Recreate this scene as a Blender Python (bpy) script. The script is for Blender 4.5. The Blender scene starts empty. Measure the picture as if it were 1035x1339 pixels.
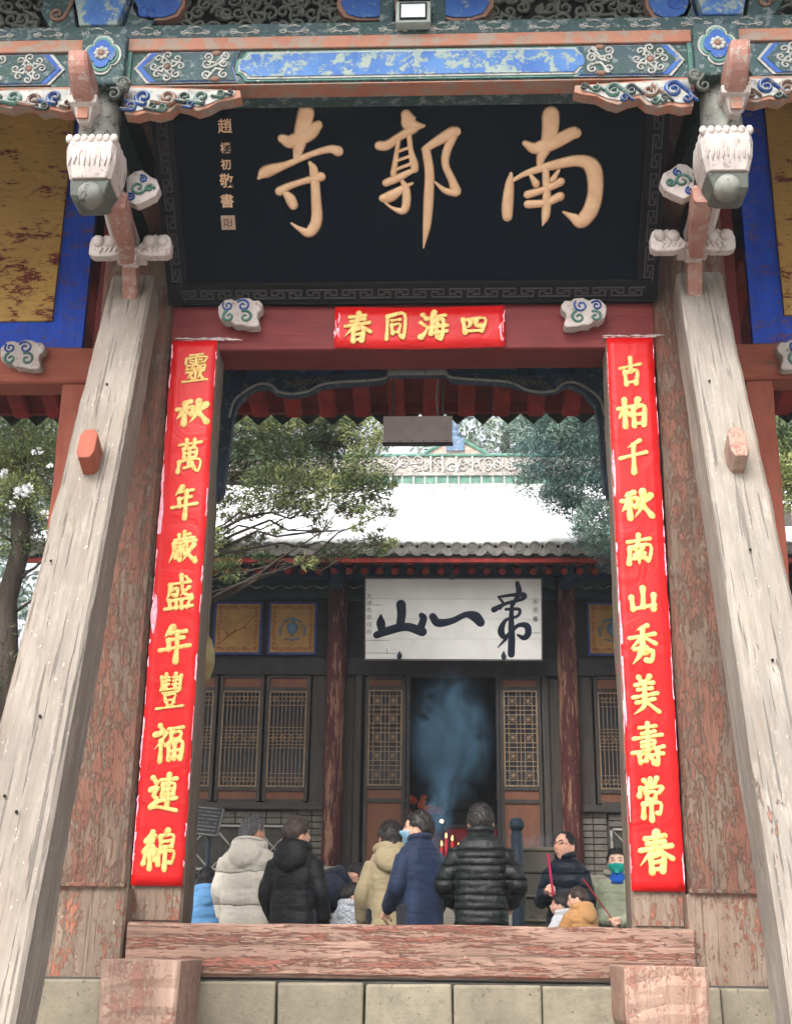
import bpy, bmesh, math, random
import numpy as np
from mathutils import Vector, Matrix, noise
random.seed(7); RNG = np.random.default_rng(7)
SC = bpy.context.scene; COL = SC.collection
# ------------------------------------------------------------ camera, sky, sun, exposure
FPX, PITCH, YAW, ROLL = 1664.7, 0.3283, 0.0439, 0.0129
def _rows():
    cy, sy = math.cos(YAW), math.sin(YAW); cp, sp = math.cos(PITCH), math.sin(PITCH); cr, sr = math.cos(ROLL), math.sin(ROLL)
    r0 = Vector((cy, sy, 0)); fh = Vector((-sy, cy, 0)); z = Vector((0, 0, 1))
    f = fh*cp + z*sp; u0 = z*cp - fh*sp
    return r0*cr + u0*sr, u0*cr - r0*sr, f
CR, CU, CF = _rows()
cam = bpy.data.cameras.new('camera'); camo = bpy.data.objects.new('camera', cam); COL.objects.link(camo)
cam.sensor_fit = 'VERTICAL'; cam.sensor_height = 36.0; cam.lens = 36.0*FPX/1339.0
cam.clip_start = 0.05; cam.clip_end = 2000
M = Matrix.Identity(4)
for i in range(3): M[i][0], M[i][1], M[i][2] = CR[i], CU[i], -CF[i]
camo.matrix_world = M; SC.camera = camo
def at(px, py, Y):
    "point of the place on the vertical plane at distance Y that the photograph shows at px, py"
    d = CF + CR*((px-517.5)/FPX) + CU*((669.5-py)/FPX)
    return d*(Y/d.y)
W = bpy.data.worlds.new('World'); SC.world = W; W.use_nodes = True
nt = W.node_tree; bg = nt.nodes['Background']
sky = nt.nodes.new('ShaderNodeTexSky'); sky.sky_type = 'NISHITA'; sky.sun_disc = False
sky.sun_elevation = math.radians(48); sky.sun_rotation = math.radians(200); sky.air_density = 1.0; sky.dust_density = 6.0; sky.ozone_density = 1.0
hs = nt.nodes.new('ShaderNodeHueSaturation'); hs.inputs['Saturation'].default_value = 0.22
nt.links.new(sky.outputs[0], hs.inputs['Color']); nt.links.new(hs.outputs[0], bg.inputs[0]); bg.inputs[1].default_value = 0.15
sl = bpy.data.lights.new('sun', 'SUN'); sl.energy = 0.8; sl.angle = math.radians(25); sl.color = (1, .97, .93)
so = bpy.data.objects.new('sun', sl); COL.objects.link(so)
_d = Vector((math.sin(math.radians(200))*math.cos(math.radians(48)), math.cos(math.radians(200))*math.cos(math.radians(48)), math.sin(math.radians(48))))
so.rotation_euler = _d.to_track_quat('Z', 'Y').to_euler()
SC.view_settings.view_transform = 'Standard'; SC.view_settings.look = 'None'; SC.view_settings.gamma = 1
SC.view_settings.use_curve_mapping = False; SC.view_settings.exposure = 1.42
HAZE = 0.0012
# ------------------------------------------------------------ materials
def lin(c):
    c = [x/255 for x in c]
    return tuple((x/12.92 if x <= .04045 else ((x+.055)/1.055)**2.4) for x in c)+(1,)
class N:
    def __init__(s, name):
        s.m = bpy.data.materials.new(name); s.m.use_nodes = True; s.t = s.m.node_tree
        s.b = s.t.nodes['Principled BSDF']; s.b.inputs['Specular IOR Level'].default_value = .3
        s.tc = s.t.nodes.new('ShaderNodeTexCoord')
    def n(s, ty, **k):
        o = s.t.nodes.new(ty)
        for a, v in k.items(): setattr(o, a, v)
        return o
    def l(s, a, b): s.t.links.new(a, b)
    def coord(s, sc=(1, 1, 1), off=0):
        m = s.n('ShaderNodeMapping'); m.inputs['Scale'].default_value = sc; m.inputs['Location'].default_value = (off, off*.7, off*1.3)
        oi = s.n('ShaderNodeObjectInfo'); va = s.n('ShaderNodeVectorMath', operation='MULTIPLY_ADD')
        cb = s.n('ShaderNodeCombineXYZ')
        for i in range(3): s.l(oi.outputs['Random'], cb.inputs[i])
        s.l(cb.outputs[0], va.inputs[0]); va.inputs[1].default_value = (17, 23, 31); s.l(s.tc.outputs['Object'], va.inputs[2])
        s.l(va.outputs[0], m.inputs[0]); return m.outputs[0]
    def noise(s, scale, sc=(1, 1, 1), detail=4, rough=.6, off=0, dist=0):
        o = s.n('ShaderNodeTexNoise'); o.inputs['Scale'].default_value = scale; o.inputs['Detail'].default_value = detail
        o.inputs['Roughness'].default_value = rough; o.inputs['Distortion'].default_value = dist
        s.l(s.coord(sc, off), o.inputs['Vector']); return o.outputs['Fac']
    def ramp(s, fac, a, b, ca=(0, 0, 0, 1), cb=(1, 1, 1, 1)):
        r = s.n('ShaderNodeValToRGB'); r.color_ramp.elements[0].position = a; r.color_ramp.elements[1].position = b
        r.color_ramp.elements[0].color = ca; r.color_ramp.elements[1].color = cb; s.l(fac, r.inputs[0]); return r.outputs[0]
    def mix(s, f, a, b, mode='MIX'):
        m = s.n('ShaderNodeMix', data_type='RGBA', blend_type=mode)
        if isinstance(f, (int, float)): m.inputs[0].default_value = f
        else: s.l(f, m.inputs[0])
        for i, v in ((6, a), (7, b)):
            if isinstance(v, tuple): m.inputs[i].default_value = v
            else: s.l(v, m.inputs[i])
        return m.outputs[2]
    def math(s, op, a, b):
        m = s.n('ShaderNodeMath', operation=op)
        for i, v in ((0, a), (1, b)):
            if isinstance(v, (int, float)): m.inputs[i].default_value = v
            else: s.l(v, m.inputs[i])
        return m.outputs[0]
    def bump(s, h, st=.5, dist=.01):
        b = s.n('ShaderNodeBump'); b.inputs['Strength'].default_value = st; b.inputs['Distance'].default_value = dist
        s.l(h, b.inputs['Height'])
        if s.b.inputs['Normal'].is_linked: s.l(s.b.inputs['Normal'].links[0].from_socket, b.inputs['Normal'])
        s.l(b.outputs[0], s.b.inputs['Normal'])
    def fin(s, col, rough=.8):
        if isinstance(col, tuple): s.b.inputs['Base Color'].default_value = col
        else: s.l(col, s.b.inputs['Base Color'])
        if isinstance(rough, (int, float)): s.b.inputs['Roughness'].default_value = rough
        else: s.l(rough, s.b.inputs['Roughness'])
        return s.m
def worn(name, wood, wood2, paint, amt, rough=.75, pscale=3.0, grain=1.0, paint2=None, stretch=.18, bump=.5):
    "old timber with the grain along the object's Z; paint survives on a share amt of it"
    n = N(name)
    g = n.noise(26, (1, 1, .07), 6, .7); g2 = n.noise(48, (1, 1, .022), 3, .6, 5); blot = n.noise(2.2, (1, 1, .4), 5, .6, 9)
    c = n.mix(n.ramp(g, .3, .7), lin(wood), lin(wood2))
    c = n.mix(n.math('MULTIPLY', n.ramp(blot, .38, .66), .6), c, lin([x*.66 for x in wood])); bl2 = n.noise(5, (1, 1, .12), 6, .7, 41); c = n.mix(n.math('MULTIPLY', n.ramp(bl2, .48, .66), .5), c, lin([wood[0]*.8, wood[1]*.72, wood[2]*.66])); bl3 = n.noise(14, (1, 1, .2), 5, .7, 51); c = n.mix(n.math('MULTIPLY', n.ramp(bl3, .55, .7), .4), c, lin([min(255, x*1.18) for x in wood]))
    cr = n.ramp(g2, .36, .40); c = n.mix(n.math('MULTIPLY', n.math('SUBTRACT', 1, cr), .5*grain), c, lin([x*.48 for x in wood]))
    spk = n.noise(60, (1, 1, .5), 2, .5, 14); c = n.mix(n.ramp(spk, .70, .76), c, lin([min(255, x*1.25+25) for x in wood2]))
    h = n.math('ADD', g, n.math('MULTIPLY', cr, .5))
    if amt > 0:
        p = n.noise(pscale, (1, 1, stretch), 12, .78, 3, .12); p2 = n.noise(pscale*7, (1, 1, stretch*1.6), 5, .7, 21)
        f = n.math('ADD', n.math('MULTIPLY', p, .62), n.math('MULTIPLY', p2, .38))
        t = .5+(.5-amt)*.42
        k = n.ramp(f, t-.012, t+.018)
        pc = lin(paint)
        pv = n.mix(n.ramp(n.noise(9, (1, 1, .4), 5, .6, 31), .3, .75), pc, lin(paint2 or [x*.7 for x in paint]))
        c = n.mix(k, c, pv); h = n.math('ADD', h, n.math('MULTIPLY', k, .8))
    n.bump(h, bump, .012)
    return n.fin(c, rough)
def plain(name, rgb, rough=.6, var=.25, scale=8, bump=.15, metal=0, spec=.3, rgb2=None, fine=60, emis=None):
    n = N(name); a = n.noise(scale, detail=6); c = n.mix(n.ramp(a, .3, .7), lin(rgb), lin(rgb2 or [x*(1-var) for x in rgb]))
    n.bump(n.noise(fine, detail=4), bump, .006); n.b.inputs['Metallic'].default_value = metal; n.b.inputs['Specular IOR Level'].default_value = spec
    if emis: n.b.inputs['Emission Color'].default_value = lin(emis[0]); n.b.inputs['Emission Strength'].default_value = emis[1]
    return n.fin(c, rough)
def chipped(name, rgb, under, amt=.3, scale=14, rgb2=None, rough=.7):
    "thick old mineral paint flaking to what lies below"
    n = N(name); a = n.noise(5, detail=6); c = n.mix(n.ramp(a, .35, .65), lin(rgb), lin(rgb2 or [x*.75 for x in rgb]))
    f = n.noise(scale, detail=9, rough=.75, off=4); k = n.ramp(f, .5+(.5-amt)*.4-.01, .5+(.5-amt)*.4+.02)
    c = n.mix(k, c, lin(under)); n.bump(n.math('SUBTRACT', n.noise(50), n.math('MULTIPLY', k, .6)), .4, .006)
    return n.fin(c, rough)
# ------------------------------------------------------------ mesh builder
WM = {}
def setprops(o, label=None, cat=None, group=None, kind=None):
    if label: o['label'] = label
    if cat: o['category'] = cat
    if group: o['group'] = group
    if kind: o['kind'] = kind
    return o
def link(o, M4, parent):
    COL.objects.link(o); WM[o] = M4.copy()
    if parent is not None:
        o.parent = parent; o.matrix_basis = WM[parent].inverted() @ M4
    else: o.matrix_basis = M4
    return o
def empty(name, loc, label=None, cat=None, group=None, rz=0):
    o = bpy.data.objects.new(name, None); o.empty_display_size = .2
    M4 = Matrix.Translation(Vector(loc)) @ Matrix.Rotation(rz, 4, 'Z')
    link(o, M4, None); return setprops(o, label, cat, group)
def copy_tree(o, M4, label=None, parent=None):
    c = o.copy(); link(c, M4, parent)
    if label: c['label'] = label
    for ch in [x for x in WM if x.parent == o and x is not c]:
        copy_tree(ch, M4 @ (WM[o].inverted() @ WM[ch]), None, c)
    return c
class MB:
    def __init__(s): s.v = []; s.f = []
    def add(s, v, f):
        k = len(s.v); s.v += [tuple(x) for x in v]; s.f += [tuple(i+k for i in q) for q in f]; return s
    def box(s, c, d, R=None):
        c = Vector(c); v = []
        for x in (-.5, .5):
            for y in (-.5, .5):
                for z in (-.5, .5):
                    p = Vector((x*d[0], y*d[1], z*d[2])); v.append(c+(R @ p if R else p))
        return s.add(v, [(0, 1, 3, 2), (4, 6, 7, 5), (0, 4, 5, 1), (2, 3, 7, 6), (0, 2, 6, 4), (1, 5, 7, 3)])
    def bx(s, x0, x1, y0, y1, z0, z1): return s.box(((x0+x1)/2, (y0+y1)/2, (z0+z1)/2), (abs(x1-x0), abs(y1-y0), abs(z1-z0)))
    def prism(s, poly, y0, y1, bev=0):
        "polygon [(x,z)] extruded along Y"
        n = len(poly); v = [(x, y0, z) for x, z in poly]+[(x, y1, z) for x, z in poly]
        return s.add(v, [tuple(range(n)), tuple(range(2*n-1, n-1, -1))]+[(i, i+n, (i+1) % n+n, (i+1) % n) for i in range(n)])
    def loft(s, rings, cap=True, closed=False):
        n = len(rings[0]); v = [p for r in rings for p in r]; f = []
        m = len(rings)
        for a in range(m if closed else m-1):
            b = (a+1) % m
            for i in range(n):
                j = (i+1) % n; f.append((a*n+i, a*n+j, b*n+j, b*n+i))
        if cap and not closed: f += [tuple(range(n-1, -1, -1)), tuple((m-1)*n+i for i in range(n))]
        return s.add(v, f)
    def tube(s, pts, rad, n=8, flat=None):
        pts = [Vector(p) for p in pts]
        if not isinstance(rad, (list, tuple)): rad = [rad]*len(pts)
        rings = []; up = None
        for i, p in enumerate(pts):
            t = (pts[min(i+1, len(pts)-1)]-pts[max(i-1, 0)]).normalized()
            if up is None: up = Vector((0, 0, 1)) if abs(t.z) < .9 else Vector((0, 1, 0))
            a = t.cross(up).normalized(); up = a.cross(t).normalized()
            fa = flat or (1, 1)
            rings.append([p+a*math.cos(2*math.pi*k/n)*rad[i]*fa[0]+up*math.sin(2*math.pi*k/n)*rad[i]*fa[1] for k in range(n)])
        return s.loft(rings)
    def lathe(s, c, prof, n=16, axis='Z', R=None):
        c = Vector(c); rings = []
        for r, h in prof:
            rg = []
            for k in range(n):
                a = 2*math.pi*k/n; x, y = math.cos(a)*r, math.sin(a)*r
                p = Vector((x, y, h)) if axis == 'Z' else (Vector((x, h, y)) if axis == 'Y' else Vector((h, x, y)))
                rg.append(c+(R @ p if R else p))
            rings.append(rg)
        return s.loft(rings)
    def ball(s, c, r, n=12, m=8, R=None):
        if not isinstance(r, (tuple, list)): r = (r, r, r)
        c = Vector(c); rings = []
        for j in range(m+1):
            th = math.pi*(j+.02)/(m+.04); rg = []
            for k in range(n):
                a = 2*math.pi*k/n; p = Vector((math.cos(a)*math.sin(th)*r[0], math.sin(a)*math.sin(th)*r[1], -math.cos(th)*r[2]))
                rg.append(c+(R @ p if R else p))
            rings.append(rg)
        return s.loft(rings)
    def ribbon(s, pts, wid, y, hgt, z2=None):
        "domed brush stroke: pts [(x,z)], widths; lies in the XZ plane at y and rises towards -Y"
        rings = []; n = len(pts)
        for i in range(n):
            x, z = pts[i]; x0, z0 = pts[max(i-1, 0)]; x1, z1 = pts[min(i+1, n-1)]
            tx, tz = x1-x0, z1-z0; L = math.hypot(tx, tz) or 1; nx, nz = -tz/L, tx/L; w = wid[i]/2
            prof = ((-1, .0), (-.75, .62), (-.35, .95), (0, 1), (.35, .95), (.75, .62), (1, 0))
            rings.append([(x+nx*w*a, y-hgt*b*min(1, .4+w/(max(wid)/2)*.6), z+nz*w*a) for a, b in prof])
        for e in (0, -1):  # rounded caps
            x, z = pts[e]; q = pts[1] if e == 0 else pts[-2]; tx, tz = x-q[0], z-q[1]; L = math.hypot(tx, tz) or 1
            w = wid[e]/2; capr = []
            for k in (1, 2, 3):
                a = k*math.pi/6.6; sc = math.cos(a); o = w*math.sin(a)
                capr.append([((p[0]-x)*sc+x+tx/L*o, y-(y-p[1])*sc, (p[2]-z)*sc+z+tz/L*o) for p in rings[0 if e == 0 else -1]])
            if e == 0: rings0 = capr[::-1]
            else: rings = rings0+rings+capr
        return s.loft(rings)
    def build(s, name, mat, parent=None, M4=None, bev=0, smooth=False, sub=0, remesh=0, seg=2, kind=None, disp=0, label=None, origin=True, solid=0):
        M4 = M4 or Matrix.Identity(4); vs = s.v
        if M4 == Matrix.Identity(4) and origin and vs:   # origin at the piece itself
            a = np.array(vs); c = (a.min(0)+a.max(0))/2; vs = (a-c).tolist(); M4 = Matrix.Translation(Vector(c.tolist()))
        me = bpy.data.meshes.new(name); me.from_pydata([tuple(x) for x in vs], [], s.f); me.validate()
        if not remesh:
            bm = bmesh.new(); bm.from_mesh(me); bmesh.ops.recalc_face_normals(bm, faces=bm.faces); bm.to_mesh(me); bm.free()
        if mat: me.materials.append(mat)
        if smooth: me.polygons.foreach_set('use_smooth', [True]*len(me.polygons))
        o = bpy.data.objects.new(name, me); link(o, M4, parent)
        if remesh:
            r = o.modifiers.new('r', 'REMESH'); r.mode = 'VOXEL'; r.voxel_size = remesh; r.use_smooth_shade = True
            m = o.modifiers.new('s', 'SMOOTH'); m.factor = .5; m.iterations = 1
            dg = bpy.context.evaluated_depsgraph_get(); me2 = bpy.data.meshes.new_from_object(o.evaluated_get(dg)); o.modifiers.clear(); o.data = me2; me2.name = name; bpy.data.meshes.remove(me)
        if solid: m = o.modifiers.new('so', 'SOLIDIFY'); m.thickness = solid; m.offset = 0
        if bev:
            b = o.modifiers.new('b', 'BEVEL'); b.width = bev; b.segments = seg; b.limit_method = 'ANGLE'; b.angle_limit = math.radians(40)
            if smooth is False: b.harden_normals = False
        if sub: m = o.modifiers.new('u', 'SUBSURF'); m.levels = sub; m.render_levels = sub
        if kind: o['kind'] = kind
        if label: o['label'] = label
        return o
def frame(p0, p1, side=Vector((1, 0, 0))):
    "matrix whose Z runs p0->p1 and X is as near side as can be"
    z = (Vector(p1)-Vector(p0)).normalized(); y = z.cross(side).normalized(); x = y.cross(z).normalized()
    M4 = Matrix.Identity(4)
    for i in range(3): M4[i][0], M4[i][1], M4[i][2], M4[i][3] = x[i], y[i], z[i], p0[i]
    return M4
def timber(name, p0, p1, w, d, mat, parent=None, w1=None, d1=None, jit=.004, ch=.012, side=Vector((1, 0, 0)), step=.1, label=None, bowx=0):
    "hewn timber from p0 to p1: own frame, worn uneven arrises"
    p0, p1 = Vector(p0), Vector(p1); L = (p1-p0).length; w1 = w1 or w; d1 = d1 or d
    n = max(2, int(L/step)); mb = MB(); rings = []; sd = random.random()*50
    for i in range(n+1):
        t = i/n; a = (w+(w1-w)*t)/2; b = (d+(d1-d)*t)/2; rg = []
        base = [(-a+ch, -b), (-a/3, -b), (a/3, -b), (a-ch, -b), (a, -b+ch), (a, -b/3), (a, b/3), (a, b-ch), (a-ch, b), (a/3, b), (-a/3, b), (-a+ch, b), (-a, b-ch), (-a, b/3), (-a, -b/3), (-a, -b+ch)]
        for k, (x, y) in enumerate(base):
            q = noise.noise(Vector((x*6+sd, y*6, t*L*2.2)))*jit*2+noise.noise(Vector((x*3+sd, y*3+9, t*L*9)))*jit
            rg.append((x*(1+q/max(a, .02))+bowx*math.sin(t*3.14), y*(1+q/max(b, .02)), t*L))
        rings.append(rg)
    mb.loft(rings)
    return mb.build(name, mat, parent, frame(p0, p1, side), smooth=False, label=label)
def cat_rom(P, m=5):
    P = [np.array(p, float) for p in P]
    if len(P) < 3:
        return [P[0]+(P[-1]-P[0])*k/m for k in range(m+1)]
    Q = [2*P[0]-P[1]]+P+[2*P[-1]-P[-2]]; out = []
    for i in range(1, len(Q)-2):
        for k in range(m):
            t = k/m; a, b, c, d = Q[i-1:i+3]
            out.append(.5*((2*b)+(c-a)*t+(2*a-5*b+4*c-d)*t*t+(3*b-a-3*c+d)*t**3))
    return out+[P[-1]]
def spiral(mb, x, z, y, r, a0, turns=1.1, hand=1, w=.012, h=.008, tail=None):
    pts = []; n = int(14*turns)+4
    if tail: pts.append((tail[0], tail[1]))
    for k in range(n):
        t = k/(n-1); a = a0+hand*t*turns*2*math.pi; q = r*(1-.78*t); pts.append((x+math.cos(a)*q, z+math.sin(a)*q))
    mb.ribbon(pts, [w*(1-.3*i/len(pts)) for i in range(len(pts))], y, h)
# ------------------------------------------------------------ brush writing
GLY = {
'古': '8,34 92,24;50,0 50,48;26,50 30,96;28,52 76,48 70,94;30,90 70,88',
'柏': '2,34 44,26;25,2 25,98;24,36 2,68t;28,42 44,58;72,4 60,28t;54,30 56,96;54,32 94,28 90,94;56,59 88,57;56,89 88,89',
'千': '74,4 28,22t;2,52 98,40;50,16 50,98',
'秋': '42,4 10,18t;2,36 48,28;26,12 26,96;26,40 2,74t;28,46 46,60;56,34 50,54;94,22 80,46t;72,6 70,50 44,96t;70,52 98,94',
'南': '10,22 90,15;50,0 48,36;16,42 10,96;16,42 90,36 86,88 72,82;38,48 44,62;62,44 56,60;32,67 70,63;30,81 72,77;50,60 50,99t',
'山': '50,2 50,80;8,40 14,90;14,88 90,78;90,34 88,94',
'秀': '66,2 30,13t;6,31 94,24;50,9 50,52;48,30 6,60t;52,30 94,50;22,62 64,57 56,71;44,62 36,82 12,99t;56,71 84,68 78,94 60,90',
'美': '30,0 40,14;68,0 58,14;18,20 82,15;26,34 74,30;50,16 50,52;8,53 92,44;18,68 82,61;50,50 44,78 8,99t;52,66 96,97',
'壽': '24,9 78,5;50,0 50,22;30,21 72,18;6,34 94,27;30,44 70,40 68,52;32,55 66,52;0,67 100,58;50,34 50,64;20,73 22,91;20,74 42,72 40,88;24,89 42,88;52,77 96,72;78,64 78,99 66,95;58,82 65,90',
'常': '50,0 50,16;28,5 38,16;74,1 62,16;12,24 6,40;12,24 92,20 82,36;34,34 36,53;34,34 67,32 64,52;36,52 64,51;22,63 20,92;22,63 82,59 79,88 69,85;50,52 50,100',
'春': '22,12 78,8;26,27 76,22;4,43 96,36;54,0 46,36 2,80t;54,40 99,68;34,58 36,99;34,58 72,55 69,97;36,76 67,74;36,94 69,93',
'靈': '26,3 74,1;12,13 8,27;12,13 90,11 82,27;50,3 50,33;27,20 37,22;27,29 37,31;62,19 73,20;62,28 73,29;15,39 17,52;15,39 33,39 31,51;17,50 31,50;41,39 43,52;41,39 58,39 56,51;43,50 56,50;67,39 69,52;67,39 86,39 84,51;69,50 84,50;14,62 86,58;50,60 50,92;34,66 20,86t;30,74 40,86;70,64 60,86t;68,72 82,86;2,95 98,91',
'萬': '8,14 92,9;34,0 36,23;66,0 64,23;25,29 28,59;25,29 76,27 72,57;28,43 72,41;28,57 72,55;12,68 8,99;12,68 90,63 87,97 74,93;50,26 50,84;32,89 63,82;60,74 71,89',
'年': '38,0 12,28t;30,18 84,13;26,39 78,34;28,39 30,62;0,66 100,57;56,16 56,100',
'歲': '50,0 50,22;52,10 71,8;31,8 32,22;16,25 86,20;12,36 94,29;16,36 14,66 0,98t;58,24 66,66 95,96;95,96 97,78t;88,44 50,94t;76,19 86,28;24,48 52,45;38,38 38,50;26,60 52,57;40,50 40,90;29,68 23,80;51,64 56,74',
'盛': '12,25 86,18;16,27 14,50 2,70t;18,41 42,38 39,60 28,56;54,0 62,46 94,68;94,68 95,52t;82,34 50,62t;70,5 82,14;15,74 20,95;15,74 84,71 80,94;38,74 40,94;60,73 60,94;0,97 100,92',
'豐': '15,8 17,45;15,45 85,43;85,6 83,45;32,1 32,41;23,12 42,10;23,22 42,20;23,32 42,30;67,1 67,41;58,12 77,10;58,22 77,20;58,32 77,30;24,54 76,51;31,61 34,77;31,61 69,60 66,77;34,76 66,75;38,81 43,91;64,80 58,91;2,97 98,92',
'福': '20,0 31,12;6,25 44,20 6,66t;26,44 26,99;30,46 44,59;50,9 96,5;57,20 60,41;57,20 90,18 86,39;60,39 86,38;51,52 54,97;51,52 96,49 92,96;72,51 72,93;54,73 92,71;54,93 92,92',
'連': '10,4 22,18;4,36 27,32 14,52 28,66 6,84;4,86 38,87 100,97;38,14 94,9;66,0 66,82;46,25 48,55;46,25 87,23 84,53;48,39 84,38;48,53 84,52;34,68 98,63',
'綿': '28,0 8,24;8,24 29,27;35,14 4,51;4,51 40,47;30,38 41,52;22,50 22,96;10,62 4,82;32,60 40,76;75,0 64,12t;53,14 56,45;53,14 92,12 88,44;56,29 88,28;56,43 88,42;49,57 49,88;49,57 96,54 92,86 84,83;71,44 71,100',
'四': '6,20 16,88;8,22 96,16 84,86;38,24 34,50 22,62t;60,22 60,50 78,54;16,82 84,80',
'海': '8,6 22,20;0,36 14,46;2,88 14,78 26,56t;52,0 34,30t;42,16 94,11;46,30 38,80;38,80 98,73;46,32 86,28 78,97 66,92;28,57 100,50;60,36 65,45;58,60 63,71',
'同': '12,11 8,99;12,11 92,7 88,95 74,91;32,30 68,27;32,47 36,78;32,47 69,45 64,77;36,76 64,75'}
def stroke(mb, pts, wid, y, h):
    mb.ribbon(pts, wid, y, h)
def glyph(mb, ch, x, z, w, h, y, bw, hgt, slant=.05):
    "x,z = upper left corner"
    rnd = random.Random(hash_s(ch)+int(z*100))
    sts = GLY[ch].split(';'); bw2 = bw*(1 if len(sts) < 12 else .82 if len(sts) < 17 else .66)
    for s in sts:
        tap = s.endswith('t'); P = [tuple(float(q) for q in p.split(',')) for p in s.rstrip('t').split()]
        C = cat_rom([(a+rnd.uniform(-1.5, 1.5), b+rnd.uniform(-1.5, 1.5)) for a, b in P], 4 if len(P) > 2 else 6)
        if len(P) > 2:  # keep corners crisp: blend to the raw polyline
            pass
        n = len(C); wd = []
        horiz = abs(P[-1][0]-P[0][0]) > abs(P[-1][1]-P[0][1])
        for i in range(n):
            t = i/(n-1); q = 1.12-.5*math.sin(math.pi*min(1, t*1.05))**1.0*.6 if not tap else 1.15*(1-t)**.7+.12
            wd.append(bw2*q*(.82 if horiz else 1.08)*rnd.uniform(.93, 1.07))
        stroke(mb, [(x+c[0]/100*w-slant*w*(c[1]/100-.5)*0, z-c[1]/100*h+slant*w*(c[0]/100-.5)) for c in C], wd, y, hgt)
def hash_s(s): return sum(ord(c)*(i+3) for i, c in enumerate(s))
def big(mb, data, f, wsc, y, h):
    "hand-set strokes: 'x,y,w x,y,w;...' ; f maps to (x,z)"
    for s in data.split(';'):
        P = [tuple(float(q) for q in p.split(',')) for p in s.split()]
        C = cat_rom(P, 7); stroke(mb, [f(c[0], c[1]) for c in C], [max(.5, c[2])*wsc for c in C], y, h)
BIG_NAN = '783,66,68 781,120,64 765,190,50 742,240,36 738,285,20;678,180,24 715,200,44 760,190,56 820,165,54 870,138,50 884,138,44;620,305,14 614,350,36 606,430,46 605,478,42;628,332,16 690,300,24 800,268,38 900,252,46 955,282,64 966,370,60 948,450,62 908,500,56 875,485,34 835,462,10;700,310,14 722,345,32;815,292,14 790,330,26;688,390,32 760,368,28 822,338,34;690,430,34 760,424,30 820,398,36;762,290,28 766,400,34 762,475,34 750,515,8'
BIG_GUO = '192,66,44 205,95,66 225,108,44 262,108,14;82,190,38 112,188,38 165,152,32 222,120,36;160,160,18 150,230,20 138,305,26;203,150,22 210,210,22 222,262,34 226,285,30;160,212,13 205,196,13;155,250,13 207,232,13;152,286,14 208,264,14;108,342,30 150,325,32 190,305,26 232,284,18;96,405,32 130,396,44 180,362,24 216,344,10;172,330,14 190,370,32 190,435,34 172,458,28 125,440,12 98,412,16;272,205,34 286,300,38 282,420,40 275,520,32 262,608,6;266,205,26 310,176,36 375,138,46 393,132,40;384,150,34 356,215,34 352,270,30 378,330,32 394,375,42;392,382,34 350,374,24 308,338,8'
BIG_SI = '402,52,60 388,120,58 375,180,42 366,222,24;314,148,34 350,158,50 415,125,54 446,98,36;225,296,12 252,272,44 330,245,26 420,207,22 490,187,28 522,194,38;418,240,16 432,270,32 440,370,36 442,455,42 415,500,38 380,488,20 348,466,8;304,345,34 340,326,26 400,306,24 458,291,34;318,345,18 342,372,38 354,396,36'
W_SHAN = '150,238,10 150,275,36 155,312,30;128,340,28 180,320,34 280,297,34 365,322,38;255,182,40 258,230,36 250,290,32;362,238,24 372,255,28 352,318,32'
W_YI = '420,244,30 448,276,34 520,266,26 590,234,24 640,244,42 668,274,36'
W_DI = '860,70,18 868,110,24 860,140,18 832,190,14;762,142,10 830,132,14 893,130,20 885,152,16 800,176,14 738,208,24;765,145,10 785,175,12 770,200,14;832,180,14 828,260,22 830,350,28 828,440,28;800,206,12 868,206,14 862,240,12 800,262,14 775,318,28 800,350,20 860,292,16 908,292,26 916,330,26 895,354,22 862,340,10;800,360,14 758,405,4'
def font_text(txt, name, mat, parent, M4, size, ext=.002, off=0, spacing=None):
    cu = bpy.data.curves.new(name, 'FONT'); cu.body = txt; cu.size = size; cu.extrude = ext; cu.offset = off; cu.align_x = 'CENTER'; cu.align_y = 'CENTER'
    if spacing: cu.space_line = spacing
    t = bpy.data.objects.new(name, cu); COL.objects.link(t); dg = bpy.context.evaluated_depsgraph_get()
    me = bpy.data.meshes.new_from_object(t.evaluated_get(dg)); COL.objects.unlink(t); bpy.data.objects.remove(t); me.materials.clear(); me.materials.append(mat)
    o = bpy.data.objects.new(name, me); return link(o, M4, parent)
# ------------------------------------------------------------ the materials of the place
m_brace = worn('bleached_timber', (148, 139, 129), (122, 112, 101), (138, 100, 84), .16, grain=1.1, bump=.9, paint2=(150, 112, 96), pscale=4)
m_braceR = worn('bleached_timber_pale', (158, 150, 140), (130, 121, 110), (142, 104, 88), .20, grain=1.1, bump=.9, paint2=(152, 118, 102), pscale=4)
m_post = worn('weathered_post', (130, 110, 95), (100, 82, 70), (114, 72, 58), .50, paint2=(122, 88, 74), pscale=8, stretch=.2, bump=.8)
m_base = worn('weathered_base', (148, 130, 114), (124, 104, 90), (132, 74, 56), .42, paint2=(162, 112, 92), pscale=7, stretch=.3, bump=.7)
m_jamb = worn('jamb_wood', (134, 118, 104), (104, 90, 78), (106, 62, 50), .34, pscale=3, bump=.6)
m_sill = worn('sill_wood', (160, 130, 114), (138, 106, 92), (134, 80, 66), .44, paint2=(146, 100, 86), pscale=15, stretch=.07, bump=.9)
m_blockp = worn('block_paint', (174, 146, 130), (154, 124, 108), (148, 98, 84), .42, paint2=(160, 120, 106), grain=.25, pscale=7, stretch=.8, bump=.6)
m_red = worn('red_lintel_paint', (120, 60, 54), (100, 44, 42), (120, 46, 44), .80, paint2=(100, 34, 34), pscale=3, rough=.6)
m_redside = worn('orange_red_paint', (150, 104, 86), (130, 84, 70), (152, 84, 64), .66, paint2=(134, 66, 52), pscale=3, rough=.7)
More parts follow.
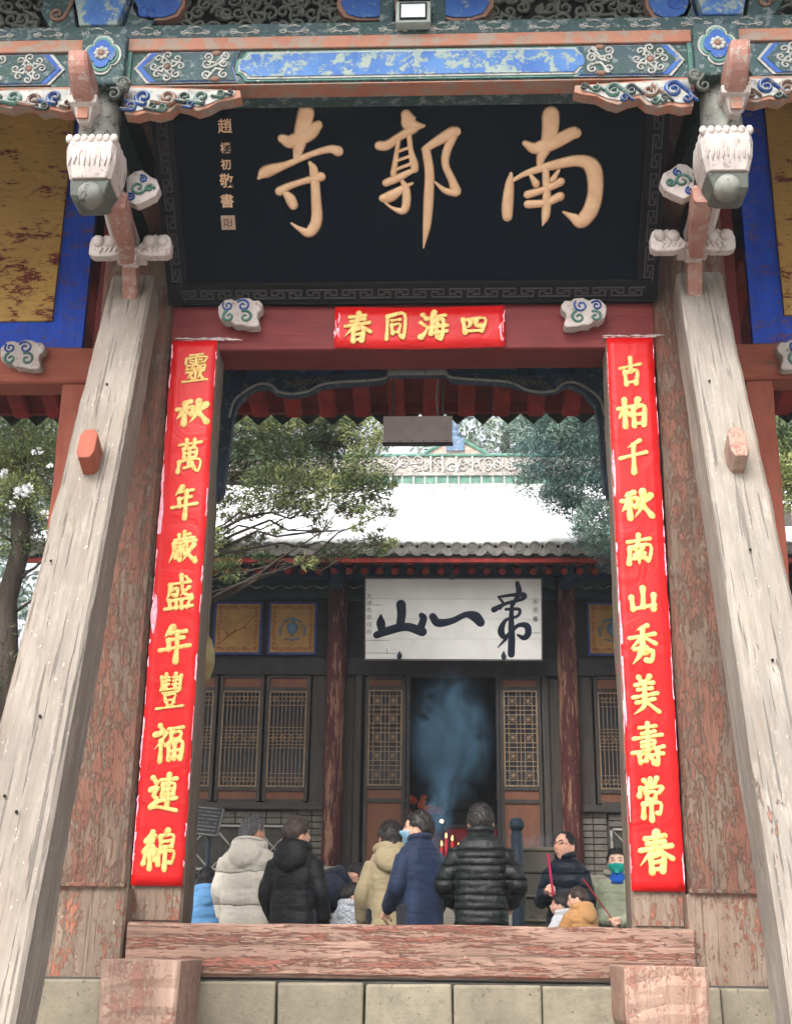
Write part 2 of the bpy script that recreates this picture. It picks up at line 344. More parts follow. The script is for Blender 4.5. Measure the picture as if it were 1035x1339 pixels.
m_redraf = plain('rafter_red', (160, 44, 34), .65, .35, 6, .2)
m_redboard = plain('ceiling_board_red', (134, 38, 32), .7, .35, 5, .2)
m_ink = plain('plaque_dark', (4, 14, 24), .5, .12, 3, .05, spec=.06)
m_frame = plain('plaque_frame_dark', (30, 28, 30), .55, .3, 9, .25, spec=.12)
m_gold = plain('pale_gold', (232, 194, 156), .5, .12, 12, .3, 0, .4, rgb2=(216, 172, 132), fine=30)
m_seal = plain('seal_gold', (188, 160, 140), .6, .2, 12, .2)
m_goldp = plain('gold_ink', (238, 208, 130), .45, .1, 20, .2, rgb2=(226, 190, 104))
def paper(name):
    n = N(name); a = n.noise(1.7, (1, 1, .6), 6, .65); c = n.mix(n.ramp(a, .35, .7), lin((206, 18, 20)), lin((182, 10, 16))); c = n.mix(n.math('MULTIPLY', n.ramp(n.noise(6, (1.6, 1, .5), 6, .7, 77), .56, .72), .35), c, lin((218, 44, 44)))
    fold = n.noise(4, (1, 1, 1.1), 5, .5, 6, 1.5); n.bump(fold, .4, .03); n.bump(n.noise(90, detail=2), .08, .003)
    return n.fin(c, .42)
m_paper = paper('red_paper')
m_pink = plain('pink_faded_paper', (238, 120, 140), .6, .3, 30, .2, rgb2=(246, 196, 204))
m_paste = plain('white_paste', (214, 200, 198), .6, .2, 30, .3)
m_blue = chipped('mineral_blue', (36, 66, 138), (120, 130, 126), .28, 12, (52, 92, 152))
m_bluepale = chipped('pale_blue_panel', (72, 112, 164), (132, 146, 138), .44, 9, (50, 86, 146))
m_green = chipped('mineral_green', (56, 74, 82), (104, 114, 114), .38, 16, (40, 66, 60))
m_teal = chipped('bright_teal', (84, 130, 120), (150, 158, 150), .3, 16)
m_white = chipped('chalk_white_line', (166, 166, 160), (118, 118, 112), .34, 20, (146, 146, 142))
m_orange = chipped('faded_orange_edge', (160, 116, 96), (140, 124, 112), .48, 9, (154, 100, 80))
m_pinkwood = chipped('pink_bracket', (158, 118, 106), (158, 138, 128), .40, 16, (138, 92, 80))
m_bone = chipped('bone_white_carving', (192, 182, 176), (146, 130, 124), .3, 18, (170, 160, 154))
m_stonegrey = chipped('grey_carving', (98, 100, 95), (70, 68, 64), .35, 12, (142, 142, 134))
m_leafgrey = chipped('grey_leaf_carving', (88, 92, 86), (56, 58, 54), .3, 14, (84, 88, 80))
m_dgreen = plain('dark_recess_green', (22, 42, 40), .8, .4, 6, .3)
m_brown = chipped('brown_swirl', (140, 104, 88), (180, 160, 150), .2, 16)
m_bluep = worn('blue_panel_paint', (150, 80, 60), (120, 120, 140), (40, 92, 214), .64, paint2=(28, 68, 180), pscale=6, stretch=2.5, rough=.55)
def yellow_panel():
    n = N('yellow_painted_board'); a = n.noise(1.1, (1, 1, 1), 5); c = n.mix(n.ramp(a, .3, .7), lin((208, 166, 88)), lin((172, 138, 80)))
    g = n.noise(10, (1, 1, 6), 5, .7, 8); c = n.mix(n.math('MULTIPLY', n.ramp(g, .5, .7), .5), c, lin((130, 96, 58)))
    f = n.math('ADD', n.math('MULTIPLY', n.noise(3.2, (1, 1, 2.0), 9, .75, 2), .7), n.math('MULTIPLY', n.noise(26, (.5, 1, 3), 5, .7, 12), .3))
    k = n.ramp(f, .545, .565); c = n.mix(k, c, lin((116, 52, 40))); n.bump(n.math('SUBTRACT', 1, k), .5, .008)
    return n.fin(c, .6)
m_yellow = yellow_panel()
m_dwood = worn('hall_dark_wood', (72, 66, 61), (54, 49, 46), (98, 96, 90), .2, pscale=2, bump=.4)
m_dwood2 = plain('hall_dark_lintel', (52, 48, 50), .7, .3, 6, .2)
m_hallcol = worn('hall_red_column', (150, 112, 88), (120, 80, 66), (74, 30, 30), .60, paint2=(58, 24, 26), pscale=3.2, stretch=.1, bump=.4)
m_lat = plain('lattice_wood', (146, 122, 96), .7, .25, 9, .2)
m_oboard = worn('orange_board', (108, 84, 66), (88, 68, 56), (114, 74, 54), .7, paint2=(100, 64, 48), pscale=3, bump=.3)
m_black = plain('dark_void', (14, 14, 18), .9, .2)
m_hallblue = chipped('hall_blue_beam', (30, 52, 96), (24, 36, 46), .4, 9, (24, 62, 70))
m_hallgreen = chipped('hall_green_beam', (26, 54, 56), (40, 44, 46), .3, 9, (30, 40, 50))
m_wboard = plain('white_board', (236, 234, 230), .6, .07, 3, .15)
m_blackink = plain('black_ink', (18, 30, 52), .5, .2, 9, .1)
m_ochre = plain('ochre_panel', (182, 140, 84), .7, .2, 5, .1)
m_redline = plain('red_scroll_paint', (160, 78, 46), .7, .2)
m_bluemotif = plain('blue_motif', (96, 128, 150), .7, .2)
m_tile = plain('grey_tile', (158, 154, 148), .85, .4, 12, .4, rgb2=(112, 110, 106))
m_tiled = plain('dark_tile', (62, 60, 58), .85, .4, 12, .4)
m_snow = plain('snow', (250, 250, 252), .7, .02, 3, .4, fine=12)
m_ridge = chipped('ridge_brick', (170, 164, 156), (120, 116, 110), .4, 10, (148, 142, 134))
m_ridgegreen = plain('green_glaze', (96, 140, 124), .4, .3)
def stone(name, a, b, moss=(108, 100, 86)):
    n = N(name); c = n.mix(n.ramp(n.noise(4, detail=8, rough=.7), .3, .7), lin(a), lin(b))
    c = n.mix(n.math('MULTIPLY', n.ramp(n.noise(3, detail=5, off=5), .5, .7), .6), c, lin(moss))
    c = n.mix(n.ramp(n.noise(30, detail=5, off=9), .62, .70), c, lin([x*.6 for x in a]))
    oi = n.n('ShaderNodeObjectInfo'); c = n.mix(n.math('MULTIPLY', oi.outputs['Random'], .55), c, lin([x*.72 for x in a])); n.bump(n.noise(35, detail=8, rough=.7), .6, .012); return n.fin(c, .85)
m_stone = stone('stone_block', (150, 140, 120), (112, 106, 92))
m_stoned = stone('stone_dim', (128, 122, 110), (104, 100, 92))
m_mortar = plain('mortar', (74, 72, 66), .9, .3, 12, .4)
m_brick = plain('grey_brick', (112, 106, 98), .85, .25, 7, .4)
m_pave = stone('courtyard_ground', (120, 116, 110), (100, 96, 90))
m_fabgrey = plain('grey_box_paint', (120, 108, 108), .6, .1)
m_steel = plain('dull_steel', (120, 120, 124), .45, .2, metal=.6)
m_iron = plain('blue_grey_iron', (58, 72, 86), .5, .3, metal=.3)
m_lamp = plain('floodlight_glass', (220, 224, 226), .2, .03, spec=.6)

m_goldp = (lambda n: n.fin(n.mix(n.ramp(n.noise(38, (1, 1, .6), 4, .7), .5, .66), lin((226, 192, 118)), lin((196, 150, 70))), .42))(N('gold_ink_brushed'))
m_front = stone('pale_bounce_paving', (176, 172, 166), (156, 152, 146), (140, 138, 130))  # unseen ground, made pale to bounce light up under the eaves

m_val = chipped('valance_blue_grey', (56, 72, 92), (96, 104, 104), .35, 14, (40, 52, 66))
# ------------------------------------------------------------ ground and platform
CX = -0.2707; ZG = -0.68; Y0 = 8.2
g = MB(); g.add([(-400, -60, -1.65), (400, -60, -1.65), (400, 7.2, -1.65), (-400, 7.2, -1.65)], [(0, 1, 2, 3)])
setprops(g.build('lower_ground', m_front), kind='structure')
g = MB(); g.add([(-400, 8.9, ZG), (400, 8.9, ZG), (400, 600, ZG), (-400, 600, ZG)], [(0, 1, 2, 3)])
setprops(g.build('courtyard', m_pave), kind='structure')
plat = MB(); plat.bx(CX-7, CX+7, 7.12, 9.3, -1.66, -.72); plat.bx(CX-7, CX+7, 8.0, 8.9, -.72, -.20)
plat = plat.build('platform', m_mortar, bev=.01); plat['kind'] = 'structure'
def blockmesh(name, w, d, h, mat, seed):
    mb = MB(); nx = 4; rnd = random.Random(seed)
    mb.box((0, 0, 0), (w, d, h)); o = mb.build(name, mat, None, Matrix.Translation((0, 0, 0)), bev=.014)
    for v in o.data.vertices: v.co += Vector((rnd.uniform(-.006, .006), rnd.uniform(-.006, .004), rnd.uniform(-.005, .005)))
    return o
def place(o, parent, loc, first, rz=0):
    M4 = Matrix.Translation(Vector(loc)) @ Matrix.Rotation(rz, 4, 'Z')
    if first:
        o.parent = parent; WM[o] = M4; o.matrix_basis = WM[parent].inverted() @ M4 if parent else M4; return o
    c = o.copy(); link(c, M4, parent); return c
protos = [blockmesh('stone_block', .503, .30, .285, m_stone, k) for k in range(4)]
xs = [at(px, 1300, 7.95).x for px in (250, 357, 465, 575, 688, 800)]
used = set()
for r, z in enumerate((-.355, -.665, -.975, -1.285, -1.595)):
    for k in range(-9, 16):
        x = xs[0]+.515*k+.25+(.25 if r % 2 else 0)
        if abs(x-CX) > 6.5: continue
        i = random.randrange(4); yy = 8.08-(.0 if r == 0 else .02)
        if r >= 2: yy = 7.2
        place(protos[i], plat, (x, yy+random.uniform(-.006, .006), z), i not in used); used.add(i)
slab = blockmesh('ledge_slab', .8, .78, .1, m_stoned, 9)
for k in range(-7, 8): place(slab, plat, (CX+k*.815, 7.56, -.78), k == -7)
# ------------------------------------------------------------ the gate
gate = empty('temple_gate', (CX, 8.4, -.7), 'old painted timber temple gate with carved eaves and weathered posts framing the courtyard', 'gate')
def X(px, py, Y): return at(px, py, Y).x
def Z(px, py, Y): return at(px, py, Y).z
for s in (-1, 1):
    x = CX+s*1.55
    timber('door_jamb', (x, 8.35, ZG), (x, 8.35, 4.12), .335, .24, m_jamb, gate, jit=.003, ch=.006)
    x = CX+s*2.0
    timber('main_post', (x, 8.50, -.3), (x, 8.50, 6.65), .53, .56, m_post, gate, jit=.006, ch=.03)
    # splayed skirt casing at the foot of the post
    x = CX+s*2.02
    timber('post_casing', (x, 8.36, -.26), (x, 8.36, .315), .64, .60, m_base, gate, jit=.005, ch=.012)
    mb = MB(); mb.bx(x-.31, x+.31, 8.03, 8.09, .318, .345); mb.build('casing_trim', m_post, gate, bev=.006)
    mb = MB(); mb.bx(x-.50, x+.42, 7.96, 8.9, -.42, -.27); mb.build('post_plinth', m_stoned, gate, bev=.02)
    # patch of bare wood glued below the couplet
    mb = MB(); mb.bx(CX+s*1.55-.15, CX+s*1.55+.15, 8.222, 8.24, .13, .34); mb.build('pasted_board', m_base, gate, bev=.004)
# threshold beam
xa, xb = X(165, 1240, 7.98), X(907, 1240, 7.98)
timber('threshold', (xa, 8.1, -.035), (xb, 8.1, -.035), .30, .26, m_sill, gate, jit=.004, ch=.02, side=Vector((0, 0, 1)), step=.12)
# lintel
timber('lintel', (CX-1.73, 8.40, 4.215), (CX+1.73, 8.40, 4.215), .36, .34, m_red, gate, jit=.002, ch=.01, side=Vector((0, 0, 1)))
# wall filling behind the plaque
mb = MB(); mb.bx(CX-1.78, CX+1.78, 8.5, 8.6, 4.40, 6.7); mb.build('upper_wall', m_dgreen, gate)
# knob of the door drum behind the left jamb
kx = X(257, 862, 8.75)
mb = MB(); mb.lathe((kx, 8.75, Z(270, 862, 8.75)), [(.01, -.20), (.06, -.185), (.10, -.14), (.125, -.06), (.13, 0), (.125, .06), (.10, .14), (.06, .185), (.01, .20)], 20)
mb.build('round_boss', plain('boss_paint', (150, 140, 92), .5, .35, 9, .2, rgb2=(122, 92, 60)), gate, smooth=True)
for s in (-1, 1):   # rear posts, seen past the jamb
    x = CX+s*1.74
    timber('rear_post', (x, 9.62, ZG), (x, 9.62, 4.9), .26, .26, m_jamb, gate, jit=.004, ch=.05)
# ---- side bays
def side_x(px, py, Y, s): 
    x = X(px, py, Y)-CX
    return CX + (x if s < 0 else -x)
for s in (-1, 1):
    xi = side_x(118, 505, 8.95, s); xo = side_x(85, 505, 8.95, s); xw = CX+s*6.2
    zb = Z(60, 503, 8.9); zt = Z(60, 457, 8.9)
    xm = (xi+xo)/2
    timber('side_jamb', (xm, 9.0, ZG), (xm, 9.0, zb), abs(xi-xo), .2, m_redside, gate, ch=.008)
    timber('side_beam', (CX+s*2.2, 8.98, (zb+zt)/2), (xw, 8.98, (zb+zt)/2), zt-zb, .24, m_redside, gate, side=Vector((0, 0, 1)), ch=.015)
    timber('side_stile', (CX+s*2.36, 9.0, zt), (CX+s*2.36, 9.0, 6.7), .30, .2, m_red, gate, ch=.01)
    xbo = side_x(121, 300, 8.9, s); xbi = side_x(78, 330, 8.9, s)
    zy = Z(60, 419, 8.9)
    mb = MB(); mb.bx(xbo, xw, 8.93, 8.99, zt+.003, 6.7); mb.build('blue_border_board', m_bluep, gate)
    mb = MB(); mb.bx(xbi, xw, 8.90, 8.928, zy, 6.7); mb.build('yellow_panel', m_yellow, gate, bev=.002)
    timber('end_post', (xw, 8.8, ZG-.1), (xw, 8.8, 6.0), .4, .4, m_post, gate, jit=.006, ch=.05)
    # dark rear wall piece that closes the dark gap beside the post
    mb = MB(); mb.bx(CX+s*2.2, CX+s*2.3, 8.62, 8.9, 4.4, 6.7); mb.build('return_board', m_redside, gate)
# ---- rear beam with carved ogee brackets
YR = 9.52
bpx = [(287, 455), (805, 452), (805, 560), (800, 600), (797, 650), (790, 640), (786, 600), (783, 560), (778, 530), (762, 510), (742, 502), (728, 509), (712, 512), (690, 507), (668, 501), (640, 498), (610, 497), (590, 496), (583, 488), (508, 489), (500, 497), (470, 500), (440, 501), (418, 505), (402, 513), (380, 516), (362, 513), (352, 505), (338, 505), (322, 513), (310, 528), (304, 548), (300, 580), (292, 640), (283, 655), (284, 560)]
poly = [(at(a, b, YR).x, at(a, b, YR).z) for a, b in bpx]
mb = MB(); mb.prism(poly, YR, YR+.1); mb.build('carved_valance', m_val, gate)
inner = [(295, 457), (798, 455), (792, 470), (780, 488), (700, 492), (600, 489), (590, 482), (500, 482), (490, 489), (400, 493), (330, 496), (303, 510)]
mb = MB(); mb.prism([(at(a, b, YR).x, at(a, b, YR).z) for a, b in inner], YR-.02, YR-.002); mb.build('rear_beam_face', m_hallblue, gate)
timber('rear_beam', (CX-1.8, YR+.12, 4.86), (CX+1.8, YR+.12, 4.86), .36, .2, m_dgreen, gate, side=Vector((0, 0, 1)))
mb = MB()
tr = [(300, 545), (306, 525), (320, 512), (337, 503), (352, 503), (362, 510)]
for side_ in (0, 1):
    q = [(a if side_ == 0 else 1090-a, b-(0 if side_ == 0 else 2)) for a, b in tr]
    c = cat_rom(q, 4); mb.ribbon([(at(a, b, YR).x, at(a, b, YR).z) for a, b in c], [.022]*len(c), YR-.001, .02)
    q = [(362, 512), (380, 515), (402, 512), (418, 504), (440, 500), (498, 496), (508, 488)]
    q = [(a if side_ == 0 else 1090-a, b-(0 if side_ == 0 else 2)) for a, b in q]
    c = cat_rom(q, 4); mb.ribbon([(at(a, b, YR).x, at(a, b, YR).z) for a, b in c], [.022]*len(c), YR-.001, .02)
p0, p1 = at(506, 488, YR), at(584, 487, YR); mb.bx(p0.x, p1.x, YR-.02, YR, p0.z-.02, p0.z+.03)
mb.build('valance_edge', m_white, gate, smooth=True)
mb = MB()
for (px, py, r, hand) in ((330, 472, .07, 1), (350, 478, .05, -1), (375, 470, .06, 1), (395, 480, .05, -1), (740, 470, .07, -1), (718, 478, .05, 1), (695, 470, .06, -1), (672, 479, .05, 1), (765, 475, .05, 1)):
    p = at(px, py, YR-.02); spiral(mb, p.x, p.z, YR-.021, r, .5, 1.2, hand, .014, .006)
for k in range(9):   # leafy undercut of the bracket
    for sd in (0, 1):
        a = 372+k*7; b = 507-k*.9; p = at(a if sd == 0 else 1090-a, b, YR); q = at((a+9) if sd == 0 else 1081-a, b-9, YR)
        mb.ribbon([(p.x, p.z), ((p.x+q.x)/2, p.z+.035), (q.x, q.z)], [.01, .03, .008], YR-.001, .02)
mb.build('carved_scroll', m_leafgrey, gate, smooth=True)
mb = MB(); pb = at(455, 478, YR); pe = at(640, 478, YR)
for k in range(14):
    x = pb.x+(pe.x-pb.x)*k/13; mb.ribbon([(x-.05, pb.z+.02*math.sin(k*2.3)), (x, pb.z+.04*math.cos(k)), (x+.05, pb.z-.03)], [.01, .03, .008], YR-.021, .006)
mb.build('painted_wave', m_hallgreen, gate, smooth=True)
# ---- rear eave: boards, rafters, triangular drip tiles
def rz_(Y): return 4.76+(10.95-Y)*.34
mb = MB(); mb.add([(CX-6.4, 9.3, rz_(9.3)+.09), (CX+6.4, 9.3, rz_(9.3)+.09), (CX+6.4, 11.1, rz_(11.1)+.09), (CX-6.4, 11.1, rz_(11.1)+.09)], [(0, 1, 2, 3)])
mb.add([(CX-6.4, 9.3, rz_(9.3)+.13), (CX+6.4, 9.3, rz_(9.3)+.13), (CX+6.4, 11.1, rz_(11.1)+.13), (CX-6.4, 11.1, rz_(11.1)+.13)], [(3, 2, 1, 0)])
mb.build('eave_boarding', m_redboard, gate)
rx = [X(px, 520, 10.8) for px in (336, 382, 428, 473, 520, 566, 612, 656, 702, 748)]
pitch_ = (rx[-1]-rx[0])/9; n0 = int((rx[0]-(CX-6.2))/pitch_)
for k in range(-n0, 10+int((CX+6.2-rx[-1])/pitch_)):
    x = rx[0]+pitch_*k
    timber('rafter', (x, 9.3, rz_(9.3)+.035), (x, 11.03, rz_(11.03)+.0), .16, .07, m_redraf, gate, jit=.003, ch=.02, step=.6)
tri = None
mb = MB(); mb.bx(CX-6.4, CX+6.4, 11.0, 11.06, rz_(11)+.0, rz_(11)+.12); mb.build('eave_fascia', m_redboard, gate)
tp_ = pitch_*.73
for k in range(-int(6.2/tp_), int(6.2/tp_)):
    x = CX+tp_*(k+.5); M4 = Matrix.Translation((x, 11.1, rz_(11.1)+.05))
    if tri is None:
        mb = MB(); w = tp_/2*1.02; mb.prism([(-w, .06), (w, .06), (w*.9, .0), (w*.45, -.05), (0, -.10), (-w*.45, -.05), (-w*.9, .0)], -.015, .015); tri = mb.build('drip_tile', plain('drip_dark', (44, 48, 44), .85), gate, M4)
    else: c = tri.copy(); link(c, M4, gate)
# roof over the gate
mb = MB()
for (ya, za, yb, zb2) in ((5.7, 6.05, 8.5, 7.6), (8.5, 7.6, 9.35, rz_(9.35)+.16)):
    pass
mb.add([(CX-6.6, 6.3, 6.32), (CX+6.6, 6.3, 6.32), (CX+6.6, 8.6, 7.4), (CX-6.6, 8.6, 7.4), (CX-6.6, 11.2, 4.90), (CX+6.6, 11.2, 4.90)], [(0, 1, 2, 3), (3, 2, 5, 4)])
r_ = mb.build('roof', m_tiled, gate, solid=.1)
mb = MB(); mb.bx(CX-6.5, CX+6.5, 7.2, 9.2, 6.70, 6.74); mb.build('soffit', m_redboard, gate)
# ---- front eave beam (stands forward of the posts)
YF = 6.95
def F(px, py, Y=YF): p = at(px, py, Y); return (p.x, p.z)
zt_, zm1, zm0, zb_ = F(540, 31)[1], F(540, 64)[1], F(540, 106)[1], F(540, 123)[1]
XL, XR = CX-6.3, CX+6.3
mb = MB(); mb.bx(XL, XR, YF, YF+.26, zm0, zm1); mb.build('eave_beam', m_green, gate)
zfb = Z(540, 124, YF+.12); zlt = Z(540, 108, YF-.02); mb = MB(); mb.bx(XL, XR, YF-.02, YF+.12, zfb, zlt); mb.build('beam_lower_fillet', m_orange, gate, bev=.008)
ztop1 = F(540, 44)[1]
zuf = Z(540, 60, YF-.022); ztop1 = Z(540, 44, YF-.022); mb = MB(); mb.bx(XL, XR, YF-.022, YF+.26, zuf, ztop1); mb.build('beam_upper_fillet', m_orange, gate, bev=.008)
mb = MB(); mb.bx(XL, XR, YF-.015, YF+.26, ztop1+.003, zt_+.01); mb.build('cloud_moulding', m_teal if 0 else m_green, gate, bev=.006)
mb = MB()
x = XL+.2; k = 0
while x < XR-.2:
    zc = (ztop1+zt_)/2
    spiral(mb, x, zc, YF-.016, .028, 3.1, 1.0, 1, .012, .008, tail=(x+.06, zc-.02)); spiral(mb, x+.14, zc, YF-.016, .028, 0, 1.0, -1, .012, .008, tail=(x+.08, zc-.02))
    mb.ribbon([(x+.03, zc+.028), (x+.07, zc+.04), (x+.11, zc+.028)], [.008, .016, .008], YF-.016, .008)
    x += .33; k += 1
mb.build('cloud_scroll', m_white, gate, smooth=True)
# blue centre panel
def pris(name, pts, mat, y0, y1, parent=gate, bev=0): mb = MB(); mb.prism(pts, y0, y1); return mb.build(name, mat, parent, bev=bev)
zc = (zm0+zm1)/2; hh = (zm1-zm0)/2
x0, x1 = F(308, 88)[0], F(770, 88)[0]
def cart(x0, x1, h, e): return [(x0+e, zc+h), (x1-e, zc+h), (x1-e*.55, zc+h*.55), (x1-e*.1, zc+h*.45), (x1, zc), (x1-e*.1, zc-h*.45), (x1-e*.55, zc-h*.55), (x1-e, zc-h), (x0+e, zc-h), (x0+e*.55, zc-h*.55), (x0+e*.1, zc-h*.45), (x0, zc), (x0+e*.1, zc+h*.45), (x0+e*.55, zc+h*.55)]
pris('panel_border', cart(x0, x1, hh*.93, .07), m_teal, YF-.012, YF-.001)
pris('panel_line', cart(x0+.018, x1-.018, hh*.82, .07), m_white, YF-.018, YF-.0125)
pris('blue_panel', cart(x0+.032, x1-.032, hh*.70, .07), m_bluepale, YF-.024, YF-.0185)
def hexa(xa, xb, e1, e2, h): return [(xa+e1, zc+h), (xb-e2, zc+h), (xb, zc), (xb-e2, zc-h), (xa+e1, zc-h), (xa, zc)]
def flower(mbw, mbb, x, z, r, y):
    for q in range(8):
        a = q*math.pi/4; cx_, cz_ = x+math.cos(a)*r*.72, z+math.sin(a)*r*.72
        spiral(mbw, cx_, cz_, y, r*.27, a+math.pi*.9, 1.15, 1 if q % 2 else -1, r*.16, .010, tail=(x+math.cos(a)*r*.36, z+math.sin(a)*r*.36))
    for q in range(10):
        a = q*math.pi/5; mbw.ball((x+math.cos(a)*r*.27, y, z+math.sin(a)*r*.27), (r*.09, .007, r*.09), 8, 4)
    mbb.ball((x, y, z), (r*.17, .012, r*.17), 12, 5)
mbw = MB(); mbb = MB()
def section(xa, xb, s, tip=True):
    "a scroll section between xa (far end) and xb (beside the centre panel), s=+1 if xb is to the right"
    pass
for s in (-1, 1):
    fx = lambda px: side_x(px, 88, YF, s)
    a, b = fx(178), fx(308)
    if s > 0: a, b = b, a
    # pointed blue field with a white rim
    tipx, inx = fx(176), fx(312)
    e = .06*(1 if inx > tipx else -1)
    for nm, m, off, dy in (('section_rim', m_white, 0, .010), ('section_blue', m_blue, .022, .016), ('section_green', m_green, .060, .020)):
        o = off*(1 if inx > tipx else -1); h = hh*(.95 if off == 0 else .9 if off < .05 else .86)
        pris(nm, [(tipx+o+e*1.5, zc+h), (inx-o*.2, zc+h), (inx-o*.2-e*.6, zc), (inx-o*.2, zc-h), (tipx+o+e*1.5, zc-h), (tipx+o, zc)], m, YF-dy, YF-dy+.0055)
    fo = MB(); fh = MB(); flower(fo, fh, fx(220), zc, .12, YF-.0205); fo = fo.build('painted_flower', m_white, gate, smooth=True); fo['kind'] = 'stuff'; fh.build('flower_heart', m_brown, gate, smooth=True)
    x_ = fx(283); d = .055*(1 if inx > tipx else -1)
    for (ox, oz, hd) in ((-1, .55, 1), (1, .55, -1), (-1, -.55, -1), (1, -.55, 1), (-1.0, .12, -1), (1.0, .12, 1)):
        spiral(mbw, x_+ox*d, zc+oz*hh, YF-.0205, .034, 1.5*ox, 1.25, hd, .019, .010, tail=(x_, zc+oz*hh*.3))
    for zz in (hh*.8, -hh*.8): mbb.ball((x_, YF-.02, zc+zz), (.035, .012, .02), 10, 4)
    # next bay
    t2, i2 = fx(86), fx(-120); e2 = -e
    for nm, m, off, dy in (('section_rim', m_white, 0, .010), ('section_blue', m_blue, -.022, .016), ('section_green', m_green, -.060, .020)):
        o = off*(1 if e > 0 else -1); h = hh*(.95 if off == 0 else .9 if off > -.05 else .86)
        pris(nm, [(t2+o+e2*1.5, zc+h), (i2, zc+h), (i2, zc-h), (t2+o+e2*1.5, zc-h), (t2+o, zc)], m, YF-dy, YF-dy+.0055)
    fo = MB(); fh = MB(); flower(fo, fh, fx(40), zc, .12, YF-.0205); fo = fo.build('painted_flower', m_white, gate, smooth=True); fo['kind'] = 'stuff'; fh.build('flower_heart', m_brown, gate, smooth=True)
    x_ = fx(-8)
    for (ox, oz, hd) in ((-1, .55, 1), (1, .55, -1), (-1, -.55, -1), (1, -.55, 1)):
        spiral(mbw, x_+ox*abs(d), zc+oz*hh, YF-.0205, .034, 1.5*ox, 1.25, hd, .019, .010, tail=(x_, zc+oz*hh*.3))
mbw.build('flower_scroll', m_white, gate, smooth=True); mbb.build('flower_heart', m_brown, gate, smooth=True)
# green straps either side of the capital
for s in (-1, 1):
    for px in (168,):
        x = side_x(px, 88, YF, s); mb = MB(); mb.bx(x-.022, x+.022, YF-.02, YF-.001, zm0, zm1); mb.build('painted_strap', m_teal, gate, bev=.003)
    # capital block with a four lobed flower
    xc = side_x(134, 75, YF-.08, s); z0, z1 = Z(134, 100, YF-.08), Z(134, 46, YF-.08)
    mb = MB(); mb.bx(xc-.15, xc+.15, YF-.08, YF+.1, z0-.06, z1+.02); cb = mb.build('capital_block', m_green, gate, bev=.02)
    zc2 = (z0+z1)/2
    def lobes(r, y0, y1, m, nm):
        pts = []
        for k in range(48):
            a = 2*math.pi*k/48; q = r*(.78+.26*abs(math.cos(2*a))**.6); pts.append((xc+math.cos(a)*q*.9, zc2+math.sin(a)*q*1.1))
        pris(nm, pts, m, y0, y1)
    lobes(.135, YF-.088, YF-.0805, m_white, 'lobed_rim'); lobes(.118, YF-.096, YF-.0885, m_teal, 'lobed_field'); lobes(.095, YF-.104, YF-.0965, m_blue, 'lobed_blue'); 
    mb = MB()
    for q in range(8):
        a = q*math.pi/4; mb.ball((xc+math.cos(a)*.036, YF-.106, zc2+math.sin(a)*.036), (.018, .01, .018), 8, 4)
    mb.build('flower_petal', m_white, gate, smooth=True)
    mb = MB(); mb.ball((xc, YF-.106, zc2), (.024, .016, .024), 10, 5); mb.build('flower_heart', m_brown, gate, smooth=True)
# ---- sparrow braces under the beam
def wave_board(name, pxs, s, Y, th, mat):
    c = [(side_x(a, b, Y, s), Z(a, b, Y)) for a, b in pxs]
    mb = MB(); mb.prism(c, Y, Y+th); return mb.build(name, mat, gate, bev=.004)
q1 = [(162, 112), (314, 118), (315, 127), (300, 131), (286, 133), (272, 141), (258, 145), (246, 140), (232, 137), (222, 146), (206, 150), (192, 147), (178, 151), (163, 149)]
q1i = [(166, 114), (308, 119), (306, 124), (288, 129), (272, 136), (258, 139), (246, 135), (230, 131), (220, 141), (205, 145), (190, 142), (178, 145), (167, 143)]
q2 = [(95, 114), (-60, 119), (-60, 128), (-40, 135), (-20, 133), (0, 138), (14, 142), (28, 137), (42, 138), (54, 146), (68, 143), (84, 147), (96, 145)]
q2i = [(92, 116), (-56, 121), (-56, 125), (-40, 130), (-20, 128), (0, 133), (14, 137), (28, 132), (42, 133), (54, 141), (68, 138), (84, 142), (92, 140)]
for s in (-1, 1):
    for A, B in ((q1, q1i), (q2, q2i)):
        wave_board('eave_bracket_board', A, s, YF-.02, .09, m_orange)
        wave_board('bracket_face', B, s, YF-.028, .0075, m_white)
    groups = [('m_blue', [(188, 127, .060, 1), (171, 139, .035, -1), (72, 127, .055, 1), (250, 137, .028, 1)]), ('m_teal', [(264, 127, .052, 1), (288, 123, .03, -1), (212, 141, .03, -1), (18, 128, .05, -1), (-22, 124, .035, 1)]), ('m_brown', [(219, 128, .055, -1), (46, 130, .055, 1), (90, 136, .03, 1)]), ('m_green', [(242, 127, .042, 1), (200, 139, .03, 1), (58, 139, .03, -1), (-2, 128, .04, 1), (302, 121, .022, 1)])]
    for mk, L in groups:
        mb = MB(); mw = MB()
        for (a, b, r, hd) in L:
            x_, z_ = side_x(a, b, YF-.03, s), Z(a, b, YF-.03); spiral(mb, x_, z_, YF-.0285, r, 1.2*s, 1.15, hd*s, r*.62, .018, tail=(x_+s*r*1.8, z_-r*.5))
            spiral(mw, x_, z_, YF-.040, r*1.02, 1.2*s, 1.1, hd*s, r*.17, .012, tail=(x_+s*r*1.8, z_-r*.5))
        mb.build('bracket_swirl', globals()[mk], gate, smooth=True); mw.build('swirl_line', m_white, gate, smooth=True)
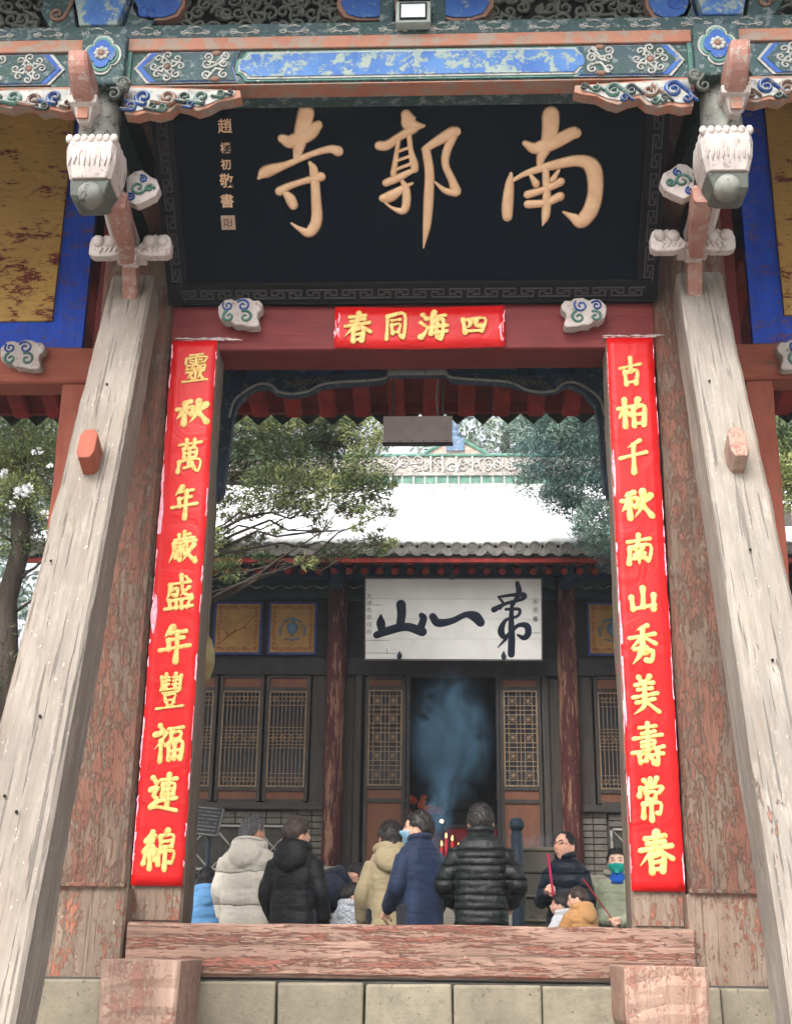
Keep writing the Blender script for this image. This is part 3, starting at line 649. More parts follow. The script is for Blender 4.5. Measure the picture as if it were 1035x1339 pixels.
# ---- frieze over the beam: openwork grey scrolls, ruyi shaped blue fields, vase blocks
ZF0, ZF1 = zt_+.012, 6.29
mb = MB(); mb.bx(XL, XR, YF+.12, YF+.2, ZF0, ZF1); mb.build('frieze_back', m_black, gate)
mb = MB(); rnd = random.Random(5)
xx = CX-3.4
while xx < CX+3.4:
    dx = abs(xx-CX)
    if dx > .42 and abs(dx-1.15) > .0 and abs(dx-2.12) > .35:
        for row in range(3):
            z_ = ZF0+.05+row*.11; r = rnd.uniform(.045, .065)
            spiral(mb, xx+rnd.uniform(-.03, .03), z_+rnd.uniform(-.02, .02), YF+.10, r, rnd.uniform(0, 6), 1.2, rnd.choice((-1, 1)), .03, .03, tail=(xx+rnd.uniform(-.12, .12), z_+rnd.uniform(-.08, .08)))
    xx += .095
mb.build('frieze_openwork', m_leafgrey, gate, smooth=True)
for px0, px1, pm in ((440, 520, 480), (562, 645, 600), (172, 240, 205), (845, 905, 875)):
    xa_, xb_ = F(px0, 15)[0], F(px1, 15)[0]; zb2 = F(pm, 27)[1]; w = xb_-xa_
    prof = [(xa_, ZF1), (xa_, zb2+.13), (xa_+w*.12, zb2+.05), (xa_+w*.35, zb2+.02), (xa_+w*.65, zb2+.02), (xa_+w*.88, zb2+.05), (xb_, zb2+.13), (xb_, ZF1)]
    pris('frieze_field_rim', prof, m_brown, YF+.02, YF+.10)
    cx_ = (xa_+xb_)/2; pris('frieze_blue_field', [(cx_+(a-cx_)*.86, b+.018 if b < ZF1 else b) for a, b in prof], m_blue, YF+.008, YF+.019)
for s in (-1, 1):
    xc = side_x(132, 15, YF, s)
    mb = MB(); rings = []
    for t, w_ in ((0, .13), (.1, .15), (.3, .2), (.45, .22)): rings.append([(xc-w_, YF-.03, ZF0+t), (xc+w_, YF-.03, ZF0+t), (xc+w_, YF+.12, ZF0+t), (xc-w_, YF+.12, ZF0+t)])
    mb.loft(rings); mb.build('vase_block', m_bluepale, gate, bev=.01)
    for sd in (-1, 1):
        mb = MB(); mb.prism([(xc+sd*.16, ZF0), (xc+sd*.34, ZF0+.02), (xc+sd*.42, ZF0+.16), (xc+sd*.38, ZF1), (xc+sd*.25, ZF1), (xc+sd*.2, ZF0+.2)], YF+.02, YF+.1); mb.build('frieze_wing', m_green, gate, bev=.006)
        mb = MB(); spiral(mb, xc+sd*.3, ZF0+.13, YF+.019, .06, 0, 1.2, sd, .03, .02, tail=(xc+sd*.2, ZF0+.25)); mb.build('wing_swirl', m_brown if sd*s > 0 else m_blue, gate, smooth=True)
# blocks flanking the lamp
for px in (505, 573):
    x, z = F(px, 15); mb = MB(); mb.bx(x-.05, x+.05, YF-.0, YF+.1, ZF0, ZF1); mb.build('bracket_stem', m_green, gate, bev=.02)
# ---- stepped cantilever brackets over each main post
for s in (-1, 1):
    def V(px, py, Y): return Vector((side_x(px, py, Y, s), Y, Z(px, py, Y)))
    # curved outer tusk, in front of the capital
    def tusk(pts, w, d, mat, name='tusk'):
        mb = MB(); rings = []
        C = cat_rom([tuple(p) for p in pts], 5); n = len(C)
        for i, c in enumerate(C):
            c = Vector(c); t = (Vector(C[min(i+1, n-1)])-Vector(C[max(i-1, 0)])).normalized(); nx_ = Vector((1, 0, 0)); ny_ = t.cross(nx_).normalized()
            ww, dd = w(i/(n-1)), d(i/(n-1))
            rings.append([c+nx_*a*ww+ny_*b*dd for a, b in ((-.5, -.4), (-.35, -.5), (.35, -.5), (.5, -.4), (.5, .4), (.35, .5), (-.35, .5), (-.5, .4))])
        mb.loft(rings); return mb.build(name, mat, gate)
    tusk([V(104, 70, 6.70), V(107, 95, 6.74), V(114, 130, 6.88), V(116, 140, 7.0)], lambda t: .115+.02*math.sin(3*t), lambda t: .10+.08*math.sin(3.1*t), m_pinkwood)
    p = V(110, 71, 6.72); q = V(118, 118, 6.8)
    # carved collar under the tusk
    a = V(112, 160, 6.92); b = V(112, 138, 6.92)
    mb = MB(); mb.loft([[(a.x+u*.05*k, 6.92+v*.06*k, a.z+(b.z-a.z)*t) for u, v in ((-1, -1), (1, -1), (1, 1), (-1, 1))] for t, k in ((-.25, .7), (.1, 1.0), (.5, 1.25), (.6, 1.8), (1, 1.9))])
    mb.build('tusk_socket', m_bone, gate, bev=.006)
    mb = MB(); mb.bx(a.x-.035, a.x+.035, 6.84, 6.858, a.z-.02, a.z+.06); mb.build('socket_paint', m_orange, gate)
    # hanging post
    t_ = V(130, 142, 7.02); u_ = V(133, 205, 7.05)
    mb = MB(); mb.lathe((0, 0, 0), [(.13, u_.z-.02), (.135, u_.z+.1), (.13, t_.z), (.12, t_.z+.1)], 18); 
    o = mb.build('hanging_post', m_stonegrey, gate, Matrix.Translation((t_.x, 7.07, 0)), smooth=True)
    # carved basket
    c1, c0 = V(121, 180, 6.90), V(126, 236, 6.95)
    mb = MB(); rings = []
    for t, k, dz in ((0, .80, 0), (.35, .95, 0), (.7, 1.02, 0), (1, .97, 0)):
        z = c0.z+(c1.z-c0.z)*t; w = .165*k; rg = []
        for i in range(28):
            a = 2*math.pi*i/28; ca, sa = math.cos(a), math.sin(a); q = (abs(ca)**14+abs(sa)**14)**(-1/14)
            sc = 1+.02*math.cos(a*14)*(1 if t > .5 else .2); rg.append((c1.x+ca*q*w*sc, 7.05+sa*q*w*sc, z))
        rings.append(rg)
    mb.loft(rings); mb.build('carved_basket', m_bone, gate, bev=.006)
    mb = MB()
    for i in range(7):
        xx = c1.x-.145+i*.048; mb.ball((xx, 6.895, c1.z-.012), (.027, .022, .034), 8, 5)
    for i in range(9):
        xx = c1.x-.13+i*.033; zz = c0.z+(c1.z-c0.z)*.45+random.uniform(-.01, .01)
        mb.ribbon([(xx, zz+.05), (xx+random.uniform(-.01, .01), zz), (xx-.004, zz-.05)], [.006, .016, .006], 6.893, .014)
    mb.build('basket_petal', m_bone, gate, smooth=True)
    # lower cup with drum
    d0 = V(128, 268, 7.0)
    mb = MB(); mb.loft([[(c1.x+s*.02*(1-t)+u*w, 7.06+v*w, d0.z+(c0.z-.003-d0.z)*t) for u, v in ((-1, -1), (1, -1), (1, 1), (-1, 1))] for t, w in ((0, .07), (.3, .11), (1, .128))]); mb.build('bracket_cup', m_leafgrey, gate, bev=.012)
    db = V(118, 254, 6.93); mb = MB(); mb.lathe((db.x, 6.93, db.z), [(.01, -.06), (.05, -.055), (.072, -.03), (.078, 0), (.078, .06)], 18, 'Y'); mb.build('bracket_drum', m_stonegrey, gate, smooth=True)
    # diagonal shaft from the cup back to the brace head
    timber('bracket_shaft', V(140, 235, 7.22), V(168, 320, 7.75), .16, .18, m_bone, gate, jit=.01, ch=.03)
    tusk([V(152, 262, 7.15), V(158, 285, 7.3), V(165, 312, 7.55), V(168, 335, 7.7)], lambda t: .13-.03*t, lambda t: .16+.04*math.sin(3*t), m_pinkwood)
    tusk([V(170, 335, 7.75), V(171, 360, 7.85), V(172, 392, 7.95)], lambda t: .10, lambda t: .12, m_pinkwood)
    p = V(170, 338, 7.72); mb = MB(); mb.loft([[(p.x+u*w, p.y+v*w, p.z+h) for u, v in ((-1, -1), (1, -1), (1, 1), (-1, 1))] for h, w in ((-.05, .05), (-.01, .065), (.0, .10), (.03, .105))]); mb.build('tusk_socket', m_bone, gate, bev=.006)
    # painted cloud wing on the inner side
    cl = [(165, 232), (176, 224), (186, 222), (196, 230), (205, 234), (209, 246), (203, 256), (192, 262), (178, 268), (166, 262)]
    pts = [(V(a, b, 7.32).x, V(a, b, 7.32).z) for a, b in cl]
    pris('cloud_wing', pts, m_bone, 7.32, 7.40, bev=.008)
    mb = MB()
    for (a, b, r, hd) in ((180, 243, .055, 1), (195, 244, .03, -1)):
        v = V(a, b, 7.3); spiral(mb, v.x, v.z, 7.319, r, 0, 1.2, hd*s, .022, .015)
    mb.build('wing_swirl', m_teal, gate, smooth=True)
    mb = MB()
    for (a, b, r, hd) in ((186, 232, .03, 1), (170, 256, .03, 1)):
        v = V(a, b, 7.3); spiral(mb, v.x, v.z, 7.319, r, 2, 1.2, hd*s, .016, .014)
    mb.build('wing_swirl', m_blue, gate, smooth=True)
    # pair of carved bird wings on the lower step
    for sd in (-1, 1):
        mb = MB(); q = V(170, 322, 7.62)
        outl = [(0, .0), (.05, .06), (.10, .085), (.12, .10), (.15, .075), (.19, .10), (.22, .075), (.235, .03), (.235, -.055), (.20, -.075), (.08, -.075), (.0, -.05)]
        pts = [(q.x+sd*(.05+a), q.z+b) for a, b in outl]; mb.prism(pts, 7.62, 7.70); mb.build('bird_carving', m_bone, gate, bev=.012)
        mb = MB()
        for k in range(4): mb.ribbon([(q.x+sd*(.10+k*.035), q.z-.045), (q.x+sd*(.085+k*.035), q.z-.015), (q.x+sd*(.11+k*.035), q.z+.01)], [.006, .014, .006], 7.619, .012)
        mb.ball((q.x+sd*.13, 7.62, q.z+.04), (.045, .03, .045), 10, 6); mb.ball((q.x+sd*.22, 7.62, q.z+.04), (.04, .03, .045), 10, 6)
        mb.build('feather_carving', m_bone if sd < 0 else m_bone, gate, smooth=True)
    # dark grey carved leaves beside the capital
    for sd in (-1, 1):
        mb = MB(); q = V(131, 118, 6.86)
        for k in range(7):
            a = .2+k*.35; r0 = .05; mb.ball((q.x+sd*(.10+.055*math.cos(a)+.012*k), 6.86, q.z+.07*math.sin(a*1.3)-.01), (.04, .035, .03), 8, 5)
        spiral(mb, q.x+sd*.15, q.z+.03, 6.845, .05, 0, 1.2, sd, .025, .025); spiral(mb, q.x+sd*.10, q.z-.05, 6.845, .045, 2, 1.2, -sd, .022, .025)
        mb.build('leaf_carving', m_leafgrey, gate, smooth=True)
    # long arm that carries the beam from the post
    timber('bracket_arm', (CX+s*2.02, 6.9, 5.50), (CX+s*2.02, 8.5, 5.50), .14, .26, m_dgreen, gate)
    timber('bracket_arm', (CX+s*2.02, 7.5, 4.95), (CX+s*2.02, 8.5, 4.95), .12, .2, m_dgreen, gate)
# brackets carrying the plaque (white and green clouds)
def cloud(px, py, Y, s=1, parent=gate, flip=1, white=m_bone):
    p = at(px, py, Y); k = .0049*Y/8
    ol = [(-30, 2), (-31, -9), (-22, -19), (-12, -20), (-7, -17), (2, -22), (14, -21), (19, -17), (27, -18), (33, -10), (31, -2), (26, 2), (26, 10), (30, 20), (27, 24), (14, 24), (4, 21), (-6, 21), (-12, 15), (-20, 16), (-28, 9)]
    pts = [(p.x+flip*a*k*1.02, p.z-b*k*1.02) for a, b in ol]
    mb = MB(); mb.prism(pts, Y, Y+.10); o = mb.build('cloud_bracket', white, parent, bev=.012)
    mb = MB(); Yf = Y-.001
    for (a, b, r, hd, w) in ((-17, -9, 8, 1, 3.2), (5, -9, 10, -1, 3.6)): spiral(mb, p.x+flip*a*k, p.z-b*k, Yf, r*k, 2.5, 1.25, hd*flip, w*k, .012)
    mb.build('cloud_line', m_blue, parent, smooth=True)
    mb = MB()
    for (a, b, r, hd, w) in ((-15, 8, 9, 1, 4.5), (9, 9, 10, -1, 4.5)): spiral(mb, p.x+flip*a*k, p.z-b*k, Yf, r*k, 2.0, 1.1, hd*flip, w*k, .012)
    mb.build('cloud_swirl', m_teal, parent, smooth=True)
for px, fl in ((313, 1), (764, -1)): cloud(px, 407, 8.12, flip=fl)
for s in (-1, 1):
    p = side_x(28, 462, 8.78, s); 
    q = at(28, 462, 8.78); k0 = (p-q.x)
    ol = 0
    # same cloud on each side beam
    px_ = 28 if s < 0 else 1047
    cloud(px_, 462, 8.76, flip=-s)
# ------------------------------------------------------------ leaning timbers that prop the gate
def prop(px0, px1, Yb, mat, label, s):
    p0 = at(px0[0], px0[1], Yb); p1 = at(px1[0], px1[1], 8.12)
    d = (p1-p0).normalized(); top = p1+d*.10; foot = p0-d*.35
    root = empty('timber_prop', foot, label, 'timber prop', 'timbers leaning against the gate posts')
    o = timber('leaning_beam', foot, top, .385, .34, mat, root, w1=.31, d1=.32, jit=.0035, ch=.022, step=.09)
    return root, foot, top, d
rootL, fL, tL, dL = prop((-22, 1339), (176, 395), 5.9, m_brace, 'pale grey leaning timber left of the doorway with a red peg', -1)
rootR, fR, tR, dR = prop((1082, 1339), (912, 392), 5.9, m_braceR, 'whitish leaning timber right of the doorway with a worn pinkish peg', 1)
for root, f, t, d, pc, mt, s in ((rootL, fL, tL, dL, (116, 629), m_redside, -1), (rootR, fR, tR, dR, (956, 627), m_blockp, 1)):
    c = None
    for k in range(400):
        q = f+(t-f)*k/400; v = q; dd = v.dot(CF); py = 669.5-FPX*v.dot(CU)/dd
        if py < pc[1]: c = q; break
    M4 = frame(c, c+d); nrm = Vector((M4[0][1], M4[1][1], M4[2][1]))
    if nrm.y > 0: nrm = -nrm
    mb = MB(); hw, hz = .055, .125
    prof = [(-hw, -hz*.55), (-hw*.6, -hz), (hw*.6, -hz), (hw, -hz*.6), (hw, hz*.6), (hw*.6, hz), (-hw*.6, hz), (-hw, hz*.55)]
    Mp = M4.copy()
    mb.prism([(a-.02*s*0, b) for a, b in prof], -.31, .12)
    mb.v = [(x, (abs(y)*(1 if y > 0 else -1)), z) for x, y, z in mb.v]
    mb.build('peg', mt, root, Mp, bev=.008)
    # nail holes
    mb = MB(); rnd = random.Random(3 if s < 0 else 8)
    for k in range(6):
        L = (t-f).length; zz = rnd.uniform(.3, L-1.2); xx = rnd.uniform(-.12, .12); sg = -1 if nrm.dot(Vector((M4[0][1], M4[1][1], M4[2][1]))) < 0 else 1
        M5 = frame(f, f+d); w_ = (.36+(-.02)*zz/L)/2
        mb.lathe((0, 0, 0), [(.008, -.004), (.008, .003), (.002, .004)], 8, 'Y'); n_ = 24
        for i in range(len(mb.v)-n_, len(mb.v)): x, y, z = mb.v[i]; mb.v[i] = (x+xx, sg*(w_+.002)+y, z+zz)
    mb.build('nail_hole', m_black, root, frame(f, f+d))
# ------------------------------------------------------------ cheek blocks in front of the threshold
for px0, px1, lab, seed in ((131, 236, 'worn pink-red painted block standing left in front of the threshold', 1), (815, 926, 'chipped red block with rounded lower corners, right in front of the threshold', 2)):
    a, b = X(px0, 1262, 7.3), X(px1, 1262, 7.3)
    mb = MB(); rings = []; z1, z0 = -.09, -.47; n = 8
    for k in range(n+1):
        t = k/n; z = z0+(z1-z0)*t; r = (.05*(1-min(1, t*3))**2) if seed == 2 else .012*(1-t)
        q = .006*math.sin(k*2.1+seed); c = .02
        rings.append([(a+r+c, 7.3+q, z), ((a+b)/2, 7.296-q, z+.004), (b-r-c, 7.3-q, z), (b-r, 7.3+c, z), (b-r+q*.5, 7.65, z), (b-r, 7.94, z), (a+r, 7.94, z), (a+r, 7.65, z), (a+r, 7.3+c, z)])
    mb.loft(rings); o = mb.build('gate_block', m_blockp, bev=.006)
    setprops(o, lab, 'block', 'blocks at the ends of the threshold')
    mb = MB(); mb.bx(a+.05, b-.05, 7.35, 7.9, -.73, -.473); mb.build('block_support', m_stoned, o, bev=.01)
# ------------------------------------------------------------ plaque with the name of the temple
A0, A1 = Vector((0, 8.21, 4.40)), Vector((0, 7.10, 5.53))
upv = (A1-A0).normalized(); PH = (A1-A0).length; PW = 3.51
plq = empty('name_plaque', (CX, 8.2, 4.4), 'large dark plaque leaning forward under the eaves with three gold characters', 'plaque')
Mq = Matrix.Identity(4); nq = Vector((1, 0, 0)).cross(upv)  # +Y of the frame, into the board
cc = Vector((CX, (A0.y+A1.y)/2, (A0.z+A1.z)/2))
for i in range(3): Mq[i][0], Mq[i][1], Mq[i][2], Mq[i][3] = (1, 0, 0)[i], -nq[i] if nq.y < 0 else nq[i], upv[i], cc[i]
WM[plq] = Matrix.Translation((CX, 8.2, 4.4))
w2, h2 = PW/2, PH/2; fr = .155
mb = MB(); mb.bx(-w2+fr, w2-fr, .0, .05, -h2+fr, h2-.05); mb.build('board', m_ink, plq, Mq)
for (a, b, c, d) in ((-w2, w2, -h2, -h2+fr), (-w2, -w2+fr, -h2+fr+.002, h2), (w2-fr, w2, -h2+fr+.002, h2)):
    mb = MB(); mb.bx(a, b, -.015, .05, c, d); mb.build('frame', m_frame, plq, Mq, bev=.006)
mb = MB()
for (a, b, c, d) in ((-w2, w2, -h2, -h2+.012), (-w2+fr-.02, w2-fr+.02, -h2+fr-.018, -h2+fr-.004), (-w2, -w2+.012, -h2, h2), (w2-.012, w2, -h2, h2), (-w2+fr-.018, -w2+fr-.004, -h2+fr-.01, h2), (w2-fr+.004, w2-fr+.018, -h2+fr-.01, h2)): mb.bx(a, b, -.035, -.013, c, d)
mb.build('frame_moulding', m_frame, plq, Mq, bev=.003)
mb = MB(); u = .125                        # key fret
def fret(x, z, hor, fl):
    segs = [((-.5, -.32), (.34, -.32)), ((.34, -.32), (.34, .1)), ((.34, .1), (0, .1)), ((-.34, .32), (.5, .32)), ((-.34, .32), (-.34, -.1)), ((-.34, -.1), (0, -.1))]
    for (p, q) in segs:
        p = (p[0]*fl, p[1]); q = (q[0]*fl, q[1])
        if not hor: p, q = (p[1], p[0]), (q[1], q[0])
        xa_, xb_ = sorted((p[0], q[0])); za_, zb2_ = sorted((p[1], q[1]))
        mb.bx(x+xa_*u-.0045, x+xb_*u+.0045, -.026, -.014, z+za_*u*.72-.0045, z+zb2_*u*.72+.0045) if hor else mb.bx(x+xa_*u*.72-.0045, x+xb_*u*.72+.0045, -.026, -.014, z+za_*u-.0045, z+zb2_*u+.0045)
n_ = 26
for k in range(n_): fret(-w2+.09+(PW-.18)*(k+.5)/n_, -h2+fr*.46, True, 1 if k % 2 else -1)
for k in range(10):
    for sx in (-1, 1): fret(sx*(w2-fr*.46), -h2+fr+.06+k*.128, False, 1 if k % 2 else -1)
o = mb.build('key_fret', plain('fret_dark', (72, 68, 68), .5, .2), plq, Mq); o['kind'] = 'stuff'
# characters: photographed positions carried onto the board plane
def onboard(px, py):
    d = CF+CR*((px-517.5)/FPX)+CU*((669.5-py)/FPX)
    n = Vector((Mq[0][1], Mq[1][1], Mq[2][1])); t = n.dot(cc)/n.dot(d); p = Mq.inverted() @ (d*t); return (p.x, p.z)
sc_ = abs(onboard(560, 240)[0]-onboard(559, 240)[0])
for nm, data, f0, k in (('gold_character', BIG_NAN, lambda x, y: onboard(470+x/3.136, 130+y/3.136), 3.136), ('gold_character', BIG_GUO, lambda x, y: onboard(470+x/3.136, 130+y/3.136), 3.136), ('gold_character', BIG_SI, lambda x, y: onboard(260+x/2.875, 130+y/2.875), 2.875)):
    mb = MB(); big(mb, data, f0, sc_/k*1.1, 0, .024); o = mb.build(nm, m_gold, plq, Mq, smooth=True)
for ch, py in zip('趙樸初敬書', (166, 194.5, 216, 237.5, 264)):
    x, z = onboard(294+(py-160)*.03, py); hgt_ = sc_*(19 if ch in '趙敬書' else 14)
    o = font_text(ch, 'signature_character', m_gold, plq, Mq @ Matrix.Translation((x, -.002, z)) @ Matrix.Rotation(math.radians(90), 4, 'X'), hgt_, .003, .0012)
x, z = onboard(298.5, 291); mb = MB(); r = sc_*9.5
mb.bx(x-r, x+r, -.006, 0, z-r, z+r); sealo = mb.build('seal', m_seal, plq, Mq, bev=.004)
mb = MB()
for (a, b, c, d) in ((-.6, -.45, -.6, .6), (-.1, .05, -.6, .6), (.4, .55, -.5, .6), (-.6, .0, .35, .5), (.1, .6, .0, .15), (-.5, 0, -.3, -.15), (.1, .55, -.5, -.35)): mb.bx(x+a*r, x+b*r, -.009, -.0065, z+c*r, z+d*r)
mb.build('seal_mark', plain('seal_dark', (110, 84, 78)), plq, Mq)
# ------------------------------------------------------------ floodlight on the eave
p = at(540, 15, YF-.1); fl = empty('floodlight', p, 'small square floodlight with white reflector at the top centre of the eave', 'floodlight')
hw, hz = .115, .085
mb = MB(); mb.bx(p.x-hw, p.x+hw, YF-.10, YF-.02, p.z-hz, p.z+hz); mb.build('housing', plain('lamp_case', (150, 160, 152), .5, .1), fl, bev=.01)
mb = MB(); mb.bx(p.x-hw*.78, p.x+hw*.78, YF-.108, YF-.102, p.z-hz*.78, p.z+hz*.78); mb.build('black_rim', m_black, fl)
mb = MB(); a, b = hw*.68, hz*.62
mb.add([(p.x-a, YF-.1095, p.z-b), (p.x+a, YF-.1095, p.z-b), (p.x+a, YF-.1095, p.z+b), (p.x-a, YF-.1095, p.z+b), (p.x-a*.25, YF-.125, p.z-b*.3), (p.x+a*.25, YF-.125, p.z-b*.3), (p.x+a*.25, YF-.125, p.z+b*.3), (p.x-a*.25, YF-.125, p.z+b*.3)], [(0, 1, 5, 4), (1, 2, 6, 5), (2, 3, 7, 6), (3, 0, 4, 7), (4, 5, 6, 7)])
mb.build('reflector', m_lamp, fl)
# ------------------------------------------------------------ paper couplets
def couplet(name, s, text, pxc, label, off):
    x0, x1 = CX+s*1.55-.163+(.0 if s < 0 else 0), CX+s*1.55+.163; z0, z1 = .335, 4.10
    root = empty(name, (CX+s*1.55, 8.2, z0), label, 'couplet', 'red paper couplets on the door jambs')
    rnd = random.Random(s+5); n = 60; v = []; f = []
    for k in range(n+1):
        z = z0+(z1-z0)*k/n
        for i in range(7):
            x = x0+(x1-x0)*i/6; e = .004 if i in (0, 6) else 0
            if i in (0, 6): x += rnd.uniform(-.0035, .0035)
            v.append((x, 8.2+.004*noise.noise(Vector((x*4, z*2.2, s)))-(.004 if k % 12 == 0 and k not in (0, n) else 0), z))
    for k in range(n):
        for i in range(6): f.append((k*7+i, k*7+i+1, k*7+8+i, k*7+7+i))
    mb = MB(); mb.add(v, f); mb.build('paper_strip', m_paper, root, smooth=True, solid=.002)
    # faded pink edges and torn corners
    mb = MB()
    for k in range(46):
        sd = rnd.choice((-1, 1, -1 if s < 0 else 1)); z = rnd.uniform(z0, z1-.1); L = rnd.uniform(.03, .20); w = rnd.uniform(.004, .013)
        xe = x0 if sd < 0 else x1
        m_ = 5; pts = [(xe-sd*w*rnd.uniform(.0, .6), z+L*i/m_) for i in range(m_+1)]; mb.ribbon(pts, [w*rnd.uniform(.3, 1.2) for _ in pts], 8.1985, .0015)
    for (zz, L, w) in (((2.55, .42, .030), (1.95, .26, .045), (2.95, .2, .02)) if s < 0 else ((.75, .9, .022), (1.55, .6, .018), (2.9, .5, .02))):
        xe = x0+w*.4 if s < 0 else x0+w*.5
        pts = [(xe+rnd.uniform(-.003, .003), zz+L*i/7) for i in range(8)]; mb.ribbon(pts, [w*math.sin(math.pi*(i+.6)/8.2) for i in range(8)], 8.1985, .0015)
    mb.build('faded_edge', m_pink, root, smooth=True)
    mb = MB()
    for k in range(16):
        x = rnd.uniform(x0-.03, x1+.12*(1 if s < 0 else .1)); z = z1+rnd.uniform(.0, .022); L = rnd.uniform(.03, .12); w = rnd.uniform(.004, .012)
        mb.ribbon([(x, z), (x+L/2, z+.004), (x+L, z-.002)], [w*.4, w, w*.5], 8.199 if z < 4.10 else 8.205, .002)
    mb.build('torn_paste', m_paste, root, smooth=True)
    for ch, (px, py, w, h) in zip(text, pxc):
        p = at(px, py, 8.195); k = 8.195*(1/ FPX)/(CF.y+CR.y*0+CU.y*((669.5-py)/FPX))
        ww = w*k; hh_ = (at(px, py-h/2, 8.195).z-at(px, py+h/2, 8.195).z)
        mb = MB(); glyph(mb, ch, p.x-ww/2, p.z+hh_/2, ww, hh_, 8.1955, ww*.205, .006, slant=.07); mb.build('gold_character', m_goldp, root, smooth=True)
couplet('paper_couplet', -1, '靈秋萬年歲盛年豐福連綿', [(256, 482, 33, 37), (251, 539, 40, 31), (248, 596, 34, 42), (241, 657, 32, 42), (240, 716, 36, 40), (235, 775, 36, 44), (229, 842, 38, 44), (223, 904, 36, 46), (220, 972, 40, 46), (214, 1038, 36, 48), (208, 1112, 42, 50)], 'long red paper strip on the left door jamb with eleven gold characters', 0)
couplet('paper_couplet', 1, '古柏千秋南山秀美壽常春', [(824, 486, 31, 35), (826, 540, 36, 36), (828, 597, 34, 43), (832, 660, 40, 36), (835, 719, 35, 38), (840, 784, 36, 30), (840, 843, 36, 50), (843, 910, 36, 48), (847, 974, 40, 54), (851, 1045, 35, 53), (857, 1115, 43, 50)], 'long red paper strip on the right door jamb with eleven gold characters', 0)
# horizontal strip
xa, xb = X(437, 428, 8.19), X(660, 428, 8.19); za, zb = Z(540, 455, 8.19), Z(540, 401, 8.19)
hr = empty('paper_header', ((xa+xb)/2, 8.19, za), 'short horizontal red paper strip pasted on the red lintel with four gold characters', 'paper strip')
mb = MB(); v = []; f = []; n = 24
for i in range(n+1):
    for j in range(5): v.append((xa+(xb-xa)*i/n, 8.205-.006*math.sin(3.1416*j/4)+.004*noise.noise(Vector((i*.3, j*.4, 2))), za+(zb-za)*j/4-.012*math.sin(3.14*i/n)+.012))
for i in range(n):
    for j in range(4): f.append((i*5+j, i*5+5+j, i*5+6+j, i*5+1+j))
mb.add(v, f); mb.build('paper_strip', m_paper, hr, smooth=True, solid=.002)
mb = MB(); rnd = random.Random(2)
for sx, xe in ((1, xa), (-1, xb)):
    for k in range(9):
        z = rnd.uniform(za+.02, zb-.10); x = xe+sx*rnd.uniform(-.005, .035); L = rnd.uniform(.03, .10); mb.ribbon([(x, z), (x+rnd.uniform(-.008, .008), z+L/2), (x+rnd.uniform(-.008, .008), z+L)], [.005, rnd.uniform(.008, .018), .004], 8.198, .002)
mb.build('faded_edge', m_pink, hr, smooth=True)
for ch, (px, py, w, h) in zip('春同海四', ((467, 428, 34, 36), (517, 426, 28, 33), (567, 426, 34, 34), (619, 425, 32, 24))):
    p = at(px, py, 8.19); k = 8.19/FPX/(CF.y+CU.y*((669.5-py)/FPX)); ww = w*k; hh_ = at(px, py-h/2, 8.19).z-at(px, py+h/2, 8.19).z
    mb = MB(); glyph(mb, ch, p.x-ww/2, p.z+hh_/2, ww, hh_, 8.191, ww*.21, .007, slant=.06); mb.build('gold_character', m_goldp, hr, smooth=True)
# ------------------------------------------------------------ grey box hanging inside the doorway
YB = 10.0; a, b = at(501, 544, YB), at(591, 579, YB)
bxo = empty('hanging_box', (a.x, YB, b.z), 'flat grey metal box hanging by a wire under the rear eave', 'hanging box')
mb = MB(); mb.bx(a.x, b.x, YB, YB+.05, b.z, a.z); mb.build('box_body', plain('grey_box_front', (226, 214, 212), .6, .08), bxo, bev=.006)
mb = MB(); mb.bx(a.x-.006, b.x+.006, YB-.006, YB+.056, b.z-.008, b.z+.004); mb.build('bottom_lip', plain('lip', (86, 76, 76), .5), bxo)
mb = MB()
for k in range(6): mb.ball((a.x+.05+(b.x-a.x-.1)*k/5, YB-.004, b.z+.02), .006, 6, 4)
mb.build('screw', m_steel, bxo)
w0 = at(574, 458, 9.4); mb = MB(); mb.tube([(w0.x, 9.4, w0.z+.1), (w0.x-.01, 9.6, w0.z-.1), (at(570, 525, YB).x, 9.95, at(570, 525, YB).z), (at(573, 545, YB).x, YB+.03, at(573, 545, YB).z)], .007, 6); mb.build('wire', m_steel, bxo)
mb = MB(); mb.tube([(a.x+.08, YB+.025, a.z), (a.x+.08, YB+.025, a.z+.35)], .008, 6); mb.tube([(b.x-.08, YB+.025, a.z), (b.x-.08, YB+.025, a.z+.35)], .008, 6); mb.build('hanger_rod', m_steel, bxo)
# ------------------------------------------------------------ the hall across the courtyard
YH = 18.0; HX = at(590, 900, YH).x; ZF = 0.90
def HZ(py, Y=YH, px=590): return at(px, py, Y).z
def HXp(px, Y=YH, py=950): return at(px, py, Y).x
hall = empty('temple_hall', (HX, 19.5, ZF), 'old timber temple hall with snow covered roof, lattice windows and open central doorway', 'temple hall')
bayx = (HXp(742)-HXp(438))/2; side_w = 3.25
hp = MB(); hp.bx(HX-6.6, HX+6.6, 17.45, 25, ZG-.05, ZF-.12); hp = hp.build('hall_platform', m_stoned); hp['kind'] = 'structure'
sm_ = blockmesh('kerb_stone', 1.06, .3, .12, m_stoned, 3)
for k in range(12):
    place(sm_, hp, (HX-6.1+1.09*k, 17.50, ZF-.06), k == 0)
fs = blockmesh('face_stone', .405, .1, .10, m_brick, 5); n = 0
for r in range(9):
    for k in range(32): place(fs, hp, (HX-6.3+.415*k+(.2 if r % 2 else 0), 17.42, ZF-.18-r*.112), n == 0); n += 1
st = MB(); st.bx(HX-1.1, HX+1.2, 16.9, 17.3, ZG, ZG+.8); st = st.build('hall_steps', m_stoned); st['kind'] = 'structure'
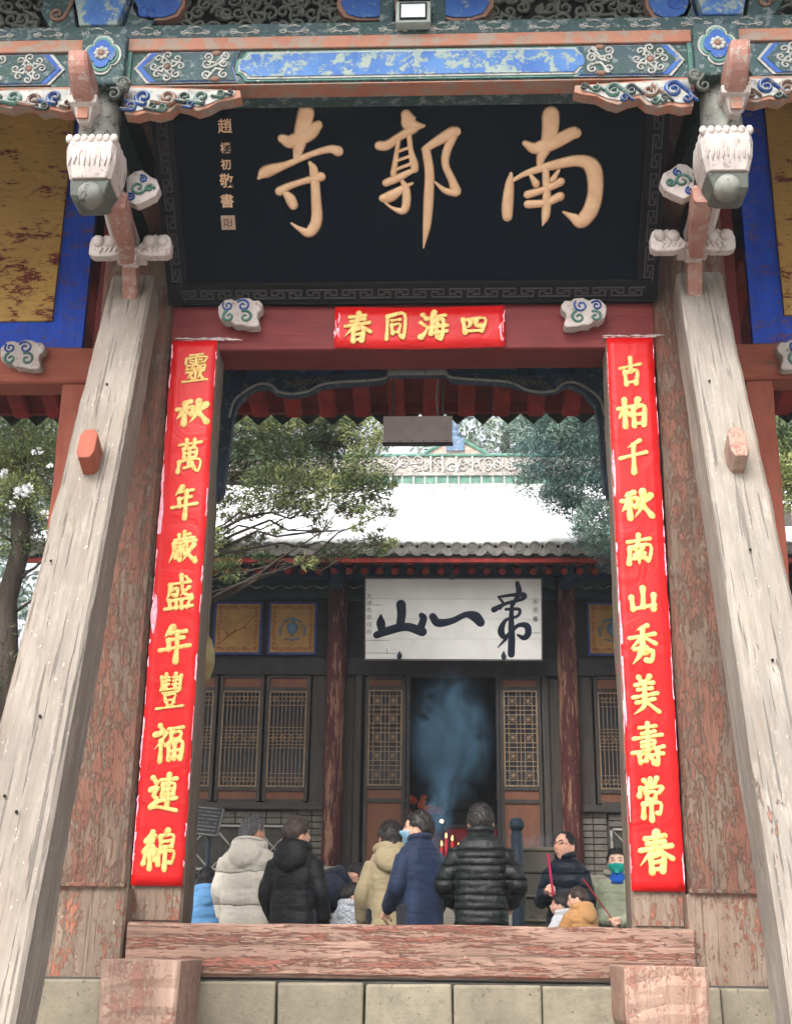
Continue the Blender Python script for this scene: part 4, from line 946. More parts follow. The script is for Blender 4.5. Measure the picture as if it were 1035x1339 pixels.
sp = blockmesh('step', 2.5, .42, .155, m_stoned, 6)
for k in range(9): place(sp, st, (HX+.05, 17.2-.3*k, ZF-.12-.155*k-.08), k == 0)
# columns
zl0, zl1 = HZ(885), HZ(862); zd = HZ(1052)
cxs = (HX-bayx, HX+bayx, HX-bayx-side_w, HX+bayx+side_w)
for x in cxs:
    mb = MB(); n = 14; mb.lathe((0, 0, 0), [(.138+.004*math.sin(k*2), k*(5.0-ZF)/n) for k in range(n+1)], 20)
    mb.build('column', m_hallcol, hall, Matrix.Translation((x, 17.86, ZF)), smooth=True)
    mb = MB(); mb.lathe((x, 17.86, ZF), [(.26, -.1), (.27, 0), (.2, .08), (.18, .1)], 20); mb.build('column_base', m_stone, hall, smooth=True)
xl, xr = HX-bayx-side_w, HX+bayx+side_w
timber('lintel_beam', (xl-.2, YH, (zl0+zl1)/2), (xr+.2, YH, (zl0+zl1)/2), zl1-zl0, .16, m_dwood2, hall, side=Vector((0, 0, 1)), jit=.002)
zp0, zp1 = HZ(859), HZ(786)
timber('upper_beam', (xl-.2, YH, zp1+.075), (xr+.2, YH, zp1+.075), .13, .2, m_hallgreen, hall, side=Vector((0, 0, 1)), jit=.002)
mb = MB(); mb.bx(xl, xr, YH+.03, YH+.09, zp0-.02, zp1+.02); mb.build('panel_backing', m_dwood2, hall)
# scalloped carved board
mb = MB(); k = 0; x = xl; zt = zp1+.17
while x < xr: mb.ribbon([(x+.02, zt+.03), (x+.12, zt-.01), (x+.22, zt+.03)], [.012, .022, .012], YH-.102, .012); x += .24
o = mb.build('scallop_trim', m_stonegrey, hall, smooth=True); o['kind'] = 'stuff'
mb = MB(); mb.bx(xl-.2, xr+.2, YH-.1, YH+.1, zp1+.145, zp1+.30); mb.build('painted_beam', m_hallgreen, hall)
mb = MB(); mb.bx(xl-.2, xr+.2, YH-.14, YH+.1, zp1+.303, zp1+.62); mb.build('painted_beam', m_hallblue, hall)
mb = MB(); rnd = random.Random(4)
for k in range(70):
    x = xl+.1+k*(xr-xl-.2)/70; spiral(mb, x, zp1+.45+rnd.uniform(-.07, .07), YH-.141, .05, rnd.uniform(0, 6), 1.1, rnd.choice((-1, 1)), .014, .006)
o = mb.build('beam_scroll', chipped('dim_scroll', (64, 90, 96), (40, 56, 70)), hall, smooth=True); o['kind'] = 'stuff'
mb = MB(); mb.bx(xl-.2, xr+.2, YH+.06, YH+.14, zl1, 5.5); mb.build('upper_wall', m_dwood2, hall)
# side bays: dado, windows, panels
Pm = MB(); Pm.bx(-.33, .33, -.02, .02, 0, 1); 
def motif(mb, kind):
    if kind == 0:   # vase and antiques
        mb.ball((0, -.033, .50), (.07, .01, .12), 10, 6); mb.ribbon([(-.12, .62), (0, .68), (.12, .62)], [.03, .05, .03], -.028, .008); mb.ribbon([(-.09, .30), (0, .27), (.09, .30)], [.03, .03, .03], -.028, .008)
        mb.ribbon([(-.16, .36), (-.17, .5), (-.12, .56)], [.02, .03, .02], -.028, .008); mb.ribbon([(.16, .36), (.17, .5), (.12, .56)], [.02, .03, .02], -.028, .008); mb.ribbon([(0, .35), (0, .72)], [.03, .02], -.03, .008)
    else:
        mb.ribbon([(-.2, .25), (-.05, .42), (.08, .5), (.22, .72)], [.018, .024, .014, .008], -.028, .006)
        for a, b, c, d in ((-.05, .42, .0, .6), (.08, .5, .2, .48), (-.12, .35, -.2, .5)): mb.ribbon([(a, b), (c, d)], [.014, .006], -.028, .006)
def panel_obj(x0, x1, kind):
    w = (x1-x0)/2; h = zp1-zp0-.04; xc = (x0+x1)/2; M4 = Matrix.Translation((xc, YH, zp0+.02))
    mb = MB(); mb.bx(-w, w, -.02, .02, 0, h); fr_ = mb.build('painted_panel', plainc('panel_blue_edge', (58, 76, 140)), hall, M4)
    mb = MB(); mb.bx(-w+.035, w-.035, -.027, -.0205, .035, h-.035); mb.build('panel_field', m_ochre, fr_, M4)
    mb = MB()
    for i in range(10):
        t = (i+.5)/10; 
        for sx in (-1, 1): spiral(mb, sx*(w-.085), .07+(h-.14)*t, -.0275, .028, i, 1.0, sx, .012, .004)
        for zz in (.085, h-.085): spiral(mb, (-w+.07)+(2*w-.14)*t, zz, -.0275, .028, i*2, 1.0, 1, .012, .004)
    o = mb.build('red_scroll', m_redline, fr_, M4, smooth=True); o['kind'] = 'stuff'
    mb = MB(); motif(mb, kind); mb.v = [(a*w/.33, b, c*h/1.0) for a, b, c in mb.v]; mb.build('motif', m_bluemotif if kind == 0 else m_redline, fr_, M4, smooth=True)
_pc = {}
def plainc(n, c):
    if n not in _pc: _pc[n] = plain(n, c)
    return _pc[n]
pw = HXp(410)-HXp(345)
for s in (-1, 1):
    for k in range(4):
        e = HX+s*(HX-HXp(410)+k*pw*1.13); e0, e1 = sorted((e, e+s*pw)); panel_obj(e0, e1, 0 if (k % 2 == 0) else 1)
def lattice_win(mb, w, z0, z1, y=-.012):
    "bands of small squares top, middle and bottom; upright bars between"
    n = 9; b = .008
    def V_(x, a, c): mb.bx(x-b/2, x+b/2, y-.008, y+.008, a, c)
    def H_(z, x0=-w, x1=w): mb.bx(x0, x1, y-.0075, y+.0075, z-b/2, z+b/2)
    for i in range(1, n): V_(-w+2*w*i/n, z0, z1)
    H = z1-z0
    for a, c, m in ((0, .13, 3), (.40, .62, 6), (.86, 1, 3)):
        for j in range(m+1): H_(z0+H*(a+(c-a)*j/m))
        za, zb = z0+H*a, z0+H*c
        for k in range(4 if m > 3 else 4):   # little diamonds
            x = -w+2*w*(k+.5)/4; r = .035; zc_ = (za+zb)/2
            for sx, sz in ((1, 1), (1, -1), (-1, 1), (-1, -1)):
                mb.tube([(x+sx*r, y-.004, zc_), (x, y-.004, zc_+sz*r)], .005, 4)
def lattice_door(mb, w, z0, z1, y=-.012):
    b = .010; nx_, nz_ = 8, 20
    for i in range(1, nx_):
        x = -w+2*w*i/nx_
        if i % 4 != 2: mb.bx(x-b/2, x+b/2, y-.008, y+.008, z0, z1)
    for j in range(1, nz_):
        z = z0+(z1-z0)*j/nz_
        if j % 4 != 2: mb.bx(-w, w, y-.0075, y+.0075, z-b/2, z+b/2)
    for i in (2, 6):
        for j in range(2, nz_, 4):
            x = -w+2*w*i/nx_; z = z0+(z1-z0)*j/nz_; r = 2*w/nx_
            mb.lathe((x, y-.006, z), [(.002, -.012), (.022, -.006), (.022, .006)], 8, 'Y')
            for a in range(8): mb.tube([(x, y-.004, z), (x+math.cos(a*math.pi/4)*r*(1 if a % 2 == 0 else 1.38), y-.004, z+math.sin(a*math.pi/4)*r*(1 if a % 2 == 0 else 1.38))], .006, 4)
def leaf(name, xc, w, zs, mats, door=False, copyof=None):
    M4 = Matrix.Translation((xc, YH-.03, 0))
    if copyof is not None: return copy_tree(copyof, M4, None, hall)
    f = .05; ztop, zbot = zs[0], zs[-1]
    mb = MB()
    for sx in (-1, 1): mb.bx(sx*(w-f/2)-f/2, sx*(w-f/2)+f/2, -.03, .03, zbot, ztop)
    for z in (zs if not door else zs[:-1]+[zs[-1]]): mb.bx(-w+f, w-f, -.027, .027, z-.028, z+.028) 
    o = mb.build(name, m_dwood, hall, M4, bev=.004)
    mb = MB(); mb.bx(-w+f, w-f, -.008, .012, zs[1]+.03, zs[0]-.03); mb.build('top_board', m_oboard, o, M4)
    mb = MB(); (lattice_door if door else lattice_win)(mb, w-f-.015, zs[2]+.045, zs[1]-.045); lo = mb.build('lattice', m_lat, o, M4); lo['kind'] = 'stuff'
    mb = MB(); a, b, c, d = -w+f, w-f, zs[2]+.028, zs[1]-.028
    for q in ((a, a+.018, c, d), (b-.018, b, c, d), (a, b, c, c+.018), (a, b, d-.018, d)): mb.bx(q[0], q[1], -.03, -.005, q[2], q[3])
    mb.build('lattice_frame', m_lat, o, M4)
    mb = MB(); mb.bx(-w+f, w-f, .02, .024, zs[2]+.03, zs[1]-.03); mb.build('pane', m_pane, o, M4)
    for k in range(2, len(zs)-1):
        mb = MB(); mb.bx(-w+f, w-f, -.008, .012, zs[k+1]+.03, zs[k]-.03); mb.build('lower_board', m_oboard, o, M4)
        if door and k == 3:
            mb = MB(); mb.bx(-w+f+.04, w-f-.04, -.016, -.009, zs[k+1]+.07, zs[k]-.07); mb.build('raised_panel', m_oboard, o, M4, bev=.01)
    return o
m_pane = plain('dark_window_paper', (30, 36, 50), .35, .5, 2, .05, spec=.5, rgb2=(16, 18, 24))
wz = [HZ(886), HZ(903), HZ(1034), HZ(1050)]; ww = (HXp(405.5)-HXp(347.5))/2
w0 = None
for s in (-1, 1):
    for k in range(4):
        xc = HX+s*(HX-HXp(376)+k*(ww*2+.035))
        o = leaf('window', xc, ww, wz, None, copyof=w0)
        if w0 is None: w0 = o
dz = [HZ(887), HZ(901), HZ(1031), HZ(1048), ZF+.04]; dw = (HXp(530)-HXp(477))/2
d0 = leaf('door', HXp(503.5), dw, dz, None, True); leaf('door', HXp(680), dw, dz, None, True, copyof=d0)
for px in (468, 713): timber('door_post', (HXp(px), YH, ZF), (HXp(px), YH, zl0), .10, .14, m_dwood, hall, jit=.002)
for px in (454, 727): timber('wall_board', (HXp(px), YH+.02, ZF), (HXp(px), YH+.02, zl0), .2, .08, m_dwood, hall, jit=.002)
for px in (533.5, 650.5): timber('opening_jamb', (HXp(px), YH-.01, ZF), (HXp(px), YH-.01, zl0), .055, .1, m_dwood2, hall, jit=.001)
for s in (-1, 1):
    xe = HX+s*(HX-HXp(419)); timber('wall_board', (xe, YH+.01, zd), (xe, YH+.01, zl0), .26, .1, m_dwood, hall, jit=.002)
    xo = HX+s*(bayx+side_w-.25); timber('wall_board', (xo, YH+.01, zd), (xo, YH+.01, zl0), .3, .1, m_dwood, hall, jit=.002)
    a, b = sorted((HX+s*(bayx+.1), HX+s*(bayx+side_w)))
    timber('window_sill', (a, YH-.01, zd-.05), (b, YH-.01, zd-.05), .1, .2, m_dwood, hall, side=Vector((0, 0, 1)), jit=.002)
    mb = MB(); mb.bx(a, b, YH, YH+.2, ZF, zd-.1); dado = mb.build('dado_wall', m_mortar, hall)
    # brick piers at the ends, framed diamond panel between
    bp = None
    for (pa, pb) in ((a, a+.38), (b-.38, b), (a+.4, b-.4)):
        rows = 11 if pb-pa < .5 else 2
        for r in range(rows):
            z = ZF+.045+r*.0875 if rows == 11 else (zd-.16-r*.085)
            nb = 2 if rows == 11 else int((pb-pa)/.2)
            for k in range(nb):
                bw_ = (pb-pa)/nb; x = pa+(k+.5)*bw_
                if bp is None or abs(bp[1]-bw_) > .01:
                    mb = MB(); mb.box((0, 0, 0), (bw_-.014, .04, .074)); o = mb.build('brick', m_brick, dado, Matrix.Translation((x, YH-.018, z)), bev=.004); bp = (o, bw_)
                else: c = bp[0].copy(); link(c, Matrix.Translation((x, YH-.018+random.uniform(-.003, .003), z)), dado)
    mb = MB(); fa, fb, fc, fd = a+.42, b-.42, ZF+.05, zd-.30; n = max(1, round((fb-fa)/.55))
    for q in ((fa, fb, fc, fc+.03), (fa, fb, fd-.03, fd), (fa, fa+.03, fc, fd), (fb-.03, fb, fc, fd)): mb.bx(q[0], q[1], YH-.03, YH+.0, q[2], q[3])
    mb.build('panel_border', m_ridge, dado)
    for k in range(n):
        x0_ = fa+(fb-fa)*k/n; x1_ = fa+(fb-fa)*(k+1)/n
        for p, q in (((x0_, fc), (x1_, fd)), ((x0_, fd), (x1_, fc))):
            mb = MB(); mb.tube([(p[0], YH-.01, p[1]), (q[0], YH-.01, q[1])], .013, 4); mb.build('diamond_strip', m_ridge, dado)
    # walls at the ends and back
    xs_ = HX+s*(bayx+side_w+.05); mb = MB(); mb.bx(xs_-.1, xs_+.1, YH+.1, 24, ZG, 6.3); mb.build('end_wall', m_brick, hall)
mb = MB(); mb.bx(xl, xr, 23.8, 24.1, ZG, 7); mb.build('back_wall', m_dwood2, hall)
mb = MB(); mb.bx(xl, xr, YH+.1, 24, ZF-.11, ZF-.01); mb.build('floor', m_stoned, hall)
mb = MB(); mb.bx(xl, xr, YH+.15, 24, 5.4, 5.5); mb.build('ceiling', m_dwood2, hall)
# eaves and roof
YE = 16.75; ZE = HZ(716, YE); ZR = HZ(640, 22.3); slope = (ZR-ZE)/(22.3-YE)
def rfz(Y): t = (Y-YE)/(22.3-YE); return ZE+(ZR-ZE)*(t*.85+.15*t*t)
XE0, XE1 = HX-6.0, HX+6.0
mb = MB(); m = 10; rings = []
for i in range(m+1):
    Y = YE+.04+(22.3-YE)*i/m; rings.append((Y, rfz(Y)))
v = []; 
for Y, z in rings: v += [(XE0, Y, z-.11), (XE1, Y, z-.11)]
mb.add(v, [(2*i, 2*i+1, 2*i+3, 2*i+2) for i in range(m)])
mb.build('roof', m_tiled, hall, solid=.08)
mb = MB(); mb.bx(XE0, XE1, 22.3, 28, ZE-.2, ZE-.1); mb.add([(XE0, 22.3, ZR), (XE1, 22.3, ZR), (XE1, 28, ZE), (XE0, 28, ZE)], [(0, 1, 2, 3)]); mb.build('rear_roof', m_tiled, hall)
# snow
mb = MB(); nx_ = 150; v = []
rr = [(YE+.035+(22.2-YE-.035)*i/14) for i in range(15)]
for Y in rr:
    for k in range(nx_+1):
        x = XE0+(XE1-XE0)*k/nx_; e = noise.noise(Vector((x*3, Y*1.5, 1)))*.02+.015*abs(math.sin((x-XE0)/.215*math.pi))*(1 if Y < YE+.5 else .4)
        v.append((x, Y+(noise.noise(Vector((x*4, 0, 5)))*.06 if Y == rr[0] else 0), rfz(Y)+.075+e+(0 if Y > YE+.2 else -.01)))
nr = len(rr); f = [(i*(nx_+1)+k, i*(nx_+1)+k+1, (i+1)*(nx_+1)+k+1, (i+1)*(nx_+1)+k) for i in range(nr-1) for k in range(nx_)]
mb.add(v, f); sn = mb.build('snow', m_snow, None, smooth=True, solid=.10); setprops(sn, 'white snow lying on the roof of the temple hall', 'snow', None, 'stuff')
mb = MB(); rt = random.Random(31)
for k in range(46):
    x = HX+rt.uniform(-3.6, 3.6); Y = 22.0-abs(rt.gauss(0, .35)); z = rfz(Y)+.145; mb.bx(x-.018, x+.018, Y-.05, Y+.03, z-.03, z+rt.uniform(.0, .05))
o = mb.build('tile_tip', m_tile, hall); o['kind'] = 'stuff'
# tile caps and drips
zt = HZ(716, YE)
sp_ = HXp(740, YE, 716)-HXp(719.4, YE, 716); x0_ = HXp(719.4, YE, 716); cap = drip = None
k0 = int((x0_-XE0)/sp_)
for k in range(-k0, int((XE1-x0_)/sp_)+1):
    x = x0_+k*sp_; M4 = Matrix.Translation((x, YE, zt)) @ Matrix.Rotation(math.radians(24), 4, 'X')
    if cap is None:
        mb = MB(); r = sp_*.40; mb.lathe((0, 0, 0), [(.002, -.012), (r*.55, -.016), (r*.6, -.008), (r*.82, -.008), (r*.9, -.02), (r, -.018), (r, .22)], 14, 'Y'); cap = mb.build('cap_tile', m_tile, hall, M4, smooth=False)
        M5 = Matrix.Translation((x+sp_/2, YE+.0, zt+.0)) @ Matrix.Rotation(math.radians(14), 4, 'X')
        mb = MB(); w = sp_/2*1.05; P = [(-w, .04), (-w*.6, .01), (-w*.2, -.005), (w*.2, -.005), (w*.6, .01), (w, .04), (w, -.03), (w*.75, -.075), (w*.25, -.115), (-w*.25, -.115), (-w*.75, -.075), (-w, -.03)]
        mb.prism(P, -.012, .012); drip = mb.build('drip_tile', m_tile, hall, M5, bev=.004)
    else:
        c = cap.copy(); link(c, M4 @ Matrix.Translation((random.uniform(-.006, .006), random.uniform(-.01, .01), random.uniform(-.006, .006))), hall)
        c = drip.copy(); link(c, Matrix.Translation((x+sp_/2, YE+.0, zt+.0)) @ Matrix.Rotation(math.radians(14), 4, 'X'), hall)
mb = MB(); mb.bx(XE0, XE1, YE+.06, YE+.12, zt-.19, zt-.07); mb.build('eave_fascia', m_redraf, hall)
mb = MB(); mb.add([(XE0, YE+.1, zt-.1), (XE1, YE+.1, zt-.1), (XE1, YH+.2, zt+.30), (XE0, YH+.2, zt+.30)], [(0, 1, 2, 3)]); mb.build('eave_boarding', m_redboard, hall, solid=.02)
fr1 = fr2 = None
for k in range(-k0+1, int((XE1-x0_)/sp_)):
    x = x0_+k*sp_
    M4 = Matrix.Translation((x, YE+.1, zt-.17)) @ Matrix.Rotation(math.radians(16), 4, 'X'); M5 = Matrix.Translation((x, YE+.42, zt-.22)) @ Matrix.Rotation(math.radians(20), 4, 'X')
    if fr1 is None:
        mb = MB(); mb.bx(-.04, .04, 0, .8, -.04, .04); fr1 = mb.build('flying_rafter', m_redraf, hall, M4); 
        mb = MB(); mb.lathe((0, 0, 0), [(.002, 0), (.05, 0), (.05, 1.2)], 10, 'Y'); fr2 = mb.build('round_rafter', m_redraf, hall, M5)
    else: link(fr1.copy(), M4, hall); link(fr2.copy(), M5, hall)
timber('eave_purlin', (xl-.5, YH-.35, zp1+.72), (xr+.5, YH-.35, zp1+.72), .2, .2, m_hallblue, hall, side=Vector((0, 0, 1)), jit=.002, ch=.05)
for x in cxs[:2]+cxs[2:]:
    mb = MB(); mb.bx(x-.09, x+.09, 17.3, 18, zp1+.1, zp1+.6); mb.build('bracket_head', m_hallblue, hall, bev=.03)
# main ridge: openwork relief, green glazed strip, small drips, gable ornament
YG = 22.3; zr0, zr1, zr2, zr3 = HZ(637, YG), HZ(625, YG), HZ(621, YG), HZ(600, YG)
RX0, RX1 = HX-5.2, HX+5.2
mb = MB(); mb.bx(RX0, RX1, YG-.1, YG+.1, zr0, zr1); mb.build('ridge_course', m_ridgegreen, hall)
mb = MB(); mb.bx(RX0, RX1, YG-.14, YG+.14, zr1+.003, zr2); mb.build('ridge_string', m_ridge, hall)
mb = MB(); mb.bx(RX0, RX1, YG-.10, YG+.10, zr2+.003, zr3); mb.build('ridge_wall', m_ridge, hall)
mb = MB(); mb.bx(RX0, RX1, YG-.14, YG+.14, zr3+.003, zr3+.06); mb.build('ridge_cap', m_ridgegreen, hall, bev=.02)
mb = MB(); rnd = random.Random(9); x = RX0+.15
while x < RX1-.1:
    for q in range(2): spiral(mb, x+rnd.uniform(-.03, .03), (zr2+zr3)/2+rnd.uniform(-.1, .1), YG-.101, rnd.uniform(.07, .12), rnd.uniform(0, 6), 1.2, rnd.choice((-1, 1)), .035, .04, tail=(x+rnd.uniform(-.2, .2), (zr2+zr3)/2+rnd.uniform(-.12, .12)))
    x += .22
o = mb.build('ridge_relief', plain('relief_grey', (196, 192, 186), .9, .25), hall, smooth=True); o['kind'] = 'stuff'
rj = None; rd = None; k = 0; x = RX0+.1
while x < RX1:
    M4 = Matrix.Translation((x, YG-.1, zr0)); M5 = Matrix.Translation((x+.105, YG-.12, zr0-.02))
    if rj is None:
        mb = MB(); mb.bx(-.012, .012, -.02, .0, 0, zr1-zr0); rj = mb.build('ridge_divider', m_bone, hall, M4)
        mb = MB(); mb.lathe((0, 0, 0), [(.002, -.03), (.055, -.03), (.06, .1)], 12, 'Y'); rd = mb.build('ridge_drip', m_tile, hall, M5)
    else: link(rj.copy(), M4, hall); link(rd.copy(), M5, hall)
    x += .21
for px in (563, 578, 596, 617): 
    x = HXp(px, YG, 610); mb = MB(); mb.bx(x-.015, x+.015, YG-.15, YG-.1, zr2, zr3); mb.build('ridge_rib', m_bone, hall)
xg = HXp(595, YG, 590); zt2 = HZ(578, YG)
mb = MB(); mb.prism([(xg-.52, zr3+.06), (xg+.52, zr3+.06), (xg+.05, zt2), (xg-.05, zt2)], YG-.12, YG+.12); mb.build('ridge_gable', plainc('gable_tan', (190, 164, 150)), hall)
for sx in (-1, 1): mb = MB(); mb.tube([(xg+sx*.56, YG-.13, zr3+.07), (xg+sx*.04, YG-.13, zt2+.03)], .035, 6); mb.build('gable_coping', m_ridgegreen, hall)
mb = MB(); mb.bx(xg-.17, xg+.17, YG-.17, YG+.17, zr3+.1, zt2+.02); mb.lathe((xg, YG, zt2+.02), [(.17, 0), (.10, .06), (.12, .14), (.06, .2), (.09, .3), (.03, .4), (.01, .5)], 14); mb.build('ridge_finial', chipped('finial_blue', (98, 124, 150), (180, 160, 150)), hall, bev=.01)
# ------------------------------------------------------------ white board with three black characters
wa, wb = Vector((HXp(478, 17.55, 862), 17.55, HZ(862, 17.55))), None
wx0, wx1 = HXp(478, 17.45, 810), HXp(707, 17.45, 810); wz0, wz1 = HZ(862, 17.58), HZ(757, 17.28)
wbd = empty('white_board', ((wx0+wx1)/2, 17.5, wz0), 'large white wooden board with three sweeping black characters over the hall doorway', 'sign board')
ang = math.atan2(.30, wz1-wz0); Mw = Matrix.Translation(((wx0+wx1)/2, 17.43, (wz0+wz1)/2)) @ Matrix.Rotation(ang, 4, 'X')
BW, BH = wx1-wx0, (wz1-wz0)/math.cos(ang); nb = 4
for k in range(nb):
    mb = MB(); h = BH/nb; mb.bx(-BW/2, BW/2, 0, .035, -BH/2+h*k+.0015, -BH/2+h*(k+1)-.0015); mb.build('board_plank', m_wboard, wbd, Mw, bev=.0015)
mb = MB()
for (a, b, c, d) in ((-BW/2-.015, BW/2+.015, -BH/2-.022, -BH/2-.002), (-BW/2-.015, BW/2+.015, BH/2+.002, BH/2+.02), (-BW/2-.02, -BW/2-.002, -BH/2-.02, BH/2+.02), (BW/2+.002, BW/2+.02, -BH/2-.02, BH/2+.02)): mb.bx(a, b, -.004, .04, c, d)
mb.build('thin_frame', plainc('board_edge', (110, 104, 100)), wbd, Mw)
def onw(px, py):
    d = CF+CR*((px-517.5)/FPX)+CU*((669.5-py)/FPX); n = Vector((Mw[0][1], Mw[1][1], Mw[2][1])); c = Mw.translation
    p = Mw.inverted() @ (d*(n.dot(c)/n.dot(d))); return (p.x, p.z)
sw = abs(onw(600, 800)[0]-onw(599, 800)[0])
for data in (W_DI, W_YI, W_SHAN):
    mb = MB(); big(mb, data, lambda x, y: onw(460+x/3.981, 745+y/3.981), sw/3.981*1.3, -.001, .008); mb.build('black_character', m_blackink, wbd, Mw, smooth=True)
m_greyink = plainc('faded_ink', (132, 136, 140))
for i, ch in enumerate('米芾書'):
    x, z = onw(699.5, 787+i*11.5); font_text(ch, 'small_character', m_greyink, wbd, Mw @ Matrix.Translation((x, -.002, z)) @ Matrix.Rotation(math.radians(90), 4, 'X'), sw*8, .001)
for i, ch in enumerate('天津市甲戌秋'):
    x, z = onw(482.5, 780+i*9.3); font_text(ch, 'small_character', m_greyink, wbd, Mw @ Matrix.Translation((x, -.002, z)) @ Matrix.Rotation(math.radians(90), 4, 'X'), sw*7.5, .001)
for px in (522, 658):
    x, z = onw(px, 858); mb = MB(); mb.ball((x, -.02, z), (.035, .02, .05), 10, 6); mb.ball((x, -.015, z+.05), (.018, .015, .02), 8, 5); mb.build('board_bracket', m_iron, wbd, Mw, smooth=True)
for px in (591,):
    x, z = onw(px, 755); mb = MB(); mb.bx(x-.03, x+.03, -.03, .0, z-.03, z+.05); mb.build('board_hook', m_iron, wbd, Mw, bev=.005)
mb = MB()
for (xa_, ya_, xb_, yb_) in ((70*1, 370, 200, 368), (70, 433, 260, 437), (930, 330, 985, 330), (105, 184, 160, 184), (180, 410, 184, 440), (255, 430, 262, 455)):
    p = onw(460+xa_/3.981, 745+ya_/3.981); q = onw(460+xb_/3.981, 745+yb_/3.981); mb.ribbon([p, ((p[0]+q[0])/2, (p[1]+q[1])/2+.004), q], [.004, .008, .003], -.0005, .002)
o = mb.build('crack', m_iron, wbd, Mw); o['kind'] = 'stuff'
# ------------------------------------------------------------ inside the doorway
YA = 19.6
alt = empty('altar_table', (HXp(592, YA), YA, ZF), 'dim altar table with red cloth inside the hall doorway', 'altar table')
xa, xb = HXp(540, YA), HXp(650, YA)
za1 = HZ(1078, YA)
mb = MB(); mb.bx(xa, xb, YA, YA+.6, za1-.06, za1); mb.build('table_top', m_dwood, alt, bev=.01)
for x in (xa+.05, xb-.05):
    for y in (YA+.05, YA+.55): mb = MB(); mb.bx(x-.03, x+.03, y-.03, y+.03, ZF, za1-.06); mb.build('leg', m_dwood, alt)
mb = MB(); rings = [[(xa+.02+(xb-xa-.04)*k/30, YA-.012+.012*math.sin(k*1.7), z) for k in range(31)] for z in (za1-.065, za1-.55)]
mb.add(rings[0]+rings[1], [(k, k+1, k+32, k+31) for k in range(30)]); mb.build('altar_cloth', plainc('altar_red', (150, 40, 50)), alt, smooth=True, solid=.005)
m_petal = plain('red_flower', (206, 52, 44), .6, .4, 20, rgb2=(230, 130, 60)); m_pinkf = plain('pink_flower', (226, 84, 110), .6, .3, 20)
def bouquet(px, py, r, mt, lab, Yb=19.45):
    p = at(px, py, Yb); root = empty('flower_bunch', (p.x, Yb, za1), lab, 'flower bunch', 'flower bunches on the altar'); rnd = random.Random(px)
    mb = MB(); mb.lathe((p.x, Yb+.3, za1), [(.05, 0), (.09, .08), (.05, .16), (.06, .2)], 12); mb.build('vase', m_iron, root, smooth=True)
    for k in range(12):
        a = rnd.uniform(0, 6.28); q = r*math.sqrt(rnd.random()); c = Vector((p.x+math.cos(a)*q, Yb+.3+rnd.uniform(-.08, .08), max(za1+.2, p.z+math.sin(a)*q*.8)))
        mb = MB()
        for j in range(7):
            b = j*.9; mb.ball(c+Vector((math.cos(b)*.03, -.01, math.sin(b)*.03)), (.026, .012, .026), 6, 4)
        mb.ball(c+Vector((0, -.015, 0)), .018, 6, 4)
        mb.build('bloom', mt, root, smooth=True)
    mb = MB()
    for k in range(8): a = rnd.uniform(-1, 1); mb.tube([(p.x, Yb+.3, za1+.15), (p.x+a*r*.6, Yb+.3, p.z+.1)], .006, 4)
    mb.build('stem', m_green, root)
bouquet(548, 1050, .22, m_petal, 'round bunch of red and orange flowers at the left side of the altar')
bouquet(668, 1050, .26, m_petal, 'round bunch of red and gold flowers at the right side of the altar')
bouquet(570, 1064, .12, m_pinkf, 'small bunch of pink flowers left of the altar lamp')
pl_ = at(577, 1074, 19.45)
ol = empty('altar_lamp', (pl_.x, 19.45, pl_.z), 'small glowing lamp in the middle of the altar', 'lamp')
mb = MB(); mb.ball((pl_.x, 19.45, pl_.z), .03, 10, 6); mb.build('flame', plain('lamp_glow', (255, 220, 150), .5, .05, emis=((255, 214, 140), 6)), ol, smooth=True)
mb = MB(); mb.lathe((pl_.x, 19.45, pl_.z), [(.02, -.16), (.06, -.15), (.02, -.1), (.06, -.045), (.065, -.03), (.01, -.03)], 12); mb.build('bowl', m_iron, ol, smooth=True)
# seated statue as a dim mass
stt = empty('altar_statue', (HXp(592, 21), 21, ZF), 'dim seated statue in the dark behind the altar', 'statue')
mb = MB(); c = Vector((HXp(598, 21), 21, 0)); zz = ZF+1.1
mb.lathe((c.x, c.y, zz), [(.02, 0), (.48, .03), (.5, .16), (.34, .3), (.27, .5), (.3, .68), (.2, .8), (.08, .86), (.08, .9), (.12, .98), (.13, 1.08), (.08, 1.18), (.02, 1.22)], 20); mb.build('figure', plainc('statue_dim', (66, 60, 52)), stt, smooth=True)
mb = MB(); mb.bx(c.x-.6, c.x+.6, 20.6, 21.5, ZF, zz); mb.build('pedestal', m_dwood2, stt, bev=.02)
